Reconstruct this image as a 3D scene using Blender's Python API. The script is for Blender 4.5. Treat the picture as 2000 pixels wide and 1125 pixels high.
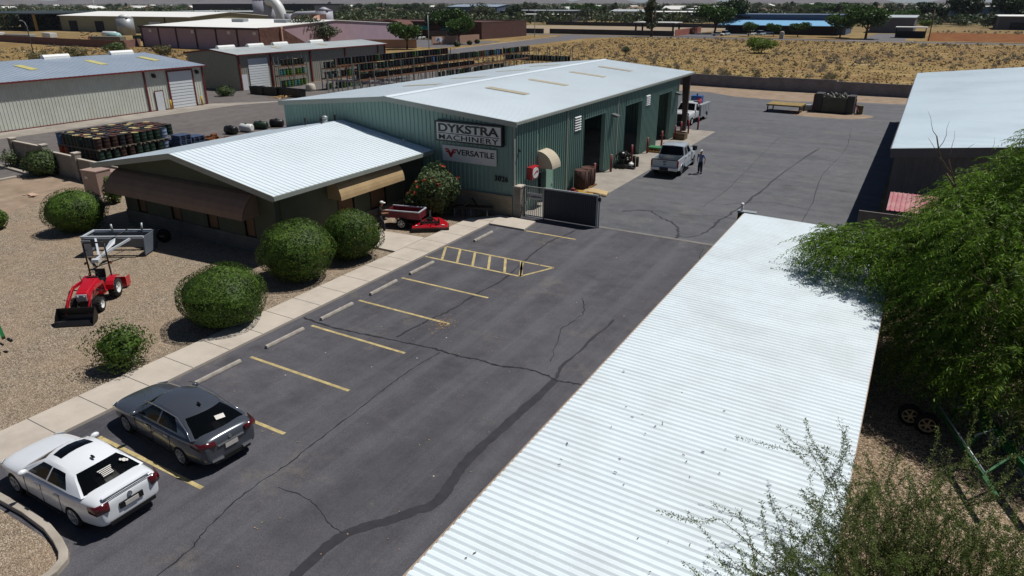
import bpy, bmesh, math, random
import numpy as np
from mathutils import Vector, Matrix, Euler
from math import radians, sin, cos, pi, sqrt, atan2
rng = random.Random(7)
nrg = np.random.default_rng(11)
S = bpy.context.scene
COL = S.collection
for o in list(bpy.data.objects): bpy.data.objects.remove(o)

# ---------------------------------------------------------------- camera
CAM_H = 11.8
PITCH, ROLL, YAW, FPX = radians(22.59), radians(0.11), radians(-30.102), 1339.04
cd = bpy.data.cameras.new('camera'); cam = bpy.data.objects.new('camera', cd); COL.objects.link(cam)
cd.sensor_fit = 'HORIZONTAL'; cd.sensor_width = 36; cd.lens = FPX/2000*36
cd.clip_start = 0.3; cd.clip_end = 40000
_cy, _sy, _cp, _sp = cos(YAW), sin(YAW), cos(PITCH), sin(PITCH)
FWD = Vector((_sy*_cp, _cy*_cp, -_sp)); RT0 = Vector((_cy, -_sy, 0)); DN0 = FWD.cross(RT0)
RT = cos(ROLL)*RT0 + sin(ROLL)*DN0; DN = -sin(ROLL)*RT0 + cos(ROLL)*DN0
M = Matrix((RT, -DN, -FWD)).transposed().to_4x4(); M.translation = (0, 0, CAM_H)
cam.matrix_world = M; S.camera = cam

# ---------------------------------------------------------------- light
SUN = Vector((0.31, 0.40, 1.0)).normalized()
EL = math.asin(SUN.z); AZ = atan2(SUN.x, SUN.y)
w = bpy.data.worlds.new('World'); S.world = w; w.use_nodes = True
nt = w.node_tree; bg = nt.nodes['Background']
sk = nt.nodes.new('ShaderNodeTexSky'); sk.sky_type = 'NISHITA'; sk.sun_disc = False
sk.sun_elevation = EL; sk.sun_rotation = AZ; sk.altitude = 400; sk.air_density = 0.6; sk.dust_density = 0.3; sk.ozone_density = 3.0
nt.links.new(sk.outputs[0], bg.inputs[0]); bg.inputs[1].default_value = 0.05
sl = bpy.data.lights.new('sun', 'SUN'); sl.energy = 5.0; sl.angle = radians(0.53); sl.color = (1, 0.968, 0.92)
so = bpy.data.objects.new('sun', sl); COL.objects.link(so)
so.rotation_euler = (-SUN).to_track_quat('-Z', 'Y').to_euler()
S.view_settings.view_transform = 'Standard'; S.view_settings.look = 'None'
S.view_settings.exposure = -0.1; S.view_settings.gamma = 1; S.view_settings.use_curve_mapping = False
S.cycles.max_bounces = 6; S.cycles.diffuse_bounces = 2; S.cycles.transparent_max_bounces = 8
S.cycles.sample_clamp_indirect = 6

# ---------------------------------------------------------------- measuring: a point of the ground (or of a plane) seen at a pixel of the 2000 px photograph
def ray(x, y):
    return RT*((x-1000)/FPX) + DN*((y-562.5)/FPX) + FWD
def G(x, y, z=0.0):
    d = ray(x, y); t = (z-CAM_H)/d.z
    return Vector((0, 0, CAM_H)) + d*t
def onX(x, y, X):
    d = ray(x, y); return Vector((0, 0, CAM_H)) + d*(X/d.x)
def onY(x, y, Y):
    d = ray(x, y); return Vector((0, 0, CAM_H)) + d*(Y/d.y)

# ---------------------------------------------------------------- materials
MATS = {}
def lin(h):
    if isinstance(h, (tuple, list)): return tuple(h[:3])
    h = h.lstrip('#'); c = [int(h[i:i+2], 16)/255 for i in (0, 2, 4)]
    return tuple(v/12.92 if v <= .04045 else ((v+.055)/1.055)**2.4 for v in c)
def newmat(name):
    m = bpy.data.materials.new(name); m.use_nodes = True
    n = m.node_tree.nodes; return m, n, m.node_tree.links, n['Principled BSDF']
def setp(b, **k):
    for key, v in k.items(): b.inputs[key].default_value = v
def coords(n, l, kind='Object', scale=None):
    tc = n.new('ShaderNodeTexCoord'); out = tc.outputs[kind]
    if scale is not None:
        mp = n.new('ShaderNodeMapping'); mp.inputs['Scale'].default_value = scale
        l.new(out, mp.inputs[0]); out = mp.outputs[0]
    return out
def noise(n, l, vec, scale, detail=3, rough=.6):
    t = n.new('ShaderNodeTexNoise'); t.inputs['Scale'].default_value = scale
    t.inputs['Detail'].default_value = detail; t.inputs['Roughness'].default_value = rough
    l.new(vec, t.inputs['Vector']); return t.outputs['Fac']
def ramp(n, l, fac, stops):
    r = n.new('ShaderNodeValToRGB'); e = r.color_ramp.elements
    while len(e) > 1: e.remove(e[-1])
    for i, (p, c) in enumerate(stops):
        if not isinstance(c, (tuple, list)): c = (c, c, c)
        x = e[0] if i == 0 else e.new(p)
        x.position = p; x.color = (*c[:3], 1)
    l.new(fac, r.inputs[0]); return r.outputs[0]
def mix(n, l, a, b, fac, mode='MIX'):
    x = n.new('ShaderNodeMix'); x.data_type = 'RGBA'; x.blend_type = mode
    for s, v in ((x.inputs[0], fac), (x.inputs[6], a), (x.inputs[7], b)):
        if hasattr(v, 'is_linked') or hasattr(v, 'links'): l.new(v, s)
        elif isinstance(v, (int, float)): s.default_value = v
        else: s.default_value = (*v[:3], 1)
    return x.outputs[2]
def bump(n, l, h, b, strength=.3, dist=.02):
    x = n.new('ShaderNodeBump'); x.inputs['Strength'].default_value = strength; x.inputs['Distance'].default_value = dist
    l.new(h, x.inputs['Height']); l.new(x.outputs[0], b.inputs['Normal'])
def mul(c, k): return tuple(min(1, v*k) for v in c)
def mat(name, color, rough=.6, metal=0, var=.12, scale=2.0, bmp=0, bscale=30, spec=.4, coat=0, dirt=None, dscale=.7, damt=.4, island=0):
    """plain painted, metal or mineral surface: two scales of tone noise, optional dirt of its own colour, optional bump"""
    if name in MATS: return MATS[name]
    m, n, l, b = newmat(name); c = lin(color); v = coords(n, l)
    f = noise(n, l, v, scale, 4)
    col = ramp(n, l, f, [(.3, mul(c, 1-var)), (.7, mul(c, 1+var))])
    if dirt is not None:
        g = ramp(n, l, noise(n, l, v, dscale, 6, .7), [(.45, 0.0), (.72, damt)])
        col = mix(n, l, col, lin(dirt), g)
    if island:
        gi = n.new('ShaderNodeNewGeometry')
        k = ramp(n, l, gi.outputs['Random Per Island'], [(0, 1-island), (1, 1+island*.0)])
        col = mix(n, l, col, k, 1.0, 'MULTIPLY')
    l.new(col, b.inputs['Base Color'])
    setp(b, Roughness=rough, Metallic=metal); b.inputs['Specular IOR Level'].default_value = spec
    if coat: b.inputs['Coat Weight'].default_value = coat; b.inputs['Coat Roughness'].default_value = .05
    if bmp: bump(n, l, noise(n, l, v, bscale, 3), b, bmp)
    MATS[name] = m; return m
def leafmat(name, dark, light, warm=None, trans=.25, clump=1.6):
    """leaves: every leaf has its own tone between two greens (a few yellowed ones)"""
    if name in MATS: return MATS[name]
    m, n, l, b = newmat(name); gi = n.new('ShaderNodeNewGeometry'); oi = n.new('ShaderNodeObjectInfo')
    st = [(0, lin(dark)), (.75, lin(light))]
    if warm is not None: st += [(.93, lin(light)), (1, lin(warm))]
    col = ramp(n, l, gi.outputs['Random Per Island'], st)
    k = ramp(n, l, oi.outputs['Random'], [(0, .75), (1, 1.2)])
    col = mix(n, l, col, k, 1, 'MULTIPLY')
    cl = ramp(n, l, noise(n, l, coords(n, l), clump, 4, .65), [(.32, .62), (.68, 1.25)])
    col = mix(n, l, col, cl, 1, 'MULTIPLY')
    l.new(col, b.inputs['Base Color']); setp(b, Roughness=.55); b.inputs['Specular IOR Level'].default_value = .25
    tr = n.new('ShaderNodeBsdfTranslucent'); l.new(col, tr.inputs[0])
    ms = n.new('ShaderNodeMixShader'); ms.inputs[0].default_value = trans
    l.new(b.outputs[0], ms.inputs[1]); l.new(tr.outputs[0], ms.inputs[2]); l.new(ms.outputs[0], n['Material Output'].inputs[0])
    MATS[name] = m; return m

# ---------------------------------------------------------------- mesh building
class MB:
    def __init__(s): s.v = []; s.f = []; s.smooth = set()
    def add(s, vs, fs, smooth=False):
        k = len(s.v); s.v += [tuple(p) for p in vs]
        for f in fs:
            if smooth: s.smooth.add(len(s.f))
            s.f.append(tuple(i+k for i in f))
        return s
    def box(s, x0, y0, z0, x1, y1, z1):
        return s.hexa([(x0,y0,z0),(x1,y0,z0),(x1,y1,z0),(x0,y1,z0),(x0,y0,z1),(x1,y0,z1),(x1,y1,z1),(x0,y1,z1)])
    def hexa(s, v):
        return s.add(v, [(3,2,1,0),(4,5,6,7),(0,1,5,4),(1,2,6,5),(2,3,7,6),(3,0,4,7)])
    def cbox(s, c, d, rz=0, ry=0, rx=0):
        R = Euler((rx, ry, rz)).to_matrix(); c = Vector(c); h = [k/2 for k in d]
        q = [(-1,-1,-1),(1,-1,-1),(1,1,-1),(-1,1,-1),(-1,-1,1),(1,-1,1),(1,1,1),(-1,1,1)]
        return s.hexa([c + R @ Vector((a*h[0], b*h[1], e*h[2])) for a, b, e in q])
    def bar(s, p, q, w, h=None, up=(0,0,1)):
        p = Vector(p); q = Vector(q); d = (q-p); h = h or w
        if d.length < 1e-6: return s
        d.normalize(); up = Vector(up)
        if abs(d.dot(up)) > .98: up = Vector((1,0,0))
        a = d.cross(up).normalized()*w/2; b = a.cross(d).normalized()*h/2
        return s.hexa([p-a-b, p+a-b, q+a-b, q-a-b, p-a+b, p+a+b, q+a+b, q-a+b])
    def tube(s, pts, r, n=8, cap=True, smooth=True):
        pts = [Vector(p) for p in pts]; rr = r if isinstance(r, (list, tuple)) else [r]*len(pts)
        k = len(s.v); N = len(pts); a = None
        for i, p in enumerate(pts):
            d = (pts[min(i+1, N-1)] - pts[max(i-1, 0)])
            if d.length < 1e-9: d = Vector((0,0,1))
            d.normalize()
            if a is None:
                a = d.orthogonal().normalized()
            else:
                a = (a - d*a.dot(d))
                a = a.normalized() if a.length > 1e-6 else d.orthogonal().normalized()
            b = d.cross(a)
            for j in range(n):
                t = 2*pi*j/n; s.v.append(tuple(p + (a*cos(t) + b*sin(t))*rr[i]))
        for i in range(N-1):
            for j in range(n):
                if smooth: s.smooth.add(len(s.f))
                s.f.append((k+i*n+j, k+i*n+(j+1) % n, k+(i+1)*n+(j+1) % n, k+(i+1)*n+j))
        if cap:
            s.f.append(tuple(k+j for j in reversed(range(n)))); s.f.append(tuple(k+(N-1)*n+j for j in range(n)))
        return s
    def cyl(s, c, r, h, n=16, r2=None, smooth=True):
        c = Vector(c); return s.tube([c, c+Vector((0,0,h))], [r, r if r2 is None else r2], n, True, smooth)
    def disc(s, c, r, axis, th, n=20):
        c = Vector(c); a = Vector(axis).normalized()*th/2; return s.tube([c-a, c+a], r, n)
    def loft(s, rings, closed=True, cap=True, smooth=True):
        k = len(s.v); n = len(rings[0])
        for r in rings: s.v += [tuple(p) for p in r]
        m = n if closed else n-1
        for i in range(len(rings)-1):
            for j in range(m):
                if smooth: s.smooth.add(len(s.f))
                s.f.append((k+i*n+j, k+i*n+(j+1) % n, k+(i+1)*n+(j+1) % n, k+(i+1)*n+j))
        if cap and closed:
            s.f.append(tuple(k+j for j in reversed(range(n)))); e = k+(len(rings)-1)*n
            s.f.append(tuple(e+j for j in range(n)))
        return s
    def prism(s, poly, z0, z1):
        n = len(poly); a = [(p[0], p[1], z0) for p in poly]; b = [(p[0], p[1], z1) for p in poly]
        return s.add(a+b, [tuple(reversed(range(n))), tuple(range(n, 2*n))] + [(i, (i+1) % n, n+(i+1) % n, n+i) for i in range(n)])
    def flat(s, poly, z=None):
        return s.add([(p[0], p[1], p[2] if z is None else z) for p in poly], [tuple(range(len(poly)))])
    def extr(s, poly3, d):
        d = Vector(d); n = len(poly3); a = [Vector(p) for p in poly3]
        return s.add(a+[p+d for p in a], [tuple(reversed(range(n))), tuple(range(n, 2*n))] + [(i, (i+1) % n, n+(i+1) % n, n+i) for i in range(n)])
    def ell(s, c, r, nu=12, nv=7, smooth=True):
        c = Vector(c); rings = []
        for i in range(nv+1):
            t = -pi/2 + pi*i/nv; t = max(-1.5, min(1.5, t))
            rings.append([(c.x+r[0]*cos(t)*cos(2*pi*j/nu), c.y+r[1]*cos(t)*sin(2*pi*j/nu), c.z+r[2]*sin(t)) for j in range(nu)])
        return s.loft(rings, smooth=smooth)
    def ribbed(s, o, u, n, L, pitch, depth, flatw, base, top, slope=.03):
        """rib panel: o origin, u along the wall, n outward; base/top give the two ends of each line (a number along z, or functions of the distance returning points)"""
        o = Vector(o); u = Vector(u).normalized(); n = Vector(n).normalized(); k = int(L/pitch)+1; xs = []
        for i in range(k):
            x = i*pitch
            for dx, d in ((0, 0), (flatw, 0), (flatw+slope, depth), (pitch-slope, depth)):
                if x+dx < L: xs.append((x+dx, d))
        xs.append((L, 0)); q = len(s.v)
        for x, d in xs:
            p = o + u*x + n*d
            zb = base(x) if callable(base) else base; zt = top(x) if callable(top) else top
            s.v.append((p.x, p.y, zb)); s.v.append((p.x, p.y, zt))
        for i in range(len(xs)-1):
            s.f.append((q+2*i, q+2*i+2, q+2*i+3, q+2*i+1))
        return s
    def ribroof(s, p00, p10, p01, p11, pitch, depth, flatw, slope=.03):
        """roof panel with ribs: p00-p10 the lower edge, p01-p11 the upper edge; the ribs run from lower to upper"""
        p00, p10, p01, p11 = map(Vector, (p00, p10, p01, p11)); L = (p10-p00).length
        n = (p10-p00).cross(p01-p00).normalized()
        if n.z < 0: n = -n
        q = len(s.v); xs = []
        for i in range(int(L/pitch)+1):
            x = i*pitch
            for dx, d in ((0, 0), (flatw, 0), (flatw+slope, depth), (pitch-slope, depth)):
                if x+dx < L: xs.append((x+dx, d))
        xs.append((L, 0))
        for x, d in xs:
            t = x/L; s.v.append(tuple(p00.lerp(p10, t)+n*d)); s.v.append(tuple(p01.lerp(p11, t)+n*d))
        for i in range(len(xs)-1): s.f.append((q+2*i, q+2*i+2, q+2*i+3, q+2*i+1))
        return s
    def xf(s, M):
        s.v = [tuple(M @ Vector(p)) for p in s.v]; return s
    def build(s, name, m, parent=None, loc=None, rot=None, bevel=0, sub=0):
        me = bpy.data.meshes.new(name); me.from_pydata(s.v, [], s.f); me.update()
        if s.smooth:
            fl = [False]*len(me.polygons)
            for i in s.smooth: fl[i] = True
            me.polygons.foreach_set('use_smooth', fl)
        me.materials.append(m)
        o = bpy.data.objects.new(name, me); COL.objects.link(o)
        if parent is not None: o.parent = parent
        if loc is not None: o.location = loc
        if rot is not None: o.rotation_euler = rot
        if bevel:
            b = o.modifiers.new('bevel', 'BEVEL'); b.width = bevel; b.segments = 2; b.limit_method = 'ANGLE'
        if sub:
            b = o.modifiers.new('subdivision', 'SUBSURF'); b.levels = b.render_levels = sub
        return o
def tag(o, label=None, cat=None, group=None, kind=None):
    if label: o['label'] = label
    if cat: o['category'] = cat
    if group: o['group'] = group
    if kind: o['kind'] = kind
    return o
def thing(name, label, cat, loc=(0, 0, 0), rz=0, group=None):
    o = bpy.data.objects.new(name, None); COL.objects.link(o); o.empty_display_size = .2
    o.location = loc; o.rotation_euler = (0, 0, rz); return tag(o, label, cat, group)
def struct(o): o['kind'] = 'structure'; return o
def copy_tree(o, parent=None):
    c = o.copy(); COL.objects.link(c)
    if parent is not None: c.parent = parent; c.matrix_parent_inverse = o.matrix_parent_inverse.copy()
    for ch in list(o.children): copy_tree(ch, c)
    return c
def dup(o, loc, rz=None, label=None, scale=None):
    c = copy_tree(o); c.location = loc
    if rz is not None: c.rotation_euler = (0, 0, rz)
    if label: c['label'] = label
    if scale is not None: c.scale = scale if isinstance(scale, (tuple, list)) else (scale,)*3
    return c
def quads(name, P, U, V, m, parent=None, kite=False):
    """many leaf faces at once: centres P, half axes U and V (n x 3 arrays); kite gives pointed leaves"""
    n = len(P)
    if kite: co = np.stack([P-U, P-V*.9+U*.1, P+U, P+V*.9+U*.1], 1)
    else: co = np.stack([P-U-V, P+U-V, P+U+V, P-U+V], 1)
    me = bpy.data.meshes.new(name); me.vertices.add(n*4); me.vertices.foreach_set('co', co.reshape(-1).astype(np.float32))
    me.loops.add(n*4); me.loops.foreach_set('vertex_index', np.arange(n*4, dtype=np.int32))
    me.polygons.add(n); me.polygons.foreach_set('loop_start', np.arange(0, n*4, 4, dtype=np.int32))
    me.polygons.foreach_set('loop_total', np.full(n, 4, dtype=np.int32)); me.update(); me.validate()
    me.materials.append(m); o = bpy.data.objects.new(name, me); COL.objects.link(o)
    if parent is not None: o.parent = parent
    return o
def unit(a): return a/np.maximum(np.linalg.norm(a, axis=1, keepdims=True), 1e-9)
def rdirs(n): return unit(nrg.normal(size=(n, 3)))
def text_fit(name, s, wd, ht, m, parent, loc, rot, depth=.01, bold=.02, spacing=1):
    o = text_mesh(name, s, 1, m, parent, loc, rot, depth, bold, 1, spacing); me = o.data
    xs = [v.co.x for v in me.vertices]; ys = [v.co.y for v in me.vertices]; cx, cy_ = (min(xs)+max(xs))/2, (min(ys)+max(ys))/2
    for v in me.vertices: v.co.x = (v.co.x-cx)*wd/(max(xs)-min(xs)); v.co.y = (v.co.y-cy_)*ht/(max(ys)-min(ys))
    return o
def text_mesh(name, s, size, m, parent, loc, rot, depth=.01, bold=0, sx=1, spacing=1):
    cu = bpy.data.curves.new(name, 'FONT'); cu.body = s; cu.size = size; cu.extrude = depth; cu.align_x = 'CENTER'; cu.align_y = 'CENTER'
    cu.offset = bold; cu.space_character = spacing
    t = bpy.data.objects.new(name, cu); COL.objects.link(t); bpy.context.view_layer.update()
    me = bpy.data.meshes.new_from_object(t.evaluated_get(bpy.context.evaluated_depsgraph_get()))
    bpy.data.objects.remove(t); bpy.data.curves.remove(cu)
    me.materials.clear(); me.materials.append(m)
    o = bpy.data.objects.new(name, me); COL.objects.link(o); o.parent = parent
    o.location = loc; o.rotation_euler = rot; o.scale = (sx, 1, 1); return o
# ---------------------------------------------------------------- ground materials
def m_asphalt(name, base, streak, speck, patch=.35, sx=(1.1, .05, 1)):
    m, n, l, b = newmat(name); v = coords(n, l); c = lin(base)
    big = noise(n, l, v, .12, 5, .65); mid = noise(n, l, v, 1.1, 5, .7); fine = noise(n, l, v, 38, 2, .6)
    st = noise(n, l, coords(n, l, 'Object', sx), 1.0, 4, .6)
    col = ramp(n, l, big, [(.3, mul(c, 1-patch)), (.7, mul(c, 1+patch))])
    col = mix(n, l, col, ramp(n, l, mid, [(.25, .72), (.75, 1.25)]), 1, 'MULTIPLY')
    col = mix(n, l, col, lin(streak), ramp(n, l, st, [(.45, 0.0), (.72, .7)]))
    stn = noise(n, l, coords(n, l, 'Object', (.55, .8, 1)), .62, 6, .6)
    col = mix(n, l, col, mul(c, .55), ramp(n, l, stn, [(.58, 0.0), (.72, .6)]))
    dst = noise(n, l, v, .33, 8, .78)
    col = mix(n, l, col, lin('#7d7469'), ramp(n, l, dst, [(.56, 0.0), (.78, .6)]))
    col = mix(n, l, col, ramp(n, l, fine, [(.3, .7), (.7, 1.28)]), 1, 'MULTIPLY')
    vo = n.new('ShaderNodeTexVoronoi'); vo.inputs['Scale'].default_value = 1.3; l.new(v, vo.inputs['Vector'])
    thr = n.new('ShaderNodeMath'); thr.operation = 'MULTIPLY'; thr.inputs[1].default_value = .045
    sp = n.new('ShaderNodeSeparateColor'); l.new(vo.outputs['Color'], sp.inputs[0]); l.new(sp.outputs[0], thr.inputs[0])
    lt = n.new('ShaderNodeMath'); lt.operation = 'LESS_THAN'; l.new(vo.outputs['Distance'], lt.inputs[0]); l.new(thr.outputs[0], lt.inputs[1])
    col = mix(n, l, col, lin(speck), lt.outputs[0])
    l.new(col, b.inputs['Base Color']); setp(b, Roughness=.82); b.inputs['Specular IOR Level'].default_value = .35
    bump(n, l, noise(n, l, v, 55, 3), b, .5, .01); return m
def m_gravel(name, tones, scale, tint):
    m, n, l, b = newmat(name); v = coords(n, l)
    vo = n.new('ShaderNodeTexVoronoi'); vo.inputs['Scale'].default_value = scale; l.new(v, vo.inputs['Vector'])
    sp = n.new('ShaderNodeSeparateColor'); l.new(vo.outputs['Color'], sp.inputs[0])
    k = len(tones); col = ramp(n, l, sp.outputs[0], [(i/(k-1), lin(t)) for i, t in enumerate(tones)])
    edge = ramp(n, l, vo.outputs['Distance'], [(.3, 1.0), (.75, .45)])
    col = mix(n, l, col, edge, .8, 'MULTIPLY')
    col = mix(n, l, col, lin(tint), ramp(n, l, noise(n, l, v, .35, 5, .65), [(.4, 0.0), (.75, .55)]))
    col = mix(n, l, col, ramp(n, l, noise(n, l, v, 2.2, 4), [(.3, .85), (.7, 1.12)]), 1, 'MULTIPLY')
    l.new(col, b.inputs['Base Color']); setp(b, Roughness=.95); b.inputs['Specular IOR Level'].default_value = .15
    bump(n, l, vo.outputs['Distance'], b, .9, -.03); return m
def m_desert():
    m, n, l, b = newmat('desert_soil'); v = coords(n, l)
    a = noise(n, l, v, .035, 6, .65); c = noise(n, l, v, .22, 6, .7); f = noise(n, l, v, 2.5, 4, .7)
    col = ramp(n, l, c, [(.28, lin('#5e533f')), (.45, lin('#84704a')), (.6, lin('#9a8456')), (.75, lin('#ad9b7c'))])
    col = mix(n, l, col, lin('#70553a'), ramp(n, l, a, [(.42, 0.0), (.6, .5)]))
    pale = ramp(n, l, noise(n, l, coords(n, l, 'Object', (.5, 1.6, 1)), .12, 7, .72), [(.6, 0.0), (.68, .85)])
    col = mix(n, l, col, lin('#b9a78e'), pale)
    col = mix(n, l, col, ramp(n, l, f, [(.3, .7), (.7, 1.2)]), 1, 'MULTIPLY')
    d = n.new('ShaderNodeVectorMath'); d.operation = 'LENGTH'; l.new(v, d.inputs[0])
    mr = n.new('ShaderNodeMapRange'); mr.inputs[1].default_value = 260; mr.inputs[2].default_value = 700; l.new(d.outputs['Value'], mr.inputs[0])
    far = ramp(n, l, noise(n, l, v, .012, 8, .75), [(.35, lin('#4c5238')), (.5, lin('#6b6450')), (.62, lin('#8b7a63')), (.75, lin('#a3917b'))])
    col = mix(n, l, col, far, mr.outputs[0])
    l.new(col, b.inputs['Base Color']); setp(b, Roughness=.95); b.inputs['Specular IOR Level'].default_value = .1
    bump(n, l, f, b, .5, .15); return m
M_LOT = m_asphalt('lot_asphalt', '#49484d', '#5d5d62', '#a9a296', .26)
M_YARD = m_asphalt('yard_asphalt', '#56575b', '#646467', '#98938b', .1, (.05, .5, 1))
M_BACK = m_asphalt('back_asphalt', '#5f5a58', '#6b6562', '#8d8880', .12)
M_ROAD = m_asphalt('road_asphalt', '#5d5b5e', '#666468', '#77757a', .08)
M_GRAV = m_gravel('gravel_stone', ['#66594c', '#7d6f60', '#8f8170', '#a39480', '#9c8973', '#b7a995', '#cbbfae'], 30, '#a28b73')
M_GRAV2 = m_gravel('gravel_stone_right', ['#4d4238', '#73644f', '#94806a', '#ab9880', '#c7b8a2'], 24, '#8f7860')
M_DIRT = mat('bare_dirt', '#8f7e6d', .95, var=.2, scale=.9, bmp=.3, bscale=18, spec=.1, dirt='#76654f', dscale=.5, damt=.5)
M_CONC = mat('pale_concrete', '#b5aca0', .85, var=.06, scale=.9, bmp=.08, bscale=60, spec=.2, dirt='#8f857a', dscale=.6, damt=.5)
M_CONC2 = mat('worn_concrete', '#968f86', .85, var=.1, scale=.5, bmp=.08, bscale=60, spec=.2, dirt='#6f6860', dscale=.35, damt=.75)
M_KERB = mat('kerb_concrete', '#a39b90', .85, var=.1, scale=2, bmp=.1, spec=.2, dirt='#7d756a', damt=.6)
M_JOINT = mat('joint_grey', '#4b4845', .9, var=.1)  # plain dark grey of the sidewalk joint lines
M_PAINT = mat('worn_yellow_paint', '#b3a273', .75, var=.2, scale=3, spec=.25, dirt='#6f6750', dscale=3.5, damt=.75)
M_TAR = mat('tar_sealer', '#2c2c31', .6, var=.2, scale=3)
M_CRACK = mat('crack_filler', '#1d1d20', .8, var=.2)

R = 12000
gm = MB(); gm.flat([(-R, -R), (R, -R), (R, R), (-R, R)], 0)
ground = struct(gm.build('ground', m_desert()))
def sheet(name, poly, z, m):
    k = MB(); k.flat(poly, z); return struct(k.build(name, m))
def slab(name, poly, z1, m, bevel=.015):
    k = MB(); k.prism(poly, -.05, z1); return struct(k.build(name, m, bevel=bevel))

sheet('landscape_gravel', [(-48, 4.5), (-21.7, 4.5), (-21.7, 34.15), (-44.5, 34.15), (-44.5, 25.5), (-50, 22.5)], .004, M_GRAV)
sheet('gravel_verge', [(-60, -20), (-10, -20), (-10, 4.4), (-14.6, 4.7), (-14.9, 5.35), (-15.4, 5.5), (-60, 5.62)], .006, M_GRAV)
sheet('dirt_verge', [(-70, 4.5), (-47, 4.5), (-48.5, 14), (-46.5, 19), (-48, 21.8), (-44.6, 25.2), (-44.6, 27.2), (-57, 27.2), (-56.4, 23.7), (-62, 22.5), (-70, 22)], .007, M_DIRT)
sheet('side_gravel', [(.1, -6), (40, -6), (40, 39.8), (-1.9, 39.8), (-1.9, 32.2), (.1, 32.2)], .004, M_GRAV2)
sheet('parking_lot', [(-20.12, 5.5), (-15.4, 5.5), (-14.9, 5.35), (-14.6, 4.6), (-14.6, -20), (.1, -20), (.1, 34.8), (-20.12, 34.8)], .008, M_LOT)
sheet('yard_pavement', [(-20.2, 34.8), (-.95, 34.8), (-.95, 87), (6, 92), (6, 101), (-8, 99.5), (-14, 96.5), (-22, 98), (-26, 101), (-38, 101), (-38, 68.6), (-20.2, 68.6)], .012, M_YARD)
sheet('yard_dirt', [(-38, 101), (-26, 101), (-22, 98), (-14, 96.5), (-8, 99.5), (6, 101), (6, 108.2), (-38, 108.6)], .006, M_DIRT)
di = [(-8.9+4.6*cos(t)*(1+.12*sin(3*t)), 86.5+2.9*sin(t)*(1+.15*cos(2*t))) for t in [2*pi*i/24 for i in range(24)]]
sheet('dirt_patch', di, .016, M_DIRT)
sheet('loading_apron', [(-19.6, 34.9), (-17.95, 34.85), (-16.87, 40), (-16.9, 69.3), (-19.9, 69.4), (-19.6, 68.6)], .016, M_CONC2)
sheet('workshop_floor', [(-37.9, 34.3), (-19.62, 34.3), (-19.62, 68.6), (-37.9, 68.6)], .0135, M_CONC2)
sheet('barrel_yard_pavement', [(-78.3, 26.9), (-44.6, 25.8), (-38, 34.2), (-38, 128), (-85, 128), (-86, 69.6), (-97, 69.6), (-97, 60), (-78.3, 58)], .005, M_BACK)
sheet('warehouse_apron', [(-78.3, 22), (-74.4, 22), (-74.2, 59), (-71, 66), (-78.3, 58.3)], .008, M_CONC2)
sheet('side_street', [(-100, 23), (-56.5, 23.65), (-56.3, 25.6), (-61.5, 25.9), (-64, 26.9), (-78.3, 26.9), (-100, 24.9)], .009, M_BACK)

# pavement with its joints, kerbs
slab('sidewalk', [(-21.74, 4.9), (-20.1, 4.9), (-20.1, 32.06), (-17.8, 32.06), (-17.95, 33.7), (-20.4, 33.75), (-21.68, 32.3)], .11, M_CONC)
slab('entrance_walk', [(-26.1, 25.6), (-21.743, 25.6), (-21.743, 28.15), (-26.1, 27.85)], .105, M_CONC)
jm = MB()
jy = [9.5+1.53*i for i in range(-3, 16)]
for y in jy: jm.flat([(-21.73, y-.012), (-20.11, y-.012), (-20.11, y+.012), (-21.73, y+.012)], .113)
jm.flat([(-20.42, 33.73), (-20.4, 33.73), (-20.08, 32.08), (-20.1, 32.08)], .113)
struct(jm.build('sidewalk_joint_lines', M_JOINT))
ko = [(-21.7, 5.75), (-18.75, 5.77), (-17.37, 5.82), (-16.3, 5.78), (-15.6, 5.66), (-15.1, 5.52), (-14.8, 5.35), (-14.62, 5.0), (-14.6, 4.6), (-14.6, -20)]
ki = [(-21.7, 5.58), (-18.75, 5.59), (-17.37, 5.64), (-16.3, 5.6), (-15.66, 5.48), (-15.2, 5.35), (-14.97, 5.22), (-14.81, 4.95), (-14.79, 4.6), (-14.79, -20)]
slab('kerb', ko+ki[::-1], .15, M_KERB, .02)
slab('street_kerb', [(-56.5, 23.5), (-56.15, 23.5), (-56.15, 25.8), (-61.6, 26.15), (-61.6, 25.9), (-56.45, 25.5)], .15, M_KERB, .02)
slab('street_kerb', [(-100, 22.75), (-56.52, 23.4), (-56.52, 23.65), (-100, 23)], .15, M_KERB, .02)

# painted stall lines and the hatched bay
pm = MB()
def stripe(x0, y0, x1, y1, wd=.125):
    a = Vector((x0, y0, 0)); b = Vector((x1, y1, 0)); d = (b-a).normalized(); p = Vector((-d.y, d.x, 0))*wd/2
    pm.flat([a-p, b-p, b+p, a+p], .0125)
for y, xa, xb in ((8.58, -19.05, -14.42), (11.42, -19.1, -14.43), (14.22, -19.16, -14.46), (17.22, -19.16, -14.5), (20.06, -19.23, -14.5), (23.04, -19.27, -14.55), (32.12, -17.72, -14.65)):
    stripe(xa, y, xb, y)
for a in ((-20.05, 25.93, -14.6, 25.93), (-20.03, 27.71, -14.56, 27.71), (-14.6, 25.93, -13.75, 27.71)): stripe(*a)
for k in range(6):
    x = -19.1+.905*k; stripe(x, 26.0, x-.92, 27.65)
stripe(-14.6, 25.9, -15.45, 27.7); stripe(-13.75, 27.71, -14.5, 27.71)
struct(pm.build('parking_lines', M_PAINT))

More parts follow.
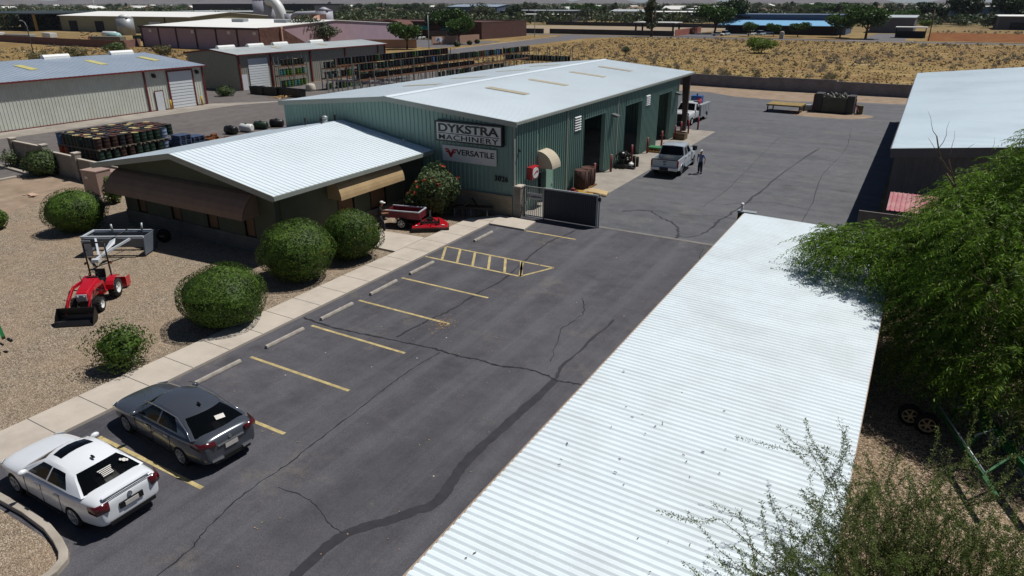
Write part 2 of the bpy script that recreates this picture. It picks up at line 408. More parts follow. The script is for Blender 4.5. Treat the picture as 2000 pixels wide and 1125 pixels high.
# cracks and the tar-filled seams
def ribbon(k, pts, wd, z, jit=.03, wv=.35, sub=6):
    P = []
    pts = [Vector((p[0], p[1], 0)) for p in pts]
    for i in range(len(pts)-1):
        a, b, c, d = pts[max(i-1, 0)], pts[i], pts[i+1], pts[min(i+2, len(pts)-1)]
        for j in range(sub):
            t = j/sub
            P.append(.5*((2*b)+(c-a)*t+(2*a-5*b+4*c-d)*t*t+(3*b-a-3*c+d)*t**3))
    P.append(pts[-1]); L = []; Q = []
    for i, p in enumerate(P):
        d = (P[min(i+1, len(P)-1)]-P[max(i-1, 0)]).normalized(); o = Vector((-d.y, d.x, 0))
        e = p+o*rng.uniform(-jit, jit); ww = wd/2*(1+rng.uniform(-wv, wv)); L.append(e-o*ww); Q.append(e+o*ww)
    for i in range(len(P)-1): k.flat([L[i], L[i+1], Q[i+1], Q[i]], z)
tm = MB()
ribbon(tm, [(-10.03, 7.68), (-10.07, 8.69), (-9.83, 9.47), (-9.37, 10.08), (-9.03, 10.66), (-8.75, 11.15), (-8.81, 11.8), (-9.0, 12.69), (-9.02, 13.76), (-8.97, 15.13), (-8.91, 16.66), (-8.9, 18.27)], .3, .012, .02, .15)
ribbon(tm, [(-10.03, 7.7), (-10.2, 6.2), (-10.3, 4)], .3, .0121, .02)
ribbon(tm, [(-8.9, 18.27), (-9.09, 19.26), (-9.04, 21.33), (-8.97, 23.69)], .1, .0122, .04, .5)
ribbon(tm, [(-15.6, 18.1), (-15.43, 20.02), (-15.23, 21.17), (-15.2, 23.51), (-15.09, 25.33), (-15.49, 28.27), (-15.69, 30.88), (-15.38, 33.08), (-15.3, 34.2)], .09, .0122, .04, .5)
ribbon(tm, [(-14.49, 38.46), (-13.16, 39.34), (-12.02, 38.36), (-10.87, 37.48), (-10.19, 36.0), (-9.91, 34.83)], .12, .0165, .08, .6)
ribbon(tm, [(-10.13, 35.52), (-9.37, 35.64), (-8.84, 37.3), (-8.85, 39.55), (-8.58, 41.53), (-8.19, 46.9), (-7.89, 54.49), (-6.8, 65.24)], .12, .0166, .08, .6)
struct(tm.build('tar_seam_lines', M_TAR))
cm = MB()
ribbon(cm, [(-20.01, 17.59), (-18.59, 17.52), (-17.34, 17.6), (-15.73, 17.81), (-13.74, 18.03), (-12.81, 18.01), (-12.0, 18.12), (-10.95, 18.15), (-10.07, 18.41), (-9.23, 18.35), (-8.78, 18.22), (-8.12, 18.36), (-6.3, 18.5)], .085, .0125, .03, .5, 9)
ribbon(cm, [(-13.41, 17.9), (-13.57, 16.29), (-13.5, 14.58), (-13.36, 12.31), (-13.25, 10.39), (-13.28, 9.02), (-13.0, 7.56), (-12.76, 6.83), (-12.6, 4)], .035, .0126, .03, .5, 9)
ribbon(cm, [(-12.71, 9.62), (-11.73, 9.67), (-11.1, 9.48), (-10.43, 9.23), (-10.05, 9.18)], .022, .0126, .03, .5)
for p in ([(-13.03, 39.41), (-10.86, 39.62), (-9.2, 40.31), (-7.5, 40.1)], [(-9.56, 42.95), (-7.16, 44.99), (-4.62, 44.4), (-2.59, 44.28)], [(-10.52, 41.74), (-10.24, 47.0), (-10.49, 56.1), (-10.83, 68.62)],
          [(-16.5, 60), (-11, 59.4), (-6, 60.5), (-2.5, 59)], [(-14, 72), (-9, 70.5), (-3, 71.5)], [(-13.5, 50), (-9.8, 49.4), (-5, 50.6), (-2.5, 50)], [(-5, 36), (-4.6, 44), (-5.2, 55), (-4.8, 66), (-5.5, 78)], [(-9.6, 19.3), (-10.4, 21.8), (-10.3, 23.5), (-11, 25)],
          [(-7.5, 20.5), (-7.2, 23), (-7.9, 26.5), (-7.6, 30), (-8.3, 34)]):
    ribbon(cm, p, .03, .0168, .06, .6, 8)
struct(cm.build('crack_lines', M_CRACK))
spl = MB()   # scattered grit where the seam meets the stall line
for k in range(170):
    a = rng.random()*2*pi; r = abs(rng.gauss(0, .33)); x = -14.75+cos(a)*r; y = 19.9+sin(a)*r*1.3; q = rng.uniform(.012, .035)
    spl.cbox((x, y, .02), (q*1.6, q, .012), rz=rng.random()*3)
for k in range(160):
    x = rng.uniform(-19, -7); y = rng.uniform(6, 34); q = rng.uniform(.012, .03); spl.cbox((x, y, .02), (q*1.4, q, .012), rz=rng.random()*3)
tag(spl.build('grit_debris', mat('grit', '#9c8468', .9, var=.3)), 'pale grit scattered across the parking lot asphalt', 'debris', kind='stuff')
# sliding gate rail set in the asphalt
rm = MB(); rm.box(-14.5, 34.74, .0, -1.2, 34.78, .03); rm.box(-14.5, 34.86, .0, -1.2, 34.9, .03); rm.flat([(-14.5, 34.70), (-1.2, 34.70), (-1.2, 34.95), (-14.5, 34.95)], .018)
tag(rm.build('gate_rail', mat('gate_rail_steel', '#8f8a86', .6, .2, spec=.4)), 'steel sliding gate rail set across the asphalt drive', 'gate rail')

# wheel stops
def wheel_stop(y0, y1, lab, first=[None]):
    L = 1.83
    if first[0] is None:
        k = MB(); sec = [(-.075, 0), (.075, 0), (.075, .05), (.045, .12), (-.045, .12), (-.075, .05)]
        k.loft([[(x, -L/2, z) for x, z in sec], [(x, L/2, z) for x, z in sec]], smooth=False)
        o = k.build('wheel_stop', mat('wheel_stop_concrete', '#a39d94', .85, var=.12, scale=4, bmp=.15, spec=.2, dirt='#6b655e', dscale=2.5, damt=.7), bevel=.012); first[0] = o
    else: o = first[0].copy(); COL.objects.link(o)
    o.location = (-19.17, (y0+y1)/2, .01); o.rotation_euler = (0, 0, rng.uniform(-.02, .02))
    tag(o, lab, 'wheel stop', 'concrete wheel stops along the sidewalk')
for y, lab in ((12.86, 'pale concrete wheel stop just ahead of the grey sedan'), (15.87, 'concrete wheel stop second in front of the grey sedan, beside the small shrub'), (18.67, 'concrete wheel stop right by the long dark crack from the sidewalk'),
               (21.63, 'concrete wheel stop in the third empty stall from the grey sedan'), (24.45, 'concrete wheel stop on the near side of the hatched bay'), (29.98, 'concrete wheel stop beyond the hatched bay, closest to the dark gate')):
    wheel_stop(y-.915, y+.915, lab)
# ---------------------------------------------------------------- green workshop
M_GREEN = mat('sage_green_steel', '#6f8d85', .45, var=.05, scale=1.2, spec=.5, dirt='#5f7d74', dscale=.6, damt=.3)
M_ROOFW = mat('white_roof_steel', '#d7e2e8', .38, var=.03, scale=.5, spec=.5, dirt='#aeb8bd', dscale=.25, damt=.35)
M_TRIM = mat('tan_grey_trim', '#8d938c', .5, var=.06, spec=.4)
M_SKYL = mat('tan_skylight_sheet', '#a89f87', .5, var=.12, scale=3, spec=.4)
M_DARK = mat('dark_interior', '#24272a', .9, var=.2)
M_BLOCK = None
def m_block(name, base, mortar, sx=.4, sy=.2):
    m, n, l, b = newmat(name); v = coords(n, l)
    sep = n.new('ShaderNodeSeparateXYZ'); l.new(v, sep.inputs[0])
    ad = n.new('ShaderNodeMath'); l.new(sep.outputs[0], ad.inputs[0]); l.new(sep.outputs[1], ad.inputs[1])
    cb = n.new('ShaderNodeCombineXYZ'); l.new(ad.outputs[0], cb.inputs[0]); l.new(sep.outputs[2], cb.inputs[1])
    br = n.new('ShaderNodeTexBrick'); l.new(cb.outputs[0], br.inputs['Vector'])
    br.inputs['Scale'].default_value = 1; br.inputs['Brick Width'].default_value = sx; br.inputs['Row Height'].default_value = sy
    br.inputs['Mortar Size'].default_value = .006; c = lin(base)
    br.inputs['Color1'].default_value = (*mul(c, .92), 1); br.inputs['Color2'].default_value = (*mul(c, 1.08), 1); br.inputs['Mortar'].default_value = (*lin(mortar), 1)
    col = mix(n, l, br.outputs[0], ramp(n, l, noise(n, l, v, .9, 5), [(.3, .8), (.7, 1.12)]), 1, 'MULTIPLY')
    l.new(col, b.inputs['Base Color']); setp(b, Roughness=.9); b.inputs['Specular IOR Level'].default_value = .15
    bump(n, l, noise(n, l, v, 25, 3), b, .3); return m
M_BLOCK = m_block('grey_block', '#8b857c', '#6f6a63')
M_STEEL = mat('galvanised_steel', '#9aa0a3', .45, .3, var=.1, spec=.5)
M_WHITE = mat('white_paint', '#d2d4d2', .45, var=.04, spec=.5, dirt='#a9aaa5', damt=.3)
M_BLACK = mat('black_paint', '#17181a', .45, var=.2, spec=.4)
M_GLASSD = mat('dark_glass', '#0d1216', .06, var=.1, spec=.6)
M_RED = mat('red_paint', '#a3121f', .35, var=.08, spec=.5, coat=.3)
M_OXRED = mat('oxide_red_paint', '#74262a', .6, var=.15, scale=5, dirt='#4c2220', damt=.4)

WX, WL, WY0, WY1, WE, WR = -19.65, -38.0, 34.15, 68.6, 5.6, 6.42
WC = (WX+WL)/2
ws = thing('workshop', 'long green corrugated steel workshop with white gable roof, tall open bays and a shop sign', 'building', (WC, WY0, 0))
def wb(k, name, m, parent=ws, **kw):
    o = k.build(name, m, parent, **kw); o.matrix_parent_inverse = Matrix.Translation(-parent.matrix_world.translation) if parent.parent is None else Matrix.Identity(4); return o
def T0(o): return Matrix.Translation(-Vector(o.location))
def put(k, name, m, root, parent=None, **kw):
    """a part modelled in world coordinates: moved into the frame of its thing"""
    k.v = [(p[0]-root.location.x, p[1]-root.location.y, p[2]-root.location.z) for p in k.v]
    return k.build(name, m, parent or root, **kw)
def side_wall(k, X, y0, y1, ze, holes, nx, pitch=.305, depth=.09):
    """ribbed wall on the plane x=X from y0 to y1 with openings (ya, yb, top)"""
    y = y0
    for a, b, t in sorted(holes):
        if a > y: k.ribbed((X, y, 0), (0, 1, 0), (nx, 0, 0), a-y, pitch, depth, pitch-.13, 0.02, ze)
        if t < ze: k.ribbed((X, a, 0), (0, 1, 0), (nx, 0, 0), b-a, pitch, depth, pitch-.13, t, ze)
        y = b
    if y < y1: k.ribbed((X, y, 0), (0, 1, 0), (nx, 0, 0), y1-y, pitch, depth, pitch-.13, 0.02, ze)
holes = [(37.05, 38.0, 2.05), (43.75, 47.5, 4.42), (51.4, 55.2, 4.42), (59.15, 62.9, 4.4)]
k = MB(); side_wall(k, WX, WY0, 64.65, WE-.05, holes, 1)
side_wall(k, WL, WY0, WY1, WE-.05, [], -1)
gz = lambda x: WE + (WR-WE)*(1-abs((WL+x)-WC)/(WC-WL)) - .06
k.ribbed((WL, WY0, 0), (1, 0, 0), (0, -1, 0), WX-WL, .305, .035, .175, 0.02, gz)
k.ribbed((WL, WY1, 0), (1, 0, 0), (0, 1, 0), 11, .305, .035, .175, 0.02, gz)
k.ribbed((WL, 64.65, 0), (1, 0, 0), (0, 1, 0), WX-WL, .305, .035, .175, 0.02, gz)
put(k, 'wall', M_GREEN, ws)
k = MB(); e = .18
k.ribroof((WX+e, WY0-e, WE-.02), (WX+e, WY1+e, WE-.02), (WC, WY0-e, WR), (WC, WY1+e, WR), .305, .03, .2)
k.ribroof((WL-e, WY0-e, WE-.02), (WL-e, WY1+e, WE-.02), (WC, WY0-e, WR), (WC, WY1+e, WR), .305, .03, .2)
roof = put(k, 'roof', M_ROOFW, ws)
k = MB(); k.hexa([(WC-.35, WY0-e-.01, WR+.0), (WC+.35, WY0-e-.01, WR+.0), (WC+.35, WY1+e, WR+.0), (WC-.35, WY1+e, WR+.0), (WC-.02, WY0-e-.01, WR+.06), (WC+.02, WY0-e-.01, WR+.06), (WC+.02, WY1+e, WR+.06), (WC-.02, WY1+e, WR+.06)])
put(k, 'ridge_cap', M_ROOFW, ws, roof)
def on_roof(x): return WE-.02+(WR-WE+.02)*(1-abs(x-WC)/(WX+e-WC))
sl_ = MB()
for yc in (42.75, 49.0, 56.3, 62.6):
    k = MB(); x0, x1 = WC+2.1, WC+5.3
    k.hexa([(x0, yc-.35, on_roof(x0)+.02), (x1, yc-.35, on_roof(x1)+.02), (x1, yc+.35, on_roof(x1)+.02), (x0, yc+.35, on_roof(x0)+.02), (x0, yc-.35, on_roof(x0)+.05), (x1, yc-.35, on_roof(x1)+.05), (x1, yc+.35, on_roof(x1)+.05), (x0, yc+.35, on_roof(x0)+.05)])
    put(k, 'skylight', M_SKYL, ws, roof)
    k = MB(); x1, x0 = WC-2.1, WC-5.3
    k.hexa([(x0, yc-.35, on_roof(x0)+.02), (x1, yc-.35, on_roof(x1)+.02), (x1, yc+.35, on_roof(x1)+.02), (x0, yc+.35, on_roof(x0)+.02), (x0, yc-.35, on_roof(x0)+.05), (x1, yc-.35, on_roof(x1)+.05), (x1, yc+.35, on_roof(x1)+.05), (x0, yc+.35, on_roof(x0)+.05)])
    put(k, 'skylight', M_SKYL, ws, roof)
k = MB(); k.box(WX+e+.003, WY0-e, WE-.17, WX+e+.12, WY1+e, WE-.015); put(k, 'gutter', M_TRIM, ws)
k = MB(); k.box(WL-e-.12, WY0-e, WE-.17, WL-e-.003, WY1+e, WE-.015); put(k, 'gutter', M_TRIM, ws)
for Y in (WY0-e-.03, WY1+e):
    k = MB()
    for s, xe in ((1, WX+e+.12), (-1, WL-e-.12)):
        k.hexa([(xe, Y, WE-.3), (WC, Y, WR-.27), (WC, Y+.03, WR-.27), (xe, Y+.03, WE-.3), (xe, Y, WE-.0), (WC, Y, WR+.035), (WC, Y+.03, WR+.035), (xe, Y+.03, WE-.0)] if s > 0 else
               [(WC, Y, WR-.27), (xe, Y, WE-.3), (xe, Y+.03, WE-.3), (WC, Y+.03, WR-.27), (WC, Y, WR+.035), (xe, Y, WE-.0), (xe, Y+.03, WE-.0), (WC, Y+.03, WR+.035)])
    put(k, 'rake_trim', M_TRIM, ws)
for y in (40.95, 49.7, 64.6):
    k = MB(); k.box(WX+.04, y-.05, .1, WX+.14, y+.05, WE-.17); put(k, 'downspout', M_TRIM, ws)
k = MB(); k.box(WX-.02, WY0-.045, .02, WX+.05, WY0+.1, WE-.1); put(k, 'corner_trim', M_TRIM, ws)
for a, b, t in holes[1:]:
    k = MB()
    k.box(WX-.28, a-.08, .02, WX+.045, a+.0, t+.08); k.box(WX-.28, b, .02, WX+.045, b+.08, t+.08); k.box(WX-.28, a, t, WX+.045, b, t+.08)
    put(k, 'bay_door_frame', M_GREEN, ws)
k = MB(); k.box(WX-.25, 37.0, .02, WX+.04, 37.05, 2.1); k.box(WX-.25, 38.0, .02, WX+.04, 38.05, 2.1); k.box(WX-.25, 37.05, 2.05, WX+.04, 38.0, 2.1); put(k, 'door_frame', M_GREEN, ws)
k = MB(); k.box(WX+.05, 38.06, .06, WX+.1, 39.0, 2.08); dr = put(k, 'door', mat('door_green', '#7fa08f', .5, var=.05), ws)
k = MB(); k.box(WX+.1, 38.82, .98, WX+.15, 38.93, 1.12); k.box(WX+.12, 38.75, 1.05, WX+.15, 38.9, 1.07); put(k, 'door_handle', M_STEEL, ws, dr)
for y0, y1, z0, z1 in ((42.05, 43.0, 3.85, 4.85), (55.85, 56.75, 3.9, 4.75)):
    k = MB(); n_ = 6; k.box(WX+.035, y0, z0, WX+.05, y1, z1)
    lv = put(k, 'louvre', M_GREEN, ws); k = MB()
    for i in range(n_):
        z = z0+(i+.35)*(z1-z0)/n_; k.hexa([(WX+.05, y0, z), (WX+.17, y0, z-.03), (WX+.17, y1, z-.03), (WX+.05, y1, z), (WX+.05, y0, z+.085), (WX+.17, y0, z+.0), (WX+.17, y1, z+.0), (WX+.05, y1, z+.085)])
    put(k, 'louvre_blades', M_WHITE, ws, lv)
for y in (48.7, 63.9):
    k = MB(); k.box(WX+.04, y-.08, 4.05, WX+.12, y+.08, 4.2); k.hexa([(WX+.1, y-.28, 4.02), (WX+.6, y-.28, 3.95), (WX+.6, y+.28, 3.95), (WX+.1, y+.28, 4.02), (WX+.1, y-.28, 4.22), (WX+.6, y-.28, 4.08), (WX+.6, y+.28, 4.08), (WX+.1, y+.28, 4.22)])
    put(k, 'wall_lamp', mat('lamp_grey', '#5c605f', .5), ws)
# quarter-round cloth awning over the office door
def awn(sec, axis, c0, c1, base):
    """shell of an awning: sec = (out, z) from wall top to lip; axis 'y' (wall faces +x) or 'x' (wall faces -y)"""
    k = MB(); P = lambda o_, z, c: (base+o_, c, z) if axis == 'y' else (c, base-o_, z)
    in_ = [(max(o_-.02, 0), z-.02) for o_, z in sec]
    k.loft([[P(o_, z, c0) for o_, z in sec+in_[::-1]], [P(o_, z, c1) for o_, z in sec+in_[::-1]]], smooth=False)
    z0 = sec[-1][1]
    for c in (c0, c1-.02):
        poly = [P(o_, z, c) for o_, z in sec] + [P(0, z0, c)]; k.extr(poly, (0, .02, 0) if axis == 'y' else (.02, 0, 0))
    return k
M_AWN = mat('sand_awning_cloth', '#b5ab97', .8, var=.05, spec=.15)
M_AWN2 = mat('tan_awning_cloth', '#b09873', .85, var=.1, scale=1.2, spec=.12, dirt='#8b7553', dscale=.5, damt=.4)
sec = [(1.05*sin(t), 2.42+1.03*cos(t)) for t in [pi/2*i/9 for i in range(10)]]
put(awn(sec, 'y', 36.93, 38.1, WX+.04), 'awning', M_AWN, ws)
# steel frame and post of the open end bay
k = MB(); M_BRN = mat('red_oxide_steel', '#463733', .6, var=.15)
k.hexa([(WX-.35, 68.25, 0), (WX, 68.25, 0), (WX, 68.6, 0), (WX-.35, 68.6, 0), (WX-.75, 68.25, 5.4), (WX, 68.25, 5.4), (WX, 68.6, 5.4), (WX-.75, 68.6, 5.4)])
put(k, 'frame_column', M_BRN, ws)
k = MB(); k.hexa([(WX-.75, 68.3, 5.0), (WX-.75, 68.3, 5.0), (WX-.75, 68.55, 5.0), (WX-.75, 68.55, 5.0), (WX, 68.3, 5.45), (WX, 68.3, 5.45), (WX, 68.55, 5.45), (WX, 68.55, 5.45)]) if 0 else k.bar((WX, 68.42, 5.3), (WC, 68.42, 6.1), .2, .4)
k.bar((WX-.1, 64.9, 5.35), (WX-.1, 68.4, 5.35), .12, .2)
put(k, 'roof_beam', M_BRN, ws)
# stone course along the shaded front, numbers
k = MB(); k.box(-26.0, WY0-.16, .0, WX-.06, WY0-.045, 1.27); put(k, 'stone_course', m_block('tan_block', '#8f8672', '#716957', .4, .2), ws)
o = text_fit('street_number', '3026', .92, .32, M_BLACK, ws, (-20.47-WC, -.075, 2.22), (radians(90), 0, 0), .02, .014, 1.1)
k = MB(); k.cbox((WX+.1, 34.55, 3.92), (.12, .07, .09)); k.cbox((WX+.2, 34.5, 3.88), (.14, .07, .07), ry=.3); put(k, 'camera', M_BLACK, ws)
# things seen in the dark of the bays
for b_ in ((-33, 45, .02, -30, 46, 2), (-28, 52, .02, -25.5, 54.5, 1.7), (-31, 58, .02, -29, 62, 1.9)):
    k = MB(); k.box(*b_); put(k, 'work_bench', M_DARK, ws)

# signs on the front
def sign_root(name, lab, x0, x1, z0, z1, y, th, face, frame_m, fw=.06):
    t = thing(name, lab, 'sign', ((x0+x1)/2, y, (z0+z1)/2))
    wd, ht = (x1-x0)/2, (z1-z0)/2
    k = MB(); k.box(-wd, -th, -ht, wd, 0, ht); k.build('panel', face, t)
    k = MB(); a = -th-.015
    k.box(-wd-.02, a, ht-fw, wd+.02, .0, ht+.02); k.box(-wd-.02, a, -ht-.02, wd+.02, 0, -ht+fw); k.box(-wd-.02, a, -ht+fw, -wd+fw, 0, ht-fw); k.box(wd-fw, a, -ht+fw, wd+.02, 0, ht-fw)
    k.build('frame', frame_m, t); return t
M_SIGN = mat('sign_face', '#c3c6c4', .5, var=.04); M_INK = mat('sign_ink', '#17191d', .5)
s1 = sign_root('shop_sign', 'large black and white framed shop sign lettered in two lines on the green gable wall', -24.9, -20.26, 4.15, 5.3, WY0-.05, .28, M_SIGN, M_BLACK)
text_fit('lettering', 'DYKSTRA', 4.22, .5, M_INK, s1, (0, -.29, .215), (radians(90), 0, 0), .01, .028)
text_fit('lettering', 'MACHINERY', 4.2, .3, M_INK, s1, (0, -.29, -.33), (radians(90), 0, 0), .01, .012, 1.12)
k = MB(); k.box(-2.16, -.3, -.12, 2.16, -.281, -.085); k.build('rule', M_INK, s1)
s2 = sign_root('shop_sign', 'white rectangular sign with red winged emblem, hung below the large shop sign', -24.55, -20.78, 2.95, 3.86, WY0-.05, .1, M_SIGN, M_SIGN, .03)
text_fit('lettering', 'VERSATILE', 2.66, .34, M_INK, s2, (.44, -.11, .12), (radians(90), 0, 0), .01, .016)
k = MB()
for i, (dz, sc) in enumerate(((.12, 1), (-.02, .86))):
    w_ = .42*sc; cx = -1.3
    k.extr([(cx-w_, -.115, dz+.16), (cx-.17*sc, -.115, dz+.16), (cx, -.115, dz-.1), (cx+.17*sc, -.115, dz+.16), (cx+w_, -.115, dz+.16), (cx+w_, -.115, dz+.06), (cx+.24*sc, -.115, dz+.06), (cx+.05, -.115, dz-.22), (cx-.05, -.115, dz-.22), (cx-.24*sc, -.115, dz+.06), (cx-w_, -.115, dz+.06)], (0, .01, 0))
k.build('emblem', M_RED, s2)
s3 = thing('shop_sign', 'small red box sign with a white oval beside the arched door awning', 'sign', (WX+.05, 36.0, 2.35))
k = MB(); k.box(0, -.45, -.38, .38, .45, .38); k.build('case', M_RED, s3, bevel=.06)
k = MB(); k.disc((.39, 0, 0), .36, (1, 0, 0), .02, 24); o = k.build('emblem', M_WHITE, s3); o.scale = (1, 1.05, .9)
k = MB(); k.extr([(.405, -.3, -.14), (.405, .12, .02), (.405, .3, -.02), (.405, .32, .08), (.405, .1, .12), (.405, -.1, .02)], (.006, 0, 0)); k.build('emblem_bar', M_RED, s3)

# ---------------------------------------------------------------- office
OX0, OX1, OY0, OY1, OE, OR = -39.9, -25.3, 21.4, 34.0, 3.45, 4.72
OC = (OX0+OX1)/2
of = thing('office_building', 'low dark olive office with white gable roof and tan awnings, joined to the workshop', 'building', (OC, OY0, 0))
M_OLIVE = mat('olive_stucco', '#565a4a', .85, var=.08, scale=1.5, bmp=.2, bscale=40, spec=.15)
M_PLINTH = m_block('grey_plinth_block', '#66655f', '#4f4e4a')
L_, R_, F_ = OX0+1.25, OX1-.9, OY0+.75
oz = lambda x: OE + (OR-OE)*(1-abs(x-OC)/(OX1-OC)) - .08
win = [(-37.5, -36.7), (-34.5, -33.6), (-31.5, -30.6), (-28.6, -27.8)]
k = MB()
# front wall with window openings
def gable_panel(k, x0, x1, z0, z1f, y0, y1):
    k.hexa([(x0, y0, z0), (x1, y0, z0), (x1, y1, z0), (x0, y1, z0), (x0, y0, z1f(x0)), (x1, y0, z1f(x1)), (x1, y1, z1f(x1)), (x0, y1, z1f(x0))])
xs = [L_]
for a, b in win: xs += [a, b]
xs.append(R_)
for i in range(0, len(xs)-1):
    a, b = xs[i], xs[i+1]
    seg = [a] + ([OC] if a < OC < b else []) + [b]
    for q in range(len(seg)-1):
        z0 = .8 if i % 2 == 0 else 2.2
        gable_panel(k, seg[q], seg[q+1], z0, oz, F_, F_+.2)
sw = [(26.4, 27.7), (29.0, 30.4)]
ys = [F_]
for a, b in sw: ys += [a, b]
ys.append(OY1)
for i in range(len(ys)-1):
    y0_, y1_ = ys[i], ys[i+1]
    k.box(R_-.2, y0_+(.2 if i == 0 else 0), .8 if i % 2 == 0 else 2.2, R_, y1_, oz(R_))
k.box(L_, F_+.2, .8, L_+.2, OY1, oz(L_))
put(k, 'wall', M_OLIVE, of)
k = MB(); k.box(L_-.04, F_-.05, 0, R_+.04, F_+.22, .8); k.box(R_-.22, F_+.22, 0, R_+.04, OY1, .8); k.box(L_-.04, F_+.22, 0, L_+.22, OY1, .8)
put(k, 'plinth', M_PLINTH, of)
M_BLIND = mat('amber_blind', '#6b5238', .7, var=.1)
for a, b in win:
    k = MB(); k.box(a, F_+.08, .8, b, F_+.12, 2.2); wn = put(k, 'window', M_BLIND, of)
    k = MB(); k.box(a, F_-.02, .78, a+.06, F_+.09, 2.2); k.box(b-.06, F_-.02, .78, b, F_+.09, 2.2); k.box(a+.06, F_-.04, .76, b-.06, F_+.09, .82); put(k, 'window_frame', M_BLACK, of, wn)
for a, b in sw:
    k = MB(); k.box(R_-.12, a, .8, R_-.08, b, 2.2); wn = put(k, 'window', M_BLIND, of)
    k = MB(); k.box(R_-.1, a, .78, R_+.02, a+.06, 2.2); k.box(R_-.1, b-.06, .78, R_+.02, b, 2.2); k.box(R_-.1, a+.06, .76, R_+.04, b-.06, .82); put(k, 'window_frame', M_BLACK, of, wn)
k = MB()
k.ribroof((OX1, OY0, OE), (OX1, OY1+.1, OE), (OC, OY0, OR), (OC, OY1+.1, OR), .305, .03, .22)
k.ribroof((OX0, OY0, OE), (OX0, OY1+.1, OE), (OC, OY0, OR), (OC, OY1+.1, OR), .305, .03, .22)
rf = put(k, 'roof', M_ROOFW, of)
k = MB()
for xe in (OX0, OX1):
    a, b = (xe, OC) if xe < OC else (OC, xe); za, zb = (OE, OR) if xe < OC else (OR, OE)
    k.hexa([(a, OY0-.04, za-.26), (b, OY0-.04, zb-.26), (b, OY0, zb-.26), (a, OY0, za-.26), (a, OY0-.04, za+.035), (b, OY0-.04, zb+.035), (b, OY0, zb+.035), (a, OY0, za+.035)])
    k.hexa([(a, OY0, za-.24), (b, OY0, zb-.24), (b, F_, zb-.24), (a, F_, za-.24), (a, OY0, za-.2), (b, OY0, zb-.2), (b, F_, zb-.2), (a, F_, za-.2)])
k.box(OX1, OY0-.04, OE-.2, OX1+.1, OY1, OE+.01); k.box(OX0-.1, OY0-.04, OE-.2, OX0, OY1, OE+.01)
k.box(R_, F_, OE-.2, OX1, OY1, OE-.16); k.box(OX0, F_, OE-.2, L_, OY1, OE-.16)
put(k, 'fascia', M_TRIM, of)
for x, y, h in ((-34.6, 32.7, .5), (-33.2, 32.7, .35), (-32.7, 32.3, .4), (-32.9, 33.7, .4), (-27.2, 33.6, .25)):
    zr = oz(x)+.08; k = MB(); k.cyl((x, y, zr-.05), .05, h+.05, 10); k.cyl((x, y, zr+h-.06), .075, .06, 10); put(k, 'vent_pipe', M_BLACK if h > .3 else M_STEEL, of, rf)
k = MB(); zr = oz(-33.2)+.08; k.cyl((-33.2, 33.1, zr-.02), .16, .3, 12); k.ell((-33.2, 33.1, zr+.33), (.2, .2, .14), 12, 6); put(k, 'turbine_vent', M_STEEL, of, rf)
sec = [(0, 3.2), (.25, 3.12), (.55, 2.9), (.8, 2.62), (.95, 2.36), (1.02, 2.05)]
M_AWN3 = mat('brown_awning_cloth', '#85705f', .85, var=.1, scale=1.2, spec=.12)
put(awn(sec, 'x', -38.6, -27.3, F_-.06), 'front_awning', M_AWN3, of)
sec = [(.95*sin(t)**.8, 2.25+1.0*cos(t)) for t in [pi/2*i/8 for i in range(9)]]
k = awn(sec, 'y', 25.7, 31.0, R_+.05); put(k, 'side_awning', M_AWN2, of)
k = MB(); k.tube([(R_+.08, 31.9, .1), (R_+.08, 31.9, 3.2)], .05, 8); put(k, 'downspout', M_OLIVE, of); k = MB(); k.tube([(R_+.1, F_+.35, .1), (R_+.1, F_+.35, 3.0), (OX1-.02, F_+.2, 3.25)], .05, 8); put(k, 'downspout', M_OLIVE, of)

# ---------------------------------------------------------------- white sheet canopy in front
CX0, CX1, CY0, CY1 = -6.12, .27, -2.0, 31.95
cn = thing('carport', 'long flat carport roofed in white ribbed steel sheets on tan timber beams', 'carport', (-3, 15, 0))
cz = lambda x: 2.75 - (x-CX0)*.024
M_SHEET = mat('white_ribbed_sheet', '#d6e1e6', .4, var=.035, scale=.8, spec=.5, dirt='#b3b7b4', dscale=.35, damt=.4)
k = MB(); P = .1829; q0 = 0
def rib5(k, y0, y1):
    prof = [(0, 0), (.028, 0), (.08, .033), (.166, .033)]
    pts = []; y = y0; i = 0
    while y < y1-.01:
        for dy, h in prof: pts.append((min(y+dy, y1), h))
        y += P; i += 1
    pts.append((y1, 0)); q = len(k.v)
    for y, h in pts: k.v.append((CX0+.06, y, cz(CX0+.06)+h)); k.v.append((CX1-.02, y, cz(CX1-.02)+h))
    for j in range(len(pts)-1): k.f.append((q+2*j, q+2*j+1, q+2*j+3, q+2*j+2))
ya = CY0
panels = MB()
pw = P*5
while ya < CY1:
    yb = min(ya+pw-.022, CY1); rib5(panels, ya, yb); ya += pw
put(panels, 'roof_sheets', M_SHEET, cn)
M_TIMB = mat('tan_timber', '#9d8a78', .8, var=.15, scale=4, bmp=.2, dirt='#7f6650', damt=.5)
k = MB(); k.box(CX0-.0, CY0, 2.52, CX0+.05, CY1, 2.742); k.box(CX0+.05, CY1, 2.5, CX1-.6, CY1+.04, 2.7); k.box(CX1-.04, CY0, 2.4, CX1, CY1, 2.59)
put(k, 'fascia_board', M_TIMB, cn)
k = MB()
for y in np.arange(CY0+.5, CY1, 1.2): k.bar((CX0+.06, y, 2.63), (CX1-.05, y, 2.48), .05, .18)
put(k, 'rafter', M_TIMB, cn)
for x in (CX0+.35, CX1-.35):
    for y in (.5, 8, 16, 24, 31.3):
        k = MB(); k.box(x-.06, y-.06, 0, x+.06, y+.06, cz(x)-.2); put(k, 'post', M_TIMB, cn)
ll = MB()
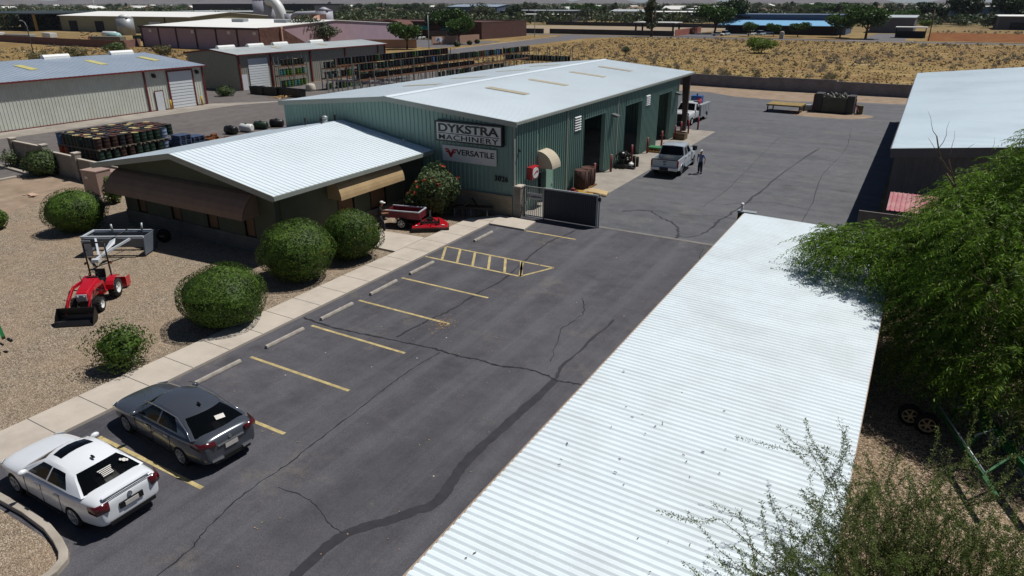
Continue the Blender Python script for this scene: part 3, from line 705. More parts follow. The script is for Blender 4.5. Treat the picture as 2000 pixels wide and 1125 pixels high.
for i in range(46):
    x = rng.uniform(-5.5, -.2); y = rng.uniform(6, 16); ll.cbox((x, y, cz(x)+.045+.012), (rng.uniform(.03, .07), rng.uniform(.01, .02), .01), rz=rng.random()*3)
tag(ll.build('fallen_leaves', mat('dry_leaf', '#5b4a38', .9, var=.4)), 'few dry brown leaves lying on the white carport sheets', 'leaves', kind='stuff')
gp = thing('gate_post', 'dark steel gate post with a small white camera behind the far end of the carport', 'gate post', (-6.4, 33.6, 0))
k = MB(); k.box(-.25, -.15, 0, .55, .15, 2.35); k.build('post', M_BLACK, gp)
k = MB(); k.box(-.28, -.18, 2.35, .6, .18, 2.42); k.build('cap', M_STEEL, gp)
k = MB(); k.cyl((-.1, 0, 2.42), .05, .25, 8); k.ell((-.1, -.05, 2.75), (.09, .12, .08)); k.build('lamp', M_WHITE, gp)  # white camera on a short stem, gives no light

# ---------------------------------------------------------------- big shed on the right
RX, RY0, RY1, RE, RR = -.8, 39.9, 86.4, 4.9, 6.1; RCX = 10.5; RX1 = 2*RCX-RX
rb = thing('storage_shed', 'wide dark grey steel shed with pale blue white gable roof right of the yard', 'building', (RCX, RY0, 0))
M_ROOFB = mat('pale_blue_roof', '#cbdbe4', .38, var=.04, scale=.4, spec=.5, dirt='#9fb0ba', dscale=.2, damt=.5)
M_SHED = mat('dark_grey_steel', '#565658', .55, var=.08, spec=.4)
k = MB()
rz_ = lambda x: RE+(RR-RE)*(1-abs(x-RCX)/(RCX-RX))-.08
for o_, u, n_, L in (((RX+.25, RY0+.2, 0), (1, 0, 0), (0, -1, 0), RX1-RX-.5), ((RX+.25, RY1-.2, 0), (1, 0, 0), (0, 1, 0), RX1-RX-.5)):
    k.ribbed(o_, u, n_, L, .305, .03, .2, 0, lambda s: rz_(RX+.25+s))
k.ribbed((RX+.25, RY0+.2, 0), (0, 1, 0), (-1, 0, 0), RY1-RY0-.4, .305, .03, .2, 0, RE-.05)
k.ribbed((RX1-.25, RY0+.2, 0), (0, 1, 0), (1, 0, 0), RY1-RY0-.4, .305, .03, .2, 0, RE-.05)
put(k, 'wall', M_SHED, rb)
k = MB(); k.ribroof((RX, RY0, RE), (RX, RY1, RE), (RCX, RY0, RR), (RCX, RY1, RR), .4, .025, .3); k.ribroof((RX1, RY0, RE), (RX1, RY1, RE), (RCX, RY0, RR), (RCX, RY1, RR), .4, .025, .3)
put(k, 'roof', M_ROOFB, rb)
k = MB()
for a, b, za, zb in ((RX, RCX, RE, RR), (RCX, RX1, RR, RE)):
    k.hexa([(a, RY0-.04, za-.45), (b, RY0-.04, zb-.45), (b, RY0, zb-.45), (a, RY0, za-.45), (a, RY0-.04, za+.03), (b, RY0-.04, zb+.03), (b, RY0, zb+.03), (a, RY0, za+.03)])
k.box(RX-.05, RY0-.04, RE-.12, RX, RY1, RE+.01)
put(k, 'fascia', M_SHED, rb)
# ---------------------------------------------------------------- vehicles
M_TYRE = mat('tyre_rubber', '#1b1b1c', .85, var=.2, spec=.2)
M_RIM = mat('alloy_rim', '#9b9ea2', .35, .6, var=.1)
M_PLAST = mat('black_plastic', '#141516', .6, var=.1)
M_TAIL = mat('tail_lamp_red', '#48070c', .15, var=.1, spec=.6, coat=.6)
M_CHROME = mat('chrome', '#c9cccf', .12, .9, var=.05)
M_LENS = mat('clear_lens', '#b9c0c4', .12, var=.05, spec=.6)
M_CARGLASS = mat('car_glass', '#07090b', .08, var=.05, spec=.15)
M_PLATE = mat('plate_white', '#b9b6b0', .5)
def paint(name, c, metal=.0, rough=.28):
    return mat(name, c, rough, metal, var=.02, spec=.5, coat=.7)
def evald(o):
    bpy.context.view_layer.update()
    me = bpy.data.meshes.new_from_object(o.evaluated_get(bpy.context.evaluated_depsgraph_get()))
    o.modifiers.clear(); old = o.data; o.data = me; me.name = old.name
    bpy.data.meshes.remove(old)
def body_shell(root, name, m, st, arches, ra, half, sub=2):
    """st: stations (x, half width at sill, half width at shoulder, z bottom, z shoulder, z top, half width of top, crown)"""
    k = MB(); rings = []
    for x, wb_, wsh, zb, zs, zt, wt, cr in st:
        h = [(wb_*.55, zb), (wb_*.93, zb+.01), (wb_, zb+.08), ((wb_+wsh)/2+.015, (zb+zs)/2), (wsh, zs-.06), (wsh*.985, zs), (wt, zt), (wt*.55, zt+cr*.75)]
        ring = [(x, 0, zb)] + [(x, y, z) for y, z in h] + [(x, 0, zt+cr)] + [(x, -y, z) for y, z in h[::-1]]
        rings.append(ring)
    k.loft(rings); o = k.build(name, m, root)
    b = o.modifiers.new('s', 'SUBSURF'); b.levels = b.render_levels = sub; evald(o)
    if arches:
        cut = MB()
        for x in arches:
            for s in (1, -1): cut.tube([(x, s*(half-.24), ra*.93), (x, s*(half+.3), ra*.93)], ra+.055, 28, smooth=False)
        c = cut.build('cutter', m); b = o.modifiers.new('b', 'BOOLEAN'); b.object = c; b.operation = 'DIFFERENCE'; b.solver = 'EXACT'; evald(o)
        bpy.data.objects.remove(c)
    for p in o.data.polygons: p.use_smooth = True
    try: o.data.set_sharp_from_angle(angle=radians(38))
    except Exception: pass
    o.data.materials.clear(); o.data.materials.append(m)
    return o
def wheel(root, x, y, r, wd, s, rim_m=None, spokes=5, dual=False):
    rim_m = rim_m or M_RIM
    k = MB(); prof = [(r*.62, .5), (r*.9, .5), (r*.985, .38), (r, .2), (r, -.2), (r*.985, -.38), (r*.9, -.5), (r*.62, -.5)]
    n = 28; rings = [[(x+q*cos(2*pi*j/n), y+t*wd, r+q*sin(2*pi*j/n)) for j in range(n)] for q, t in prof]
    k.loft(rings, cap=False); w_ = k.build('wheel', M_TYRE, root)
    k = MB(); yo = y+s*wd*.36
    k.tube([(x, y-s*wd*.1, r), (x, yo-s*.05, r)], r*.64, 24); k.build('brake_drum', M_PLAST, w_)
    k = MB(); k.loft([[(x+q*cos(2*pi*j/24), yy, r+q*sin(2*pi*j/24)) for j in range(24)] for q, yy in ((r*.64, yo-s*.05), (r*.66, yo+s*.03), (r*.6, yo+s*.035), (r*.56, yo-s*.03))], cap=False)
    for i in range(spokes):
        a = 2*pi*i/spokes+.3; c0 = Vector((x, yo+s*.02, r)); d = Vector((cos(a), 0, sin(a))); k.bar(c0+d*r*.06, c0+d*r*.6, r*.13*(5/spokes)**.5, .03, up=(0, s, 0))
    k.disc((x, yo+s*.02, r), r*.17, (0, 1, 0), .05, 16); k.build('rim', rim_m, w_)
    return w_
def grid_faces(k, P, us, vs, inside):
    for i in range(len(us)-1):
        for j in range(len(vs)-1):
            u, v = (us[i]+us[i+1])/2, (vs[j]+vs[j+1])/2
            if inside(u, v): k.add([P(us[i], vs[j]), P(us[i+1], vs[j]), P(us[i+1], vs[j+1]), P(us[i], vs[j+1])], [(0, 1, 2, 3)], True)
def fine(*b):
    out = []
    for a, c in zip(b, b[1:]): out += [a+(c-a)*i/4 for i in range(4)]
    return out+[b[-1]]
def cabin(root, m, xf, xr, w_, zb, zt, crown, sidewins, glass, bowf=.1, bowr=.09, sunroof=None, hb=.1, ht=.86):
    """xf/xr(h): ends of the cabin at height h; w_(h,u) half width; zb/zt(u)"""
    X = lambda h, u: xf(h)+(xr(h)-xf(h))*u
    Zs = lambda h, u: zb(u)+(zt(u)-zb(u))*h
    k = MB(); gl = {}
    for s in (1, -1):
        P = lambda u, h: (X(h, u), s*w_(h, u), Zs(h, u))
        us = sorted(set([0, 1]+[q for a in sidewins for q in a])); us = fine(*us); hs = fine(0, hb, ht, 1)
        inw = lambda u, h: any(a < u < b for a, b in sidewins) and hb < h < ht
        grid_faces(k, P, us, hs, lambda u, h: not inw(u, h))
        for a, b in sidewins:
            g = MB(); grid_faces(g, P, us, hs, lambda u, h: a < u < b and hb < h < ht); g.build('side_window', glass, root)
    T = lambda u, t: (X(1, u)+(bowf*(1-u)-bowr*u)*(1-t*t), t*w_(1, u), zt(u)+crown*(1-t*t)*min(1, 1))
    ts = fine(-1, -.74, .74, 1) if sunroof else fine(-1, -.5, .5, 1); us = fine(0, *(sunroof or (.4,)), 1)
    grid_faces(k, T, us, ts, lambda u, t: not (sunroof and sunroof[0] < u < sunroof[1] and abs(t) < .74))
    if sunroof:
        g = MB(); grid_faces(g, T, us, ts, lambda u, t: sunroof[0] < u < sunroof[1] and abs(t) < .74); g.build('sunroof', glass, root)
    for nm, xx, u, bow, mg in (('windscreen', xf, 0, bowf, (.93, .04, .95)), ('rear_window', xr, 1, -bowr, (.92, .06, .94))):
        P = lambda t, h: (xx(h)+bow*(1-t*t), t*w_(h, u), Zs(h, u)+crown*(1-t*t)*h)
        ts2 = fine(-1, -mg[0], 0, mg[0], 1); hs = fine(0, mg[1], mg[2], 1)
        ins = lambda t, h: abs(t) < mg[0] and mg[1] < h < mg[2]
        grid_faces(k, P, ts2, hs, lambda t, h: not ins(t, h))
        g = MB(); grid_faces(g, P, ts2, hs, ins); g.build(nm, glass, root)
    o = k.build('roof', m, root)
    # weld the patches so that the shading runs smoothly over them
    bm = bmesh.new(); bm.from_mesh(o.data); bmesh.ops.remove_doubles(bm, verts=bm.verts, dist=.004); bmesh.ops.recalc_face_normals(bm, faces=bm.faces); bm.to_mesh(o.data); bm.free()
    try: o.data.set_sharp_from_angle(angle=radians(45))
    except Exception: pass
    return o
def lerp(a, b, t): return a+(b-a)*t
def pl(pts):
    def f(t):
        for (a, va), (b, vb) in zip(pts, pts[1:]):
            if t <= b: return va+(vb-va)*(t-a)/(b-a) if b > a else vb
        return pts[-1][1]
    return f
def mirror(root, x, y, z, s, m):
    k = MB(); k.ell((x, y+s*.09, z), (.075, .115, .075), 12, 8); k.bar((x, y-s*.02, z-.04), (x, y+s*.05, z-.02), .06, .05); return k.build('mirror', m, root)
def patch(root, name, m, pts, th=.02):
    """a thin plate through 3-D points (a lamp, a badge), its thickness along its own normal"""
    P = [Vector(p) for p in pts]; n = (P[1]-P[0]).cross(P[2]-P[0]).normalized(); k = MB(); k.extr([p-n*th*.3 for p in P], n*th); return k.build(name, m, root)

def sedan(lab, loc, rz, col, L=4.55, W=1.76, H=1.45, wb=2.578, fo=.9, sun=None, rimm=None, spokes=5, fast=0, glass=None):
    """nose along +x, origin on the ground between the axles"""
    t = thing('parked_sedan', lab, 'car', loc, rz); hw = W/2; r = .325; glass = glass or M_CARGLASS
    xa, xb = wb/2, -wb/2; n_ = xa+fo; e = n_-L
    bl = .93+fast*.0   # belt line
    st = [(n_, hw*.62, hw*.66, .32, .5, .58, hw*.5, .02), (n_-.1, hw*.8, hw*.84, .24, .6, .7, hw*.62, .03), (n_-.35, hw*.93, hw*.95, .2, .7, .76, hw*.78, .04), (xa, hw*.97, hw*.985, .19, .74, .84, hw*.8, .06), (xa-.55, hw*.98, hw, .18, .8, .93, hw*.82, .06),
          (xa-.95, hw*.98, hw, .18, .84, .95, hw*.84, .02), (0, hw*.99, hw, .18, .86, .96, hw*.86, .0), (xb+.5, hw*.98, hw, .18, .88, .97, hw*.86, .0), (xb, hw*.98, hw*.99, .2, .9, 1.0, hw*.84, .02), (xb-.4, hw*.95, hw*.96, .22, .92, 1.03, hw*.8, .03), (e+.32, hw*.9, hw*.93, .24, .93, 1.045, hw*.76, .03),
          (e+.12, hw*.86, hw*.89, .27, .92, 1.03, hw*.72, .025), (e+.02, hw*.8, hw*.83, .34, .86, .93, hw*.66, .02), (e, hw*.72, hw*.76, .42, .74, .8, hw*.6, .01)]
    body_shell(t, 'body', col, st, (xa, xb), r, hw)
    xf = pl([(0, xa-.5), (.5, xa-.88), (.85, xa-1.14), (1, xa-1.28)]) ; xr = pl([(0, xb-.48-.16*fast), (.5, xb-.2-.12*fast), (.85, xb+.04-.04*fast), (1, xb+.17)])
    zt = pl([(0, H-.11), (.3, H-.055), (.6, H-.06), (1, H-.14)]); zb = pl([(0, .93), (1, 1.0)])
    w_ = lambda h, u: (hw*.94-.2*h-.07*h**6)*(1-.07*abs(u-.45)*2*h)*(1-.05*max(0, u-.8)*5*(1-h)*.8)
    cabin(t, col, xf, xr, w_, zb, zt, .075, ((.09, .42), (.45, .78)), glass, bowf=.13, bowr=.12+.1*fast, sunroof=sun)
    for x in (xa, xb):
        for s in (1, -1): wheel(t, x, s*(hw-.105), r, .21, s, rimm, spokes)
    for s in (1, -1):
        mirror(t, xa-.78, s*hw*.95, 1.0, s, col)
        k = MB(); y0 = s*(hw*.985)
        for xd in (xa-.62, -.08, xb+.42):
            k.bar((xd, s*(hw*1.004), .28), (xd-.02, s*(hw*1.0), .84), .012, .012)
        k.bar((xa-.5, s*(hw*1.0), .235), (xb+.5, s*(hw*1.0), .235), .02, .03); k.build('door_seam', M_PLAST, t)
        for xd in (.08, xb+.52):
            k = MB(); k.bar((xd-.1, s*(hw+.022), .8), (xd+.08, s*(hw+.022), .8), .025, .03); k.build('door_handle', M_CHROME if rimm is None else M_CHROME, t)
        patch(t, 'headlight', M_LENS, [(n_-.06, s*hw*.74, .56), (n_-.3, s*hw*.955, .66), (n_-.34, s*hw*.94, .73), (n_-.12, s*hw*.7, .69)], .012)
    return t, dict(e=e, hw=hw, xa=xa, xb=xb, n=n_)
WHITEP = paint('white_car_paint', '#d8dce0')
GREYP = paint('dark_grey_car_paint', '#4b5058', .35, .25)
car, q = sedan('white sedan with black sunroof parked nearest the curved kerb', (-17.1, 6.93, .012), pi+radians(.8), WHITEP, sun=(.1, .42))
e, hw = q['e'], q['hw']
for s in (1, -1):
    k = MB(); k.loft([[(x, s*y, z) for x, y, z in row] for row in (((e+.3, hw*.95, .74), (e+.28, hw*.97, .85), (e+.31, hw*.96, .93)), ((e+.07, hw*.905, .7), (e+.06, hw*.915, .82), (e+.1, hw*.895, .94)), ((e-.03, hw*.62, .73), (e-.03, hw*.6, .8), (e+.01, hw*.58, .95)))], closed=False, cap=False)
    o = k.build('tail_lamp', M_TAIL, car); sm = o.modifiers.new('solid', 'SOLIDIFY'); sm.thickness = .035; sm.offset = 0
    for yy in (.72, .84):
        k = MB(); k.disc((e-.01+(yy-.62)*.45, s*hw*yy, .82), .042, (-1, s*.5, .1), .05, 12); k.build('lamp_ring', M_LENS, o)
k = MB(); k.box(e-.03, -.3, .6, e+.02, .3, .76); k.build('plate_recess', M_PLAST, car)
k = MB(); k.box(e-.045, -.17, .62, e-.03, .17, .73); k.build('licence_plate', M_PLATE, car)
k = MB(); k.disc((e+.0, 0, .86), .06, (-1, 0, .4), .03, 18); k.build('badge', M_CHROME, car)
k = MB(); k.bar((e+.1, -hw*.68, 1.055), (e+.1, hw*.68, 1.055), .09, .02); k.build('boot_spoiler', WHITEP, car)
k = MB(); k.bar((e+.025, -hw*.72, 1.0), (e+.025, hw*.72, 1.0), .012, .02); k.build('boot_seam', M_PLAST, car)
k = MB(); k.box(e-.012, -hw*.66, .3, e+.02, hw*.66, .4); k.build('bumper_skirt', M_PLAST, car)
k = MB(); k.ell((-1.1, 0, 1.47), (.09, .03, .035)); k.build('antenna', M_PLAST, car)
k = MB()
for i, wd in enumerate((.34, .3, .26, .26, .26)):
    k.box(-.012, -wd/2, .1-i*.045, 0, wd/2, .122-i*.045)
o = k.build('window_text', M_PLATE, car); o.location = (q['xb']-.36, .04, 1.24); o.rotation_euler = (0, radians(57), 0)
k = MB(); k.disc((0, 0, 0), .05, (1, 0, 0), .01, 10); k.disc((0, .06, .05), .035, (1, 0, 0), .01, 8); k.disc((0, -.05, -.04), .035, (1, 0, 0), .01, 8)
o = k.build('window_sticker', M_PLATE, car); o.location = (q['xb']-.28, -.46, 1.25); o.rotation_euler = (0, radians(57), 0)

car, q = sedan('dark grey sedan parked beside the white sedan, red wraparound tail lamps', (-17.02, 9.93, .012), pi-radians(4.2), GREYP, L=4.84, W=1.83, H=1.45, wb=2.795, fo=.97, spokes=10, fast=1)
e, hw = q['e'], q['hw']
for s in (1, -1):
    k = MB(); k.loft([[(x, s*y, z) for x, y, z in row] for row in (((e+.45, hw*.965, .85), (e+.43, hw*.98, .92), (e+.46, hw*.97, .98)), ((e+.09, hw*.91, .8), (e+.07, hw*.92, .89), (e+.11, hw*.89, 1.0)), ((e-.03, hw*.5, .82), (e-.03, hw*.5, .88), (e+.01, hw*.49, .97)))], closed=False, cap=False)
    o = k.build('tail_lamp', M_TAIL, car); sm = o.modifiers.new('solid', 'SOLIDIFY'); sm.thickness = .035; sm.offset = 0
    k = MB(); k.bar((e-.02, s*.3, .4), (e+.02, s*.62, .4), .06, .06); k.build('exhaust_tip', M_CHROME, car)
for s in (1, -1):
    k = MB(); k.tube([(.42, s*.66, 1.34), (-.1, s*.68, 1.405), (-.75, s*.68, 1.4), (-1.2, s*.66, 1.345), (-1.65, s*.74, 1.16), (-2.0, s*.84, 1.0)], .014, 6); k.build('window_trim', M_CHROME, car)
k = MB(); k.box(e-.03, -.19, .62, e+.02, .19, .75); k.build('licence_plate', M_PLATE, car)
k = MB(); k.bar((e-.01, -.4, .79), (e-.01, .4, .79), .04, .03); k.build('boot_trim', M_CHROME, car)
k = MB(); k.disc((e+.01, 0, .9), .05, (-1, 0, .4), .03, 16); k.build('badge', M_CHROME, car)
k = MB(); k.box(e-.015, -hw*.6, .28, e+.02, hw*.6, .4); k.build('bumper_skirt', M_PLAST, car)
k = MB(); k.ell((-1.2, 0, 1.47), (.1, .025, .05)); k.build('antenna', M_PLAST, car)
k = MB(); k.box(-.012, -.13, -.07, 0, .13, .07); o = k.build('window_sticker', M_PLATE, car); o.location = (q['xb']-.52, -.12, 1.24); o.rotation_euler = (.15, radians(57), 0)

# ---- pickup
def pickup_cab(t, col, x0, W, zc, H, crew=True, glass=None):
    """cab from the bonnet back; x0 = dashboard"""
    hw = W/2; ln = 2.5 if crew else 1.45
    xf = pl([(0, x0), (1, x0-.62)]); xr = pl([(0, x0-ln), (1, x0-ln+.16)])
    w_ = lambda h, u: hw*.96-.16*h**1.2
    wins = ((.17, .53), (.57, .93)) if crew else ((.24, .88),)
    cabin(t, col, xf, xr, w_, pl([(0, zc), (1, zc)]), pl([(0, H-.05), (.4, H), (1, H-.03)]), .035, wins, glass or M_CARGLASS, bowf=.07, bowr=.03, hb=.08, ht=.84)
pk = thing('pickup_truck', 'silver white crew cab pickup with open bed parked by the workshop bays', 'pickup truck', (-15.35, 51.35, .018), radians(90+4))
PW = paint('silver_white_paint', '#b4bdc4', .1)
hw = 1.0; xa, xb = 2.1, -2.0; r = .4
st = [(3.02, .86, .86, .5, .95, 1.1, .72, .02), (2.85, .95, .95, .45, 1.05, 1.22, .8, .03), (xa, 1.0, 1.0, .45, 1.1, 1.27, .82, .04), (1.2, 1.0, 1.0, .45, 1.15, 1.3, .86, .03), (.9, 1.0, 1.0, .45, 1.18, 1.28, .94, .0), (-.2, 1.0, 1.0, .45, 1.18, 1.28, .94, 0), (-1.25, 1.0, 1.0, .45, 1.18, 1.28, .95, 0), (-1.3, 1.0, 1.0, .45, 1.18, 1.28, .95, 0)]
body_shell(pk, 'body', PW, st, (xa,), r, hw)
pickup_cab(pk, PW, 1.2, 2.0, 1.26, 1.97)
def bed(t, col, x0, x1, hw, zf, zt, xb, r):
    k = MB()
    k.box(x1, -hw+.1, zf-.1, x0, hw-.1, zf); k.build('bed_floor', M_PLAST, t)
    for s in (1, -1):
        st = [(x0, zf), (x1, zf)]
        k = MB(); arch = [(xb+(r+.08)*cos(a), max(.45, r*.93+(r+.08)*sin(a))) for a in [pi*i/12 for i in range(13)]]
        prof = [(x0, .5), *[p for p in arch if x1 < p[0] < x0], (x1, .55), (x1, zt), (x0, zt)]
        y0, y1 = (hw-.09, hw) if s > 0 else (-hw, -hw+.09)
        k.extr([(x, y0, z) for x, z in prof], (0, y1-y0, 0)); k.build('bed_side', col, t, bevel=.03)
        k = MB(); k.box(xb-.45, s*hw-s*.1-(.2 if s > 0 else 0), zf, xb+.45, s*hw-s*.1+(0 if s > 0 else .2), zf+.26); k.build('wheel_housing', M_PLAST, t)
    k = MB(); k.box(x0-.06, -hw+.09, zf, x0, hw-.09, zt-.02); k.build('bed_front', col, t)
bed(pk, PW, -1.32, -3.2, 1.0, .82, 1.32, xb, r)
k = MB(); k.box(-3.27, -.9, .62, -3.2, .9, 1.31); k.build('tailgate', PW, pk, bevel=.03)
k = MB(); k.box(-3.285, -.13, 1.12, -3.265, .13, 1.2); k.build('tailgate_handle', M_PLAST, pk)
k = MB(); k.ell((-3.275, 0, .98), (.02, .1, .045), 14, 8); k.build('badge', mat('blue_badge', '#2a3f63', .3), pk)
k = MB(); k.box(-3.29, -.91, 1.28, -3.19, .91, 1.335); k.build('tailgate_cap', M_PLAST, pk)
for s in (1, -1):
    k = MB(); k.box(-3.285, s*.95-.06, .8, -3.1, s*.95+.06, 1.24); k.build('tail_lamp', mat('tail_lamp_bright', '#8e1218', .2, coat=.5), pk, bevel=.02)
    k = MB(); k.hexa([(1.35, s*1.0, 1.28), (1.5, s*1.0, 1.28), (1.5, s*1.28, 1.3), (1.35, s*1.28, 1.3), (1.35, s*1.02, 1.38), (1.45, s*1.02, 1.38), (1.48, s*1.3, 1.64), (1.33, s*1.3, 1.64)]); k.box(1.05, s*1.14-.12, 1.3, 1.18, s*1.14+.12, 1.66); k.build('mirror', M_PLAST, pk)
    k = MB(); k.bar((1.1, s*1.05, .48), (-1.1, s*1.05, .48), .14, .06); k.build('running_board', M_CHROME, pk)
    k = MB()
    for xd in (1.15, -.05, -1.15): k.bar((xd, s*1.008, .55), (xd, s*1.0, 1.22), .014, .014)
    k.build('door_seam', M_PLAST, pk)
    for xd in (.08, -1.0):
        k = MB(); k.bar((xd-.02, s*1.02, 1.1), (xd+.18, s*1.02, 1.1), .03, .04); k.build('door_handle', M_PLAST, pk)
    for x in (xa, xb): wheel(pk, x, s*.88, r, .27, s, None, 8)
    k = MB(); k.loft([[(xb+(r+.07)*cos(a), s*1.0, r*.93+(r+.07)*sin(a)), (xb+(r+.07)*cos(a), s*1.04, r*.93+(r+.07)*sin(a)), (xb+(r+.13)*cos(a), s*1.0, r*.93+(r+.13)*sin(a))] for a in [pi*i/12 for i in range(13)]]); k.build('wheel_arch', PW, pk)
k = MB(); k.box(-3.42, -.98, .55, -3.28, .98, .78); k.build('rear_bumper', M_CHROME, pk, bevel=.03)
k = MB(); k.box(-3.43, -.32, .58, -3.41, .32, .78); k.build('plate_recess', M_PLAST, pk)
k = MB(); k.box(-3.2, -.9, .48, 2.9, .9, .6); k.build('chassis', M_PLAST, pk)
k = MB(); k.box(-2.9, .1, .83, -2.3, .8, .9); o = k.build('cardboard_box', mat('cardboard', '#c5b79c', .8), None, (pk.location), (0, 0, pk.rotation_euler.z)); tag(o, 'flat pale cardboard lying in the bed of the silver pickup', 'cardboard')

# ---- service truck behind the open bay
sv = thing('service_truck', 'white service truck with grey tool body, tanks and a blue welder on top', 'truck', (-21.05, 74.3, .016), radians(-90-1))
SW = paint('white_truck_paint', '#c6c9ca')
xa, xb = 2.5, -2.2; r = .42
st = [(3.4, .88, .88, .55, 1.0, 1.18, .76, .02), (3.2, .97, .97, .5, 1.1, 1.3, .82, .03), (xa, 1.02, 1.02, .5, 1.15, 1.36, .84, .04), (1.6, 1.02, 1.02, .5, 1.2, 1.38, .88, .03), (1.3, 1.02, 1.02, .5, 1.25, 1.36, .95, 0), (.1, 1.02, 1.02, .5, 1.25, 1.36, .95, 0), (0, 1.02, 1.02, .5, 1.25, 1.36, .95, 0)]
body_shell(sv, 'body', SW, st, (xa,), r, 1.02); pickup_cab(sv, SW, 1.55, 2.04, 1.34, 2.08, False)
k = MB(); k.box(3.38, -.8, .72, 3.44, .8, 1.16); k.build('grille', M_PLAST, sv)
k = MB(); k.box(3.4, -1.0, .5, 3.55, 1.0, .72); k.build('front_bumper', M_PLAST, sv, bevel=.03)
k = MB(); k.box(3.2, -.9, .98, 3.22, .9, 1.3) ; k.build('hood_guard', M_CARGLASS, sv)
for s in (1, -1):
    patch(sv, 'headlight', M_LENS, [(3.42, s*.62, .82), (3.36, s*.9, .82), (3.34, s*.9, 1.1), (3.41, s*.62, 1.1)], .05)
    for x in (xa, xb): wheel(sv, x, s*.92, r, .3, s, M_WHITE, 6)
    k = MB(); arch = [(xb+(r+.09)*cos(a), .4+(r+.09)*sin(a)) for a in [pi*i/12 for i in range(13)]]
    y0 = s*1.15; prof = [(-.1, .55), *arch, (-3.6, .55), (-3.6, 1.75), (-.1, 1.75)]
    k.extr([(x, y0, z) for x, z in prof], (0, -s*.45, 0)); sb = k.build('tool_body', mat('tool_body_grey', '#8f9498', .45, var=.06), sv)
    k = MB()
    for xd in (-.9, -1.6, -2.8): k.bar((xd, s*1.153, .95), (xd, s*1.153, 1.7), .015, .01)
    k.build('locker_seam', M_PLAST, sb)
    k = MB(); k.box(1.15, s*1.2-.13, 1.35, 1.28, s*1.2+.13, 1.75); k.build('mirror', M_PLAST, sv)
k = MB(); k.box(-3.6, -.7, .8, -.1, .7, .95); k.build('deck', M_PLAST, sv)
k = MB(); k.cbox((-.5, .7, 1.755), (.5, .5, .01))
k = MB(); k.cyl((-.75, -.45, .95), .5, 1.05, 20); k.build('tank', mat('tank_grey_white', '#b3b7b6', .5), sv)
k = MB(); k.cyl((-1.35, .5, .95), .22, 1.25, 16); k.cyl((-1.35, .5, 2.2), .1, .1, 12); k.build('gas_bottle', M_RED, sv)
k = MB(); k.box(-2.6, -.55, 1.5, -1.7, .55, 2.45); k.cyl((-2.1, 0, 2.45), .08, .25, 10); k.build('welder', mat('blue_paint', '#1f4f8c', .4), sv, bevel=.04)
k = MB(); k.tube([(-.15, .9, 1.4), (-.15, .9, 2.15), (-.15, -.9, 2.15), (-.15, -.9, 1.4)], .03, 8); k.build('head_rack', M_STEEL, sv)

# ---- simple far cars
def far_car(lab, px, py, rz, col, kind='sedan', grp='cars parked far beyond the desert lot'):
    t = thing('parked_car', lab, 'car', G(px, py)+Vector((0, 0, .02)), rz, grp)
    H = {'sedan': 1.45, 'suv': 1.75, 'pickup': 1.8}[kind]; k = MB()
    k.loft([[(x, y*.9, z) for y, z in ((-1, .3), (1, .3), (1, .75), (.85, z1), (-.85, z1), (-1, .75))] for x, z1 in ((2.3, .7), (2.1, .85), (1.0, .95), (-1.9, .98), (-2.25, .9))], smooth=False); k.build('body', col, t, bevel=.06)
    xr, xe = {'sedan': (-1.0, -1.7), 'suv': (-2.0, -2.2), 'pickup': (-.5, -.7)}[kind]
    k = MB(); k.loft([[(x, y, z) for x, y in ((1.1-.6*f, -.8+.14*f), (1.1-.6*f, .8-.14*f), (lerp(xe, xr, f), .8-.14*f), (lerp(xe, xr, f), -.8+.14*f))] for f, z in ((0, .92), (.85, H-.08))], smooth=False); k.build('windows', M_CARGLASS, t)
    k = MB(); k.box(xr+.05, -.66, H-.09, .5, .66, H); k.build('roof', col, t, bevel=.03)
    for x in (1.4, -1.35):
        for s in (1, -1): k = MB(); k.disc((x, s*.8, .32), .32, (0, 1, 0), .2, 14); k.build('wheel', M_TYRE, t)
    return t
# ---------------------------------------------------------------- people
SKIN = mat('skin', '#a8765a', .6, var=.05, spec=.3)
def skin_body(root, name, m, chains, sub=2):
    """one continuous surface grown over a skeleton: chains of (x, y, z, radius); equal points are shared joints"""
    vs, es, rad, idx = [], [], [], {}
    for ch in chains:
        prev = None
        for x, y, z, r in ch:
            key = (round(x, 3), round(y, 3), round(z, 3))
            if key not in idx: idx[key] = len(vs); vs.append((x, y, z)); rad.append(r)
            i = idx[key]
            if prev is not None and prev != i: es.append((prev, i))
            prev = i
    me = bpy.data.meshes.new(name); me.from_pydata(vs, es, []); o = bpy.data.objects.new(name, me); COL.objects.link(o); o.parent = None
    sk_ = o.modifiers.new('skin', 'SKIN'); sk_.use_smooth_shade = True
    for i, sv_ in enumerate(me.skin_vertices[0].data):
        rr = rad[i]; sv_.radius = rr if isinstance(rr, tuple) else (rr, rr)
    me.skin_vertices[0].data[0].use_root = True
    b = o.modifiers.new('sub', 'SUBSURF'); b.levels = b.render_levels = sub; evald(o)
    o.data.materials.clear(); o.data.materials.append(m); o.parent = root
    for p in o.data.polygons: p.use_smooth = True
    return o
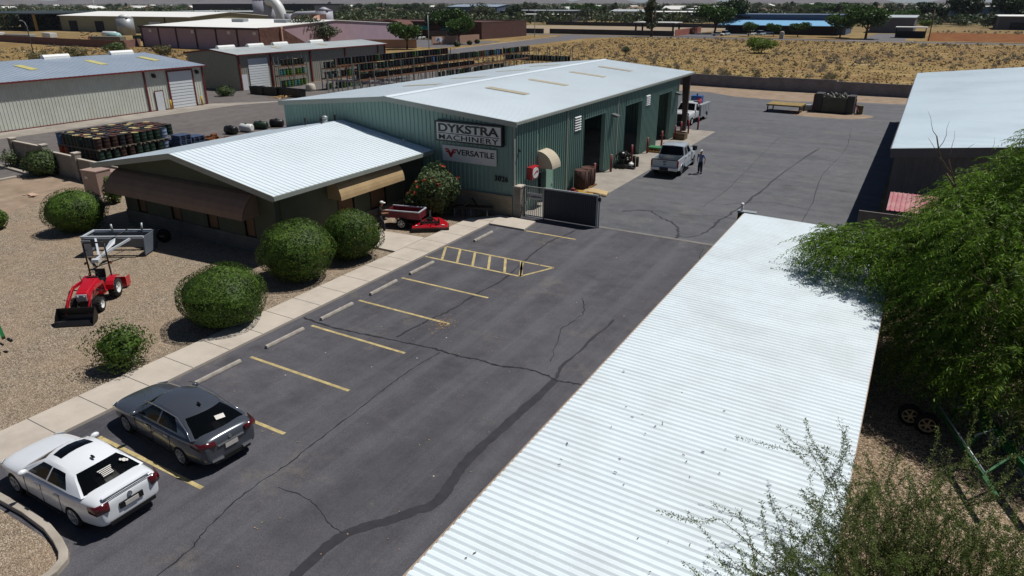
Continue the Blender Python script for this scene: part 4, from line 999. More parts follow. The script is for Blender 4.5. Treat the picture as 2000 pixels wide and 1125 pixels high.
def person(lab, loc, rz, shirt, trousers, hat, pose, sleeve=.45):
    """faces +x; pose gives hands and feet. The body is one surface; shirt, trousers, shoes, cap and hair are clothing over it"""
    t = thing('person', lab, 'person', loc, rz)
    pel = (0, 0, .93, .1); hd = pose.get('head', (.03, 0)); lean = pose.get('lean', 0)
    ch = (lean*.25, 0, 1.2, .1); nk = (lean*.45, 0, 1.46, .055); chin = (lean*.5+hd[0], hd[1], 1.56, .075); top = (lean*.5+hd[0], hd[1], 1.66, (.09, .078)); crown = (lean*.5+hd[0], hd[1], 1.74, .05)
    chains = [[pel, (lean*.1, 0, 1.06, .095), ch, (lean*.4, 0, 1.38, .09), nk, chin, top, crown]]
    A, Lg = {}, {}
    for s in (1, -1):
        sh = (lean*.4, s*.19, 1.4, .06); el = pose['elbow'][s]; ha = pose['hand'][s]; el = (*el, .043); wr = (*ha, .03)
        d = (Vector(ha)-Vector(el[:3])).normalized(); pm = Vector(ha)+d*.06; tip = Vector(ha)+d*.1
        chains.append([(lean*.4, 0, 1.38, .09), sh, el, wr, (*pm, (.038, .02))])
        for f in range(4):
            o_ = d.cross(Vector((0, 0, 1))); o_ = (o_.normalized() if o_.length > .1 else Vector((0, 1, 0)))*(.014*(f-1.5)) + Vector((0, 0, 0)); p1 = pm+o_+d*.035; p2 = pm+o_*1.1+d*(.065+.008*(1.5-abs(f-1.3)))+Vector((.008, 0, -.008))
            chains.append([(*pm, (.038, .02)), (*p1, .0085), (*p2, .007)])
        th = Vector((.6, -s*.4, .2))*.05; chains.append([wr, (*(Vector(ha)+d*.02+th*.5), .011), (*(Vector(ha)+d*.05+th), .008)])
        hip = (0, s*.1, .88, .085); ft = pose['foot'][s]; kn = pose.get('knee', {}).get(s, ((ft[0])*.5+.03, s*.1+(ft[1]-s*.1)*.5, .5)); an = (*ft[:2], .09, .04)
        chains.append([pel, hip, (*kn, .058), an, (ft[0]+.13, ft[1]+s*.02, .045, (.035, .03))])
        A[s] = (sh, el, wr); Lg[s] = (hip, (*kn, .058), an, ft)
    skin_body(t, 'body', SKIN, chains)
    g = .018
    sc = [[(0, 0, .84, .15), (0, 0, .92, .15), (lean*.1, 0, 1.06, .15), (lean*.25, 0, 1.2, .155), (lean*.4, 0, 1.38, .14), (lean*.43, 0, 1.44, .075)]]
    for s in (1, -1):
        sh, el, wr = A[s]; e2 = Vector(sh[:3]).lerp(Vector(el[:3]), min(1, sleeve*2)); sc.append([(lean*.4, 0, 1.38, .14), (sh[0], sh[1], sh[2], .08), (*e2, .062)])
    skin_body(t, 'shirt', shirt, sc)
    tc = [[(0, 0, 1.06, (.125, .125)), (0, 0, .98, .135), (0, 0, .93, .14)]]
    for s in (1, -1):
        hip, kn, an, ft = Lg[s]; tc.append([(0, 0, .93, .14), (hip[0], hip[1], hip[2], .115), (kn[0], kn[1], kn[2], .09), (an[0], an[1], .1, .078)])
    skin_body(t, 'trousers', trousers, tc)
    for s in (1, -1):
        ft = Lg[s][3]; k = MB(); k.ell((ft[0]+.05, ft[1]+s*.01, .045), (.15, .055, .05), 12, 7); k.build('shoe', M_BLACK, t)
    hx, hy = lean*.5+hd[0], hd[1]
    k = MB(); k.ell((hx+.095, hy, 1.625), (.02, .016, .025), 8, 6)   # nose
    for s in (1, -1): k.ell((hx-.01, hy+s*.085, 1.63), (.02, .014, .034), 8, 6)
    k.build('face', SKIN, t)
    k = MB()
    for s in (1, -1): k.ell((hx+.084, hy+s*.034, 1.655), (.012, .014, .009), 8, 6)
    k.build('eyes', M_BLACK, t)
    k = MB(); k.ell((hx+.083, hy, 1.575), (.012, .026, .007), 8, 6); k.build('mouth', mat('lips', '#7d4a40', .6), t)
    k = MB(); k.ell((hx-.03, hy, 1.66), (.085, .09, .09), 12, 8); k.build('hair', mat('dark_hair', '#2a211b', .8), t)
    k = MB(); k.ell((hx-.005, hy, 1.71), (.112, .102, .082), 16, 8); k.loft([[(hx+.08+.13*f*cos(a), hy+.1*sin(a)*(1-.15*f), 1.7-.012*f+dz) for a in [-pi/2+pi*i/10 for i in range(11)]] for f, dz in ((0, 0), (1, -.015), (1, -.004), (0, .014))], closed=False, cap=False); k.build('cap', hat, t)
    return t
person('person in blue shirt and navy jeans with a white cap standing beside the silver pickup', (-13.2, 50.7, .018), radians(-110), mat('blue_work_shirt', '#6f7f9f', .8, var=.1), mat('navy_denim', '#1d2536', .85, var=.15), M_WHITE,
       dict(elbow={1: (-.06, .33, 1.13), -1: (-.05, -.34, 1.14)}, hand={1: (.06, .36, .86), -1: (.1, -.22, .98)}, foot={1: (.02, .13), -1: (-.02, -.12)}, lean=.05))
person('person in black clothes and a white cap walking up to the small trailer', (-24.6, 27.9, .012), radians(40), mat('black_shirt', '#15161a', .85, var=.15), mat('charcoal_trousers', '#20222a', .85, var=.15), M_WHITE,
       dict(elbow={1: (.12, .3, 1.15), -1: (.12, -.3, 1.15)}, hand={1: (.36, .16, 1.18), -1: (.38, -.14, 1.12)}, foot={1: (-.16, .1), -1: (.2, -.1)}, knee={1: (.02, .1, .5), -1: (.16, -.1, .52)}, lean=.16, head=(.08, -.02)))
# ---------------------------------------------------------------- fence wall, gates, bollards
fw = thing('block_pier_wall', 'short grey block pier with pale cap between the green wall and the barred gate', 'wall', (-19.3, 34.4, 0))
k = MB(); k.box(-.38, -.28, 0, .1, .27, 1.82); k.build('wall', M_BLOCK, fw)
k = MB(); k.box(-.41, -.31, 1.82, .13, .3, 1.9); k.build('cap', M_CONC, fw)
pg = thing('barred_gate', 'narrow barred pedestrian gate in pale steel with a small sign, beside the dark sliding gate', 'gate', (-18.5, 34.6, 0))
k = MB()
for x in (-.66, .6): k.box(x-.035, -.035, .02, x+.035, .035, 1.9)
k.box(-.62, -.025, 1.83, .56, .025, 1.88); k.box(-.62, -.025, .08, .56, .025, .14); k.build('gate_frame', M_TRIM, pg)
k = MB()
for i in range(9): x = -.52+i*.13; k.box(x-.012, -.012, .14, x+.012, .012, 1.83)
k.build('bar', M_TRIM, pg)
k = MB(); k.box(-.5, -.04, 1.12, .48, -.016, 1.5); sg = k.build('sign_plate', mat('sign_grey', '#a4a7a8', .5), pg)
text_mesh('lettering', 'mahindra', .19, M_INK, sg, (.1, -.045, 1.3), (radians(90), 0, 0), .004, .004)
k = MB(); k.loft([[(-.39+q*1.2*cos(2*pi*j/20), -.046, 1.31+q*sin(2*pi*j/20)) for j in range(20)] for q in (.05, .075)], cap=False); k.build('emblem_ring', M_INK, sg)
k = MB(); k.box(-.6, -.07, .75, -.5, -.02, .95); k.build('lock_box', M_STEEL, pg)
sg_ = thing('sliding_gate', 'dark ribbed steel sliding gate with a pale top rail, rolled half open across the drive', 'gate', (-16.2, 34.62, 0))
k = MB(); k.ribbed((-1.68, 0, 0), (1, 0, 0), (0, -1, 0), 3.34, .12, .03, .06, .07, 1.82, .015); k.build('panel', mat('gate_charcoal', '#3a3d44', .5, var=.08), sg_)
k = MB(); k.box(-1.7, -.06, 1.82, 1.7, .06, 1.9); k.box(1.62, -.05, .05, 1.7, .05, 1.82); k.box(-1.7, .0, .05, -1.64, .05, 1.82); k.box(-1.64, .0, .05, 1.62, .04, .11); k.build('gate_frame', M_STEEL, sg_)
gp2 = thing('gate_guide_post', 'thin pale steel guide post at the free end of the dark sliding gate', 'gate post', (-14.42, 34.66, 0))
k = MB(); k.box(-.04, -.04, 0, .04, .04, 1.95); k.build('post', M_STEEL, gp2)
k = MB(); k.box(-.07, -.06, 1.55, .07, .06, 1.75); k.build('latch', M_BLACK, gp2)
k = MB(); k.cyl((0, 0, 0), .085, 1.28, 14)
bo = None
for i, (x, y, lab) in enumerate(((-19.05, 44.6, 'dark red bollard right behind the stack of rusty pots'), (-19.2, 48.0, 'dark red bollard between the first two open bays'), (-19.2, 52.3, 'dark red bollard behind the black engine parts'), (-19.2, 56.0, 'dark red bollard beside the green topped pallet'),
        (-19.2, 59.7, 'dark red bollard left of the third open bay'), (-19.1, 63.2, 'dark red bollard near the brown crate'), (-19.3, 65.6, 'dark red bollard left of the brown frame column'), (-18.95, 66.9, 'dark red bollard in front of the service truck bonnet'), (-18.75, 69.5, 'dark red bollard standing last, out by the service truck'))):
    if bo is None:
        t = thing('bollard', lab, 'bollard', (x, y, .016), 0, 'red steel bollards along the workshop bays'); k.build('post', M_OXRED, t)
        c = MB(); c.ell((0, 0, 1.28), (.085, .085, .03), 14, 6); c.build('cap', M_CONC2, t); bo = t
    else: dup(bo, (x, y, .016), 0, lab)
def ribwall(t, m, x0, y0, x1, y1, z1, th=.2, name='wall'):
    pass
def blockwall(lab, pts, h, m, capm=None, posts=None, th=.2, name='block_wall'):
    """a straight or bent wall through ground points, each piece with its own height"""
    t = thing(name, lab, 'wall', (*pts[0][:2], 0)); o = Vector((*pts[0][:2], 0)); hs = h if isinstance(h, (list, tuple)) else [h]*(len(pts)-1); k = MB(); c = MB()
    for (a, b), z in zip(zip(pts, pts[1:]), hs):
        a = Vector((*a[:2], 0))-o; b = Vector((*b[:2], 0))-o; d = (b-a).normalized(); p = Vector((-d.y, d.x, 0))*th/2
        k.hexa([a-p, b-p, b+p, a+p, a-p+Vector((0, 0, z)), b-p+Vector((0, 0, z)), b+p+Vector((0, 0, z)), a+p+Vector((0, 0, z))])
        if capm: q = p*1.15; u = Vector((0, 0, z)); v = Vector((0, 0, z+.07)); c.hexa([a-q+u, b-q+u, b+q+u, a+q+u, a-q+v, b-q+v, b+q+v, a+q+v])
    k.build('wall', m, t)
    if capm: c.build('cap', capm, t)
    if posts:
        for x, y, z in posts:
            k = MB(); k.box(x-o.x-.22, y-o.y-.22, 0, x-o.x+.22, y-o.y+.22, z); k.build('pier', m, t)
            if capm: k = MB(); k.box(x-o.x-.25, y-o.y-.25, z, x-o.x+.25, y-o.y+.25, z+.08); k.build('pier_cap', capm, t)
    return t
blockwall('grey block wall stepping down with pale caps, in front of the barrel yard', [(-60.9, 27.15), (-56.3, 27.0), (-51.6, 26.75), (-41.0, 26.3)], [1.85, 1.6, 1.5], M_BLOCK, M_CONC, [(-61.0, 27.15, 2.05), (-56.3, 27.0, 2.0), (-51.6, 26.75, 1.9)])
k = MB()
blockwall('long dark grey block wall along the back of the yard, desert lot beyond', [(-38, 109.6), (-31.1, 109.2), (-19.5, 107.9), (-10.5, 107.9), (3, 108.2), (40, 108.6)], [1.7, 1.7, 1.85, 1.65, 1.65], m_block('dark_block', '#78767a', '#626066'), None, None)
blockwall('grey metal clad fence wall right of the carport, half hidden by the leafy tree', [(-1.5, 35.2), (9, 35.2)], 2.75, mat('grey_brown_cladding', '#77706b', .7, var=.12, dirt='#5a5350', damt=.5), None, [], .08, 'fence_wall')
ls = thing('lean_to_shed', 'small shed with a faded red sheet roof behind the fence wall', 'shed', (.6, 37, 0))
k = MB(); k.box(-.9, -.8, 0, 1.6, .9, 2.6); k.build('wall', M_SHED, ls)
k = MB(); k.ribroof((-1.0, -1.0, 2.72), (1.7, -1.0, 2.72), (-1.0, 1.0, 3.15), (1.7, 1.0, 3.15), .2, .03, .12); k.build('roof', mat('faded_red_sheet', '#a5646a', .6, var=.2, scale=2, dirt='#b59a92', dscale=1.2, damt=.7), ls)

# ---------------------------------------------------------------- tractor
tr = thing('compact_tractor', 'small red compact tractor with black front loader bucket and roll bar on gravel', 'tractor', (-29.1, 14.85, .01), radians(-52))
TR = paint('tractor_red', '#b01020', 0, .3)
M_TYR2 = mat('lug_tyre', '#222223', .9, var=.2)
def lug_wheel(root, x, y, r, wd, s):
    k = MB(); n = 24; rings = [[(x+q*cos(2*pi*j/n), y+t*wd, r+q*sin(2*pi*j/n)) for j in range(n)] for q, t in ((r*.55, .5), (r*.88, .5), (r*.94, .35), (r*.94, -.35), (r*.88, -.5), (r*.55, -.5))]
    k.loft(rings, cap=False)
    for i in range(18):
        a = 2*pi*i/18
        for sd in (1, -1):
            a2 = a+(pi/18 if sd > 0 else 0); c = Vector((x+r*.96*cos(a2), y+sd*wd*.24, r+r*.96*sin(a2))); c2 = Vector((x+r*.96*cos(a2+.16), y, r+r*.96*sin(a2+.16))); k.bar(c+Vector((0, sd*wd*.22, 0)), c2, r*.09, r*.09, up=(cos(a2), 0, sin(a2)))
    w_ = k.build('wheel', M_TYR2, root); k = MB(); k.loft([[(x+q*cos(2*pi*j/20), y+s*o_, r+q*sin(2*pi*j/20)) for j in range(20)] for q, o_ in ((r*.57, wd*.5), (r*.52, wd*.5), (r*.42, wd*.2), (r*.15, wd*.22), (r*.14, wd*.32), (.005, wd*.32))], cap=False); k.tube([(x, y-s*wd*.4, r), (x, y+s*wd*.15, r)], r*.5, 18); k.build('rim', M_WHITE, w_)
for s in (1, -1): lug_wheel(tr, 0, s*.5, .42, .3, s); lug_wheel(tr, 1.55, s*.46, .31, .22, s)
k = MB(); k.loft([[(x, y, z) for y, z in ((-w_, z0), (w_, z0), (w_*1.02, z1-.12), (w_*.8, z1), (-w_*.8, z1), (-w_*1.02, z1-.12))] for x, w_, z0, z1 in ((.72, .3, .62, 1.17), (1.1, .3, .6, 1.13), (1.6, .28, .58, 1.04), (1.85, .25, .58, .95), (1.93, .2, .62, .86))], smooth=False); k.build('bonnet', TR, tr, bevel=.03)
k = MB(); k.box(1.86, -.2, .62, 1.96, .2, .9); k.build('grille', mat('grille_grey', '#8e9196', .4), tr, bevel=.02)
for s in (1, -1):
    k = MB(); k.ell((1.965, s*.12, .82), (.02, .05, .05), 10, 6); k.build('headlight', M_LENS, tr)
k = MB(); k.box(-.35, -.2, .3, 1.75, .2, .62); k.box(1.5, -.38, .28, 1.6, .38, .36); k.box(-.1, -.36, .36, .1, .36, .5); k.build('chassis', M_BLACK, tr)
for s in (1, -1):
    k = MB(); k.loft([[(x, y, z) for y in (s*.34, s*.66)] + [(x, y, z-.03) for y in (s*.66, s*.34)] for x, z in ((.48, .55), (.45, .72), (.34, .86), (.15, .95), (-.15, .96), (-.36, .86))], smooth=False); k.build('fender', TR, tr)
    k = MB(); k.box(.5, s*.28-.14, .5, .95, s*.28+.14, .54); k.build('foot_plate', TR, tr)
    k = MB(); P = [(.72, s*.42, .5), (.82, s*.42, 1.02), (1.55, s*.42, 1.06), (2.15, s*.42, .72), (2.5, s*.42, .3)]
    for a, b in zip(P, P[1:]): k.bar(a, b, .07, .13)
    k.build('loader_arm', TR, tr, bevel=.01)
    k = MB(); k.tube([(.85, s*.42, .62), (1.5, s*.43, .95)], .03, 8); k.tube([(1.75, s*.46, 1.02), (2.45, s*.46, .5)], .028, 8); k.build('hydraulic_ram', M_BLACK, tr)
    k = MB(); k.tube([(-.12, s*.42, .9), (-.12, s*.42, 2.4)], .035, 8); k.cbox((-.12, s*.49, 1.55), (.06, .08, .06)); k.build('roll_bar_post', M_BLACK, tr)
    k = MB(); k.cbox((-.12, s*.52, 1.5), (.05, .07, .06)); k.build('marker_lamp', mat('amber_lens', '#a5501a', .3), tr)
k = MB(); k.tube([(-.12, -.42, 2.38), (-.12, -.38, 2.44), (-.12, .38, 2.44), (-.12, .42, 2.38)], .035, 8); k.build('roll_bar', M_BLACK, tr)
k = MB(); k.cbox((.12, 0, .86), (.42, .42, .09)); k.cbox((-.1, 0, 1.08), (.09, .42, .38), ry=-.15); k.build('seat', M_BLACK, tr, bevel=.03)
k = MB(); k.tube([(.66, 0, 1.05), (.52, 0, 1.2)], .025, 8); k.tube([Vector((.5, 0, 1.22))+Vector((.07*cos(2*pi*i/18), .19*sin(2*pi*i/18), .16*cos(2*pi*i/18))) for i in range(19)], .018, 6, False); k.build('steering_wheel', M_BLACK, tr)
k = MB(); k.box(.62, -.22, .6, .72, .22, 1.2); k.tube([(.9, -.3, .8), (.9, -.36, 1.35)], .015, 6); k.build('dashboard', M_BLACK, tr)
k = MB(); sec = [(2.55, .62), (2.47, .3), (2.5, .12), (2.65, .03), (3.05, .02), (3.05, .05), (2.68, .07), (2.55, .16), (2.52, .3), (2.58, .6)]
k.loft([[(x, -.72, z) for x, z in sec], [(x, .72, z) for x, z in sec]], smooth=False)
for s in (1, -1): k.extr([(2.58, s*.72, .6), (2.49, s*.72, .2), (2.62, s*.72, .04), (3.03, s*.72, .04), (2.85, s*.72, .32)], (0, -s*.025, 0))
k.build('loader_bucket', mat('bucket_black', '#101114', .4, var=.2, spec=.5), tr)
k = MB(); k.box(-.95, -.6, .08, -.9, .6, .55); k.box(-1.35, -.62, .08, -.9, -.58, .5); k.box(-1.35, .58, .08, -.9, .62, .5); k.build('rear_blade', TR, tr)
k = MB(); k.bar((-.3, .25, .4), (-.95, .3, .3), .05); k.bar((-.3, -.25, .4), (-.95, -.3, .3), .05); k.bar((-.3, 0, .65), (-.95, 0, .6), .04); k.build('hitch_link', M_BLACK, tr)

# ---------------------------------------------------------------- box scraper
sc = thing('box_scraper', 'grey steel towed box scraper with white rails and hitch behind the red tractor', 'scraper', (-34.0, 18.75, .01), radians(31))
M_SCR = mat('scraper_grey', '#5d646e', .45, var=.1, spec=.4); M_SCRL = mat('scraper_white', '#b6bdc4', .4, var=.05)
k = MB(); k.box(-1.5, .38, .28, 1.5, .46, .95); k.build('back_wall', M_SCR, sc)
k = MB(); k.hexa([(-1.5, -.46, .42), (1.5, -.46, .42), (1.5, -.4, .42), (-1.5, -.4, .42), (-1.5, -.52, .88), (1.5, -.52, .88), (1.5, -.46, .88), (-1.5, -.46, .88)]); k.build('front_wall', M_SCR, sc)
for s in (1, -1):
    k = MB(); k.extr([(s*1.5, -.75, .08), (s*1.5, .6, .08), (s*1.5, .5, 1.0), (s*1.5, -.62, 1.0)], (s*.05, 0, 0)); k.build('end_plate', M_SCR, sc)
k = MB(); k.box(-1.56, -.68, .96, 1.56, -.58, 1.06); k.box(-1.56, .46, .96, 1.56, .54, 1.04); k.box(-1.56, -.58, .97, -1.46, .46, 1.04); k.build('top_rail', M_SCRL, sc)
k = MB(); k.bar((-.85, -.6, .95), (-.02, -2.0, .52), .09, .1); k.bar((.95, -.6, .95), (.1, -2.0, .52), .09, .1); k.build('draw_bar', M_SCRL, sc)
k = MB(); k.bar((.06, -1.9, .5), (.06, -2.5, .45), .12, .1); k.cbox((.06, -2.45, .42), (.34, .22, .16)); k.build('hitch', M_SCRL, sc)
k = MB(); k.cbox((-1.3, -.72, .62), (.45, .05, .5)); k.cbox((-1.25, -.78, .2), (.4, .05, .3)); k.build('side_panel', mat('panel_grey_white', '#8f959b', .5), sc)
k = MB(); k.extr([(.06, -1.85, .55), (.12, -1.1, .95), (.3, -.95, 1.05), (.34, -1.15, .85)], (.04, 0, 0)); k.build('gusset', M_SCRL, sc)
k = MB(); k.tube([(.1, -.9, .98), (.45, .1, 1.2), (.5, .5, 1.1)], .03, 8); k.build('hydraulic_hose', M_BLACK, sc)
for p_ in ([(-.5, .4, 1.0), (-.55, .45, 1.35)], [(1.0, .4, 1.0), (1.0, .5, 1.4)]): k = MB(); k.tube(p_, .05, 8); k.build('hydraulic_ram', M_STEEL, sc)
k = MB(); k.bar((-.4, .5, .7), (-.3, 1.5, .35), .1); k.bar((1.1, .5, .7), (1.1, 1.5, .35), .1); k.box(-.6, 1.45, .3, 1.5, 1.55, .4); k.build('axle_frame', M_SCR, sc)
wheel(sc, -.55, 1.5, .36, .22, -1, M_WHITE, 6); wheel(sc, 1.5, 1.5, .36, .22, 1, M_WHITE, 6)



# ---------------------------------------------------------------- trailer, rotary cutter, implement by the office
tl = thing('small_trailer', 'small galvanised box trailer with red sides and one white wheel showing', 'trailer', (-24.1, 29.55, .01), radians(14))
k = MB()
k.hexa([(-.95, -.42, .55), (.95, -.42, .55), (.95, .42, .55), (-.95, .42, .55), (-1.0, -.52, .6), (1.0, -.52, .6), (1.0, .52, .6), (-1.0, .52, .6)])
for a, b in (((-1.0, -.52), (1.02, -.52)), ((-1.0, .52), (1.02, .52)), ((-1.0, -.52), (-1.0, .52)), ((1.02, -.52), (1.02, .52))):
    k.bar((*a, .78), (*b, .78), .03, .4)
k.build('box', mat('trailer_red_steel', '#6e2b35', .45, .2, var=.25, scale=3), tl)
k = MB(); k.box(-1.03, -.56, .97, 1.05, -.49, 1.03); k.box(-1.03, .49, .97, 1.05, .56, 1.03); k.box(.99, -.49, .97, 1.05, .49, 1.03); k.build('rim_rail', M_SCRL, tl)
k = MB(); k.bar((-1.0, 0, .5), (-1.9, 0, .45), .08); k.bar((-.9, -.3, .5), (-1.5, 0, .48), .05); k.bar((-.9, .3, .5), (-1.5, 0, .48), .05); k.build('draw_bar', M_BLACK, tl)
wheel(tl, .0, -.62, .31, .18, -1, M_WHITE, 6); wheel(tl, .0, .62, .31, .18, 1, M_WHITE, 6)
mo = thing('rotary_cutter', 'bright red wedge shaped rotary cutter with black hitch arms on the gravel', 'mower', (-22.7, 29.95, .01), radians(35))
k = MB(); k.loft([[(x, y, z) for x, y in ((-1.0, -.85), (1.0, -.85), (1.0, -.1), (.62, .85), (-.62, .85), (-1.0, -.1))] for z in (.12, .3)], smooth=False); k.build('deck', TR, mo, bevel=.02)
k = MB(); k.hexa([(-.95, -.8, .301), (-.05, -.8, .301), (-.05, .78, .301), (-.6, .78, .301), (-.85, -.72, .36), (-.06, -.72, .4), (-.06, .7, .4), (-.55, .7, .36)]); k.hexa([(.05, -.8, .301), (.95, -.8, .301), (.6, .78, .301), (.05, .78, .301), (.06, -.72, .4), (.85, -.72, .36), (.55, .7, .36), (.06, .7, .4)]); k.build('deck_cover', TR, mo)
k = MB(); k.box(-1.02, -.9, .02, 1.02, -.86, .2); k.box(-1.05, -.86, .02, -1.01, .0, .22); k.box(1.01, -.86, .02, 1.05, .0, .22); k.build('skirt', M_BLACK, mo)
k = MB(); k.cyl((0, .0, .38), .16, .2, 12); k.bar((-.55, -.65, .5), (.55, -.65, .5), .09, .12); k.bar((-.45, -.65, .5), (0, .1, .62), .07); k.bar((.45, -.65, .5), (0, .1, .62), .07); k.bar((0, .1, .6), (0, .75, .85), .08); k.cyl((-.5, -.66, .38), .05, .35, 8); k.cyl((.5, -.66, .38), .05, .35, 8); k.build('hitch_frame', M_BLACK, mo)
for x in (-.72, .72): k = MB(); k.cbox((x, -.72, .37), (.16, .1, .012)); k.build('decal', M_WHITE, mo)
jp = thing('jack_pole', 'thin black and white post leaning upright behind the red rotary cutter', 'pole', (-23.75, 30.75, .01))
k = MB(); k.tube([(.06, 0, 0), (-.06, .05, 1.5)], .035, 8); k.build('post', M_BLACK, jp)
k = MB()
for i in range(6): z = .45+i*.17; k.cyl((.02-.08*z/1.5, .03, z), .04, .06, 8)
k.build('white_band', M_WHITE, jp)
im = thing('disc_implement', 'black farm implement with discs and bars lying in the shade by the green wall', 'implement', (-21.9, 33.0, .01), radians(20))
k = MB(); k.bar((-1.2, -.2, .55), (1.2, -.2, .55), .1); k.bar((-1.2, .35, .55), (1.2, .35, .55), .1); k.bar((-.5, -.2, .6), (0, .1, 1.1), .07); k.bar((.5, -.2, .6), (0, .1, 1.1), .07); k.bar((-1.1, .4, .5), (-2.0, .6, .9), .05); k.build('frame', M_BLACK, im)
for i in range(7):
    k = MB(); k.disc((-1.0+i*.33, -.25+.06*(i % 2), .28), .26, (1, .3, 0), .03, 16); k.build('disc_blade', M_STEEL if i % 3 == 0 else M_BLACK, im)
def stones(name, lab, c, n, r, h, m):
    k = MB()
    for i in range(n):
        a = rng.random()*6.28; d = r*sqrt(rng.random()); z = h*(1-d/r); k.ell((c[0]+d*cos(a)*1.4, c[1]+d*sin(a), z*.8), (rng.uniform(.06, .16), rng.uniform(.05, .12), rng.uniform(.04, .1)), 6, 4, False)
    return tag(k.build(name, m), lab, 'straw pile')
st_ = MB()
for i in range(300):
    a = rng.random()*6.28; d = .8*sqrt(rng.random()); z = .55*(1-d/.85)*rng.random(); x = -25.0+d*cos(a)*1.3; y = 31.4+d*sin(a)*.7
    b_ = rng.random()*6.28; st_.bar((x, y, z+.03), (x+.3*cos(b_), y+.3*sin(b_), z+rng.uniform(0, .12)), .02)
tag(st_.build('straw_pile', mat('straw', '#8d7450', .9, var=.25, island=.4)), 'heap of dry straw and twigs by the office wall', 'straw pile')
# ---------------------------------------------------------------- clutter along the bays
M_RUST = mat('rusty_brown_steel', '#3d2a24', .8, var=.3, scale=4, dirt='#5d3a2a', damt=.6)
for i, (x, y, h, lab) in enumerate(((-18.9, 42.1, 1.35, 'rusty brown round stack of pots nearest the gate'), (-18.95, 43.2, 1.3, 'dark brown round stack of pots standing behind the rusty one'))):
    t = thing('pot_stack', lab, 'pot stack', (x, y, .016), 0, 'stacks of brown pots by the first bay'); k = MB()
    k.loft([[(q*cos(2*pi*j/20), q*sin(2*pi*j/20), z) for j in range(20)] for q, z in ((.42, .1), (.5, .2), (.5, h), (.44, h), (.42, h-.12))])
    for j in range(9): a = 2*pi*j/9; k.bar((.51*cos(a), .51*sin(a), .15), (.51*cos(a), .51*sin(a), h-.02), .04)
    k.build('body', M_RUST, t); k = MB(); k.box(-.5, -.5, 0, .5, .5, .1); k.build('pallet', mat('old_wood', '#7d5b3a', .85, var=.2), t)
    k = MB(); k.cyl((0, 0, h-.14), .42, .04, 20); k.build('lid', mat('rust_lid', '#5a3328', .8, var=.3), t)
t = thing('fire_hydrant_box', 'small oxide red pump box in front of the rusty pots', 'pump box', (-18.55, 40.0, .016)); k = MB(); k.box(-.25, -.22, 0, .25, .22, .42); k.cyl((0, 0, .42), .14, .16, 12); k.build('case', M_OXRED, t, bevel=.02); k = MB(); k.box(-.28, -.25, .34, .28, .25, .38); k.build('flange', M_RUST, t)
t = thing('yellow_pallet', 'mustard yellow flat pallet on the concrete beside the beige tarp', 'pallet', (-18.1, 40.8, .016), .3); k = MB(); k.box(-.6, -.45, .12, .6, .45, .2)
for y in (-.4, 0, .4): k.box(-.6, y-.05, 0, .6, y+.05, .12)
k.build('deck', mat('mustard_paint', '#9c7a26', .7, var=.2), t)
t = thing('tarp_bundle', 'folded beige tarp bundle lying behind the dark sliding gate', 'tarp', (-17.5, 41.3, .016), .2); k = MB(); k.loft([[(x, y*w_, z) for y, z in ((-.5, .02), (.5, .02), (.46, h), (.1, h+.05), (-.42, h-.02))] for x, w_, h in ((-.8, .8, .2), (-.4, 1, .3), (.1, .95, .26), (.8, .9, .16))], smooth=False); k.build('cloth', mat('beige_tarp', '#b39b72', .85, var=.12), t, bevel=.03)
t = thing('engine_parts', 'pile of black engine parts and hoses with white pieces by the second bay', 'engine', (-19.0, 49.9, .016)); k = MB()
for i in range(16):
    a = rng.random()*6.28; d = rng.random()*.55; k.cbox((d*cos(a), d*sin(a)*1.3, rng.uniform(.2, 1.1)), (rng.uniform(.15, .45), rng.uniform(.15, .4), rng.uniform(.15, .5)), rng.random()*3, rng.random()*.6)
k.box(-.4, -.6, 0, .4, .6, .3); k.build('block', M_BLACK, t); k = MB()
for i in range(5): a = rng.random()*6.28; k.tube([(.4*cos(a), .4*sin(a), .3), (.55*cos(a), .6*sin(a), .9), (.2*cos(a+1), .3*sin(a+1), 1.25)], .035, 6)
k.build('hose', M_BLACK, t); k = MB()
for p in ((.1, -.3, 1.15), (-.1, .2, .95), (.35, .1, .6)): k.ell(p, (.1, .12, .08), 10, 6)
k.build('filter', M_WHITE, t)
t = thing('auger_head', 'black and white auger head standing on the concrete in front of the engine parts', 'auger', (-18.2, 50.35, .016)); k = MB()
k.cyl((.1, .3, 0), .12, .75, 12); k.cyl((-.1, .1, 0), .12, .85, 12); k.box(-.5, -.9, .05, .3, -.5, .12); k.bar((-.1, .1, .3), (-.1, -.7, .2), .12); k.build('body', M_BLACK, t); k = MB(); k.ell((-.1, -.5, .3), (.2, .26, .16), 12, 7); k.build('hub', M_WHITE, t)
t = thing('parts_pallet', 'wooden pallet of orange parts with a green cover by the bays', 'pallet', (-18.8, 56.9, .016)); k = MB()
for i in range(5): k.box(-.6+i*.27, -.55, .12, -.45+i*.27, .55, .16)
for y in (-.45, 0, .45): k.box(-.6, y-.06, 0, .75, y+.06, .12)
k.build('deck', mat('pale_wood', '#b08a55', .85, var=.25), t); k = MB(); k.box(-.55, -.4, .3, .7, .5, .42); k.build('cover', mat('green_sheet', '#2f7048', .6), t)
k = MB()
for i in range(6): k.cyl((-.4+.2*i, -.3+.08*(i % 3), .16), .07, .14, 10)
k.build('part', mat('orange_part', '#b0581e', .6), t)
t = thing('wooden_crate', 'brown wooden crate standing alone near the end bay', 'crate', (-18.75, 63.7, .016)); k = MB()
for z in (.05, .25, .45):
    k.box(-.55, -.5, z, .55, -.46, z+.16); k.box(-.55, .46, z, .55, .5, z+.16); k.box(-.55, -.46, z, -.51, .46, z+.16); k.box(.51, -.46, z, .55, .46, z+.16)
k.box(-.51, -.46, .02, .51, .46, .3)
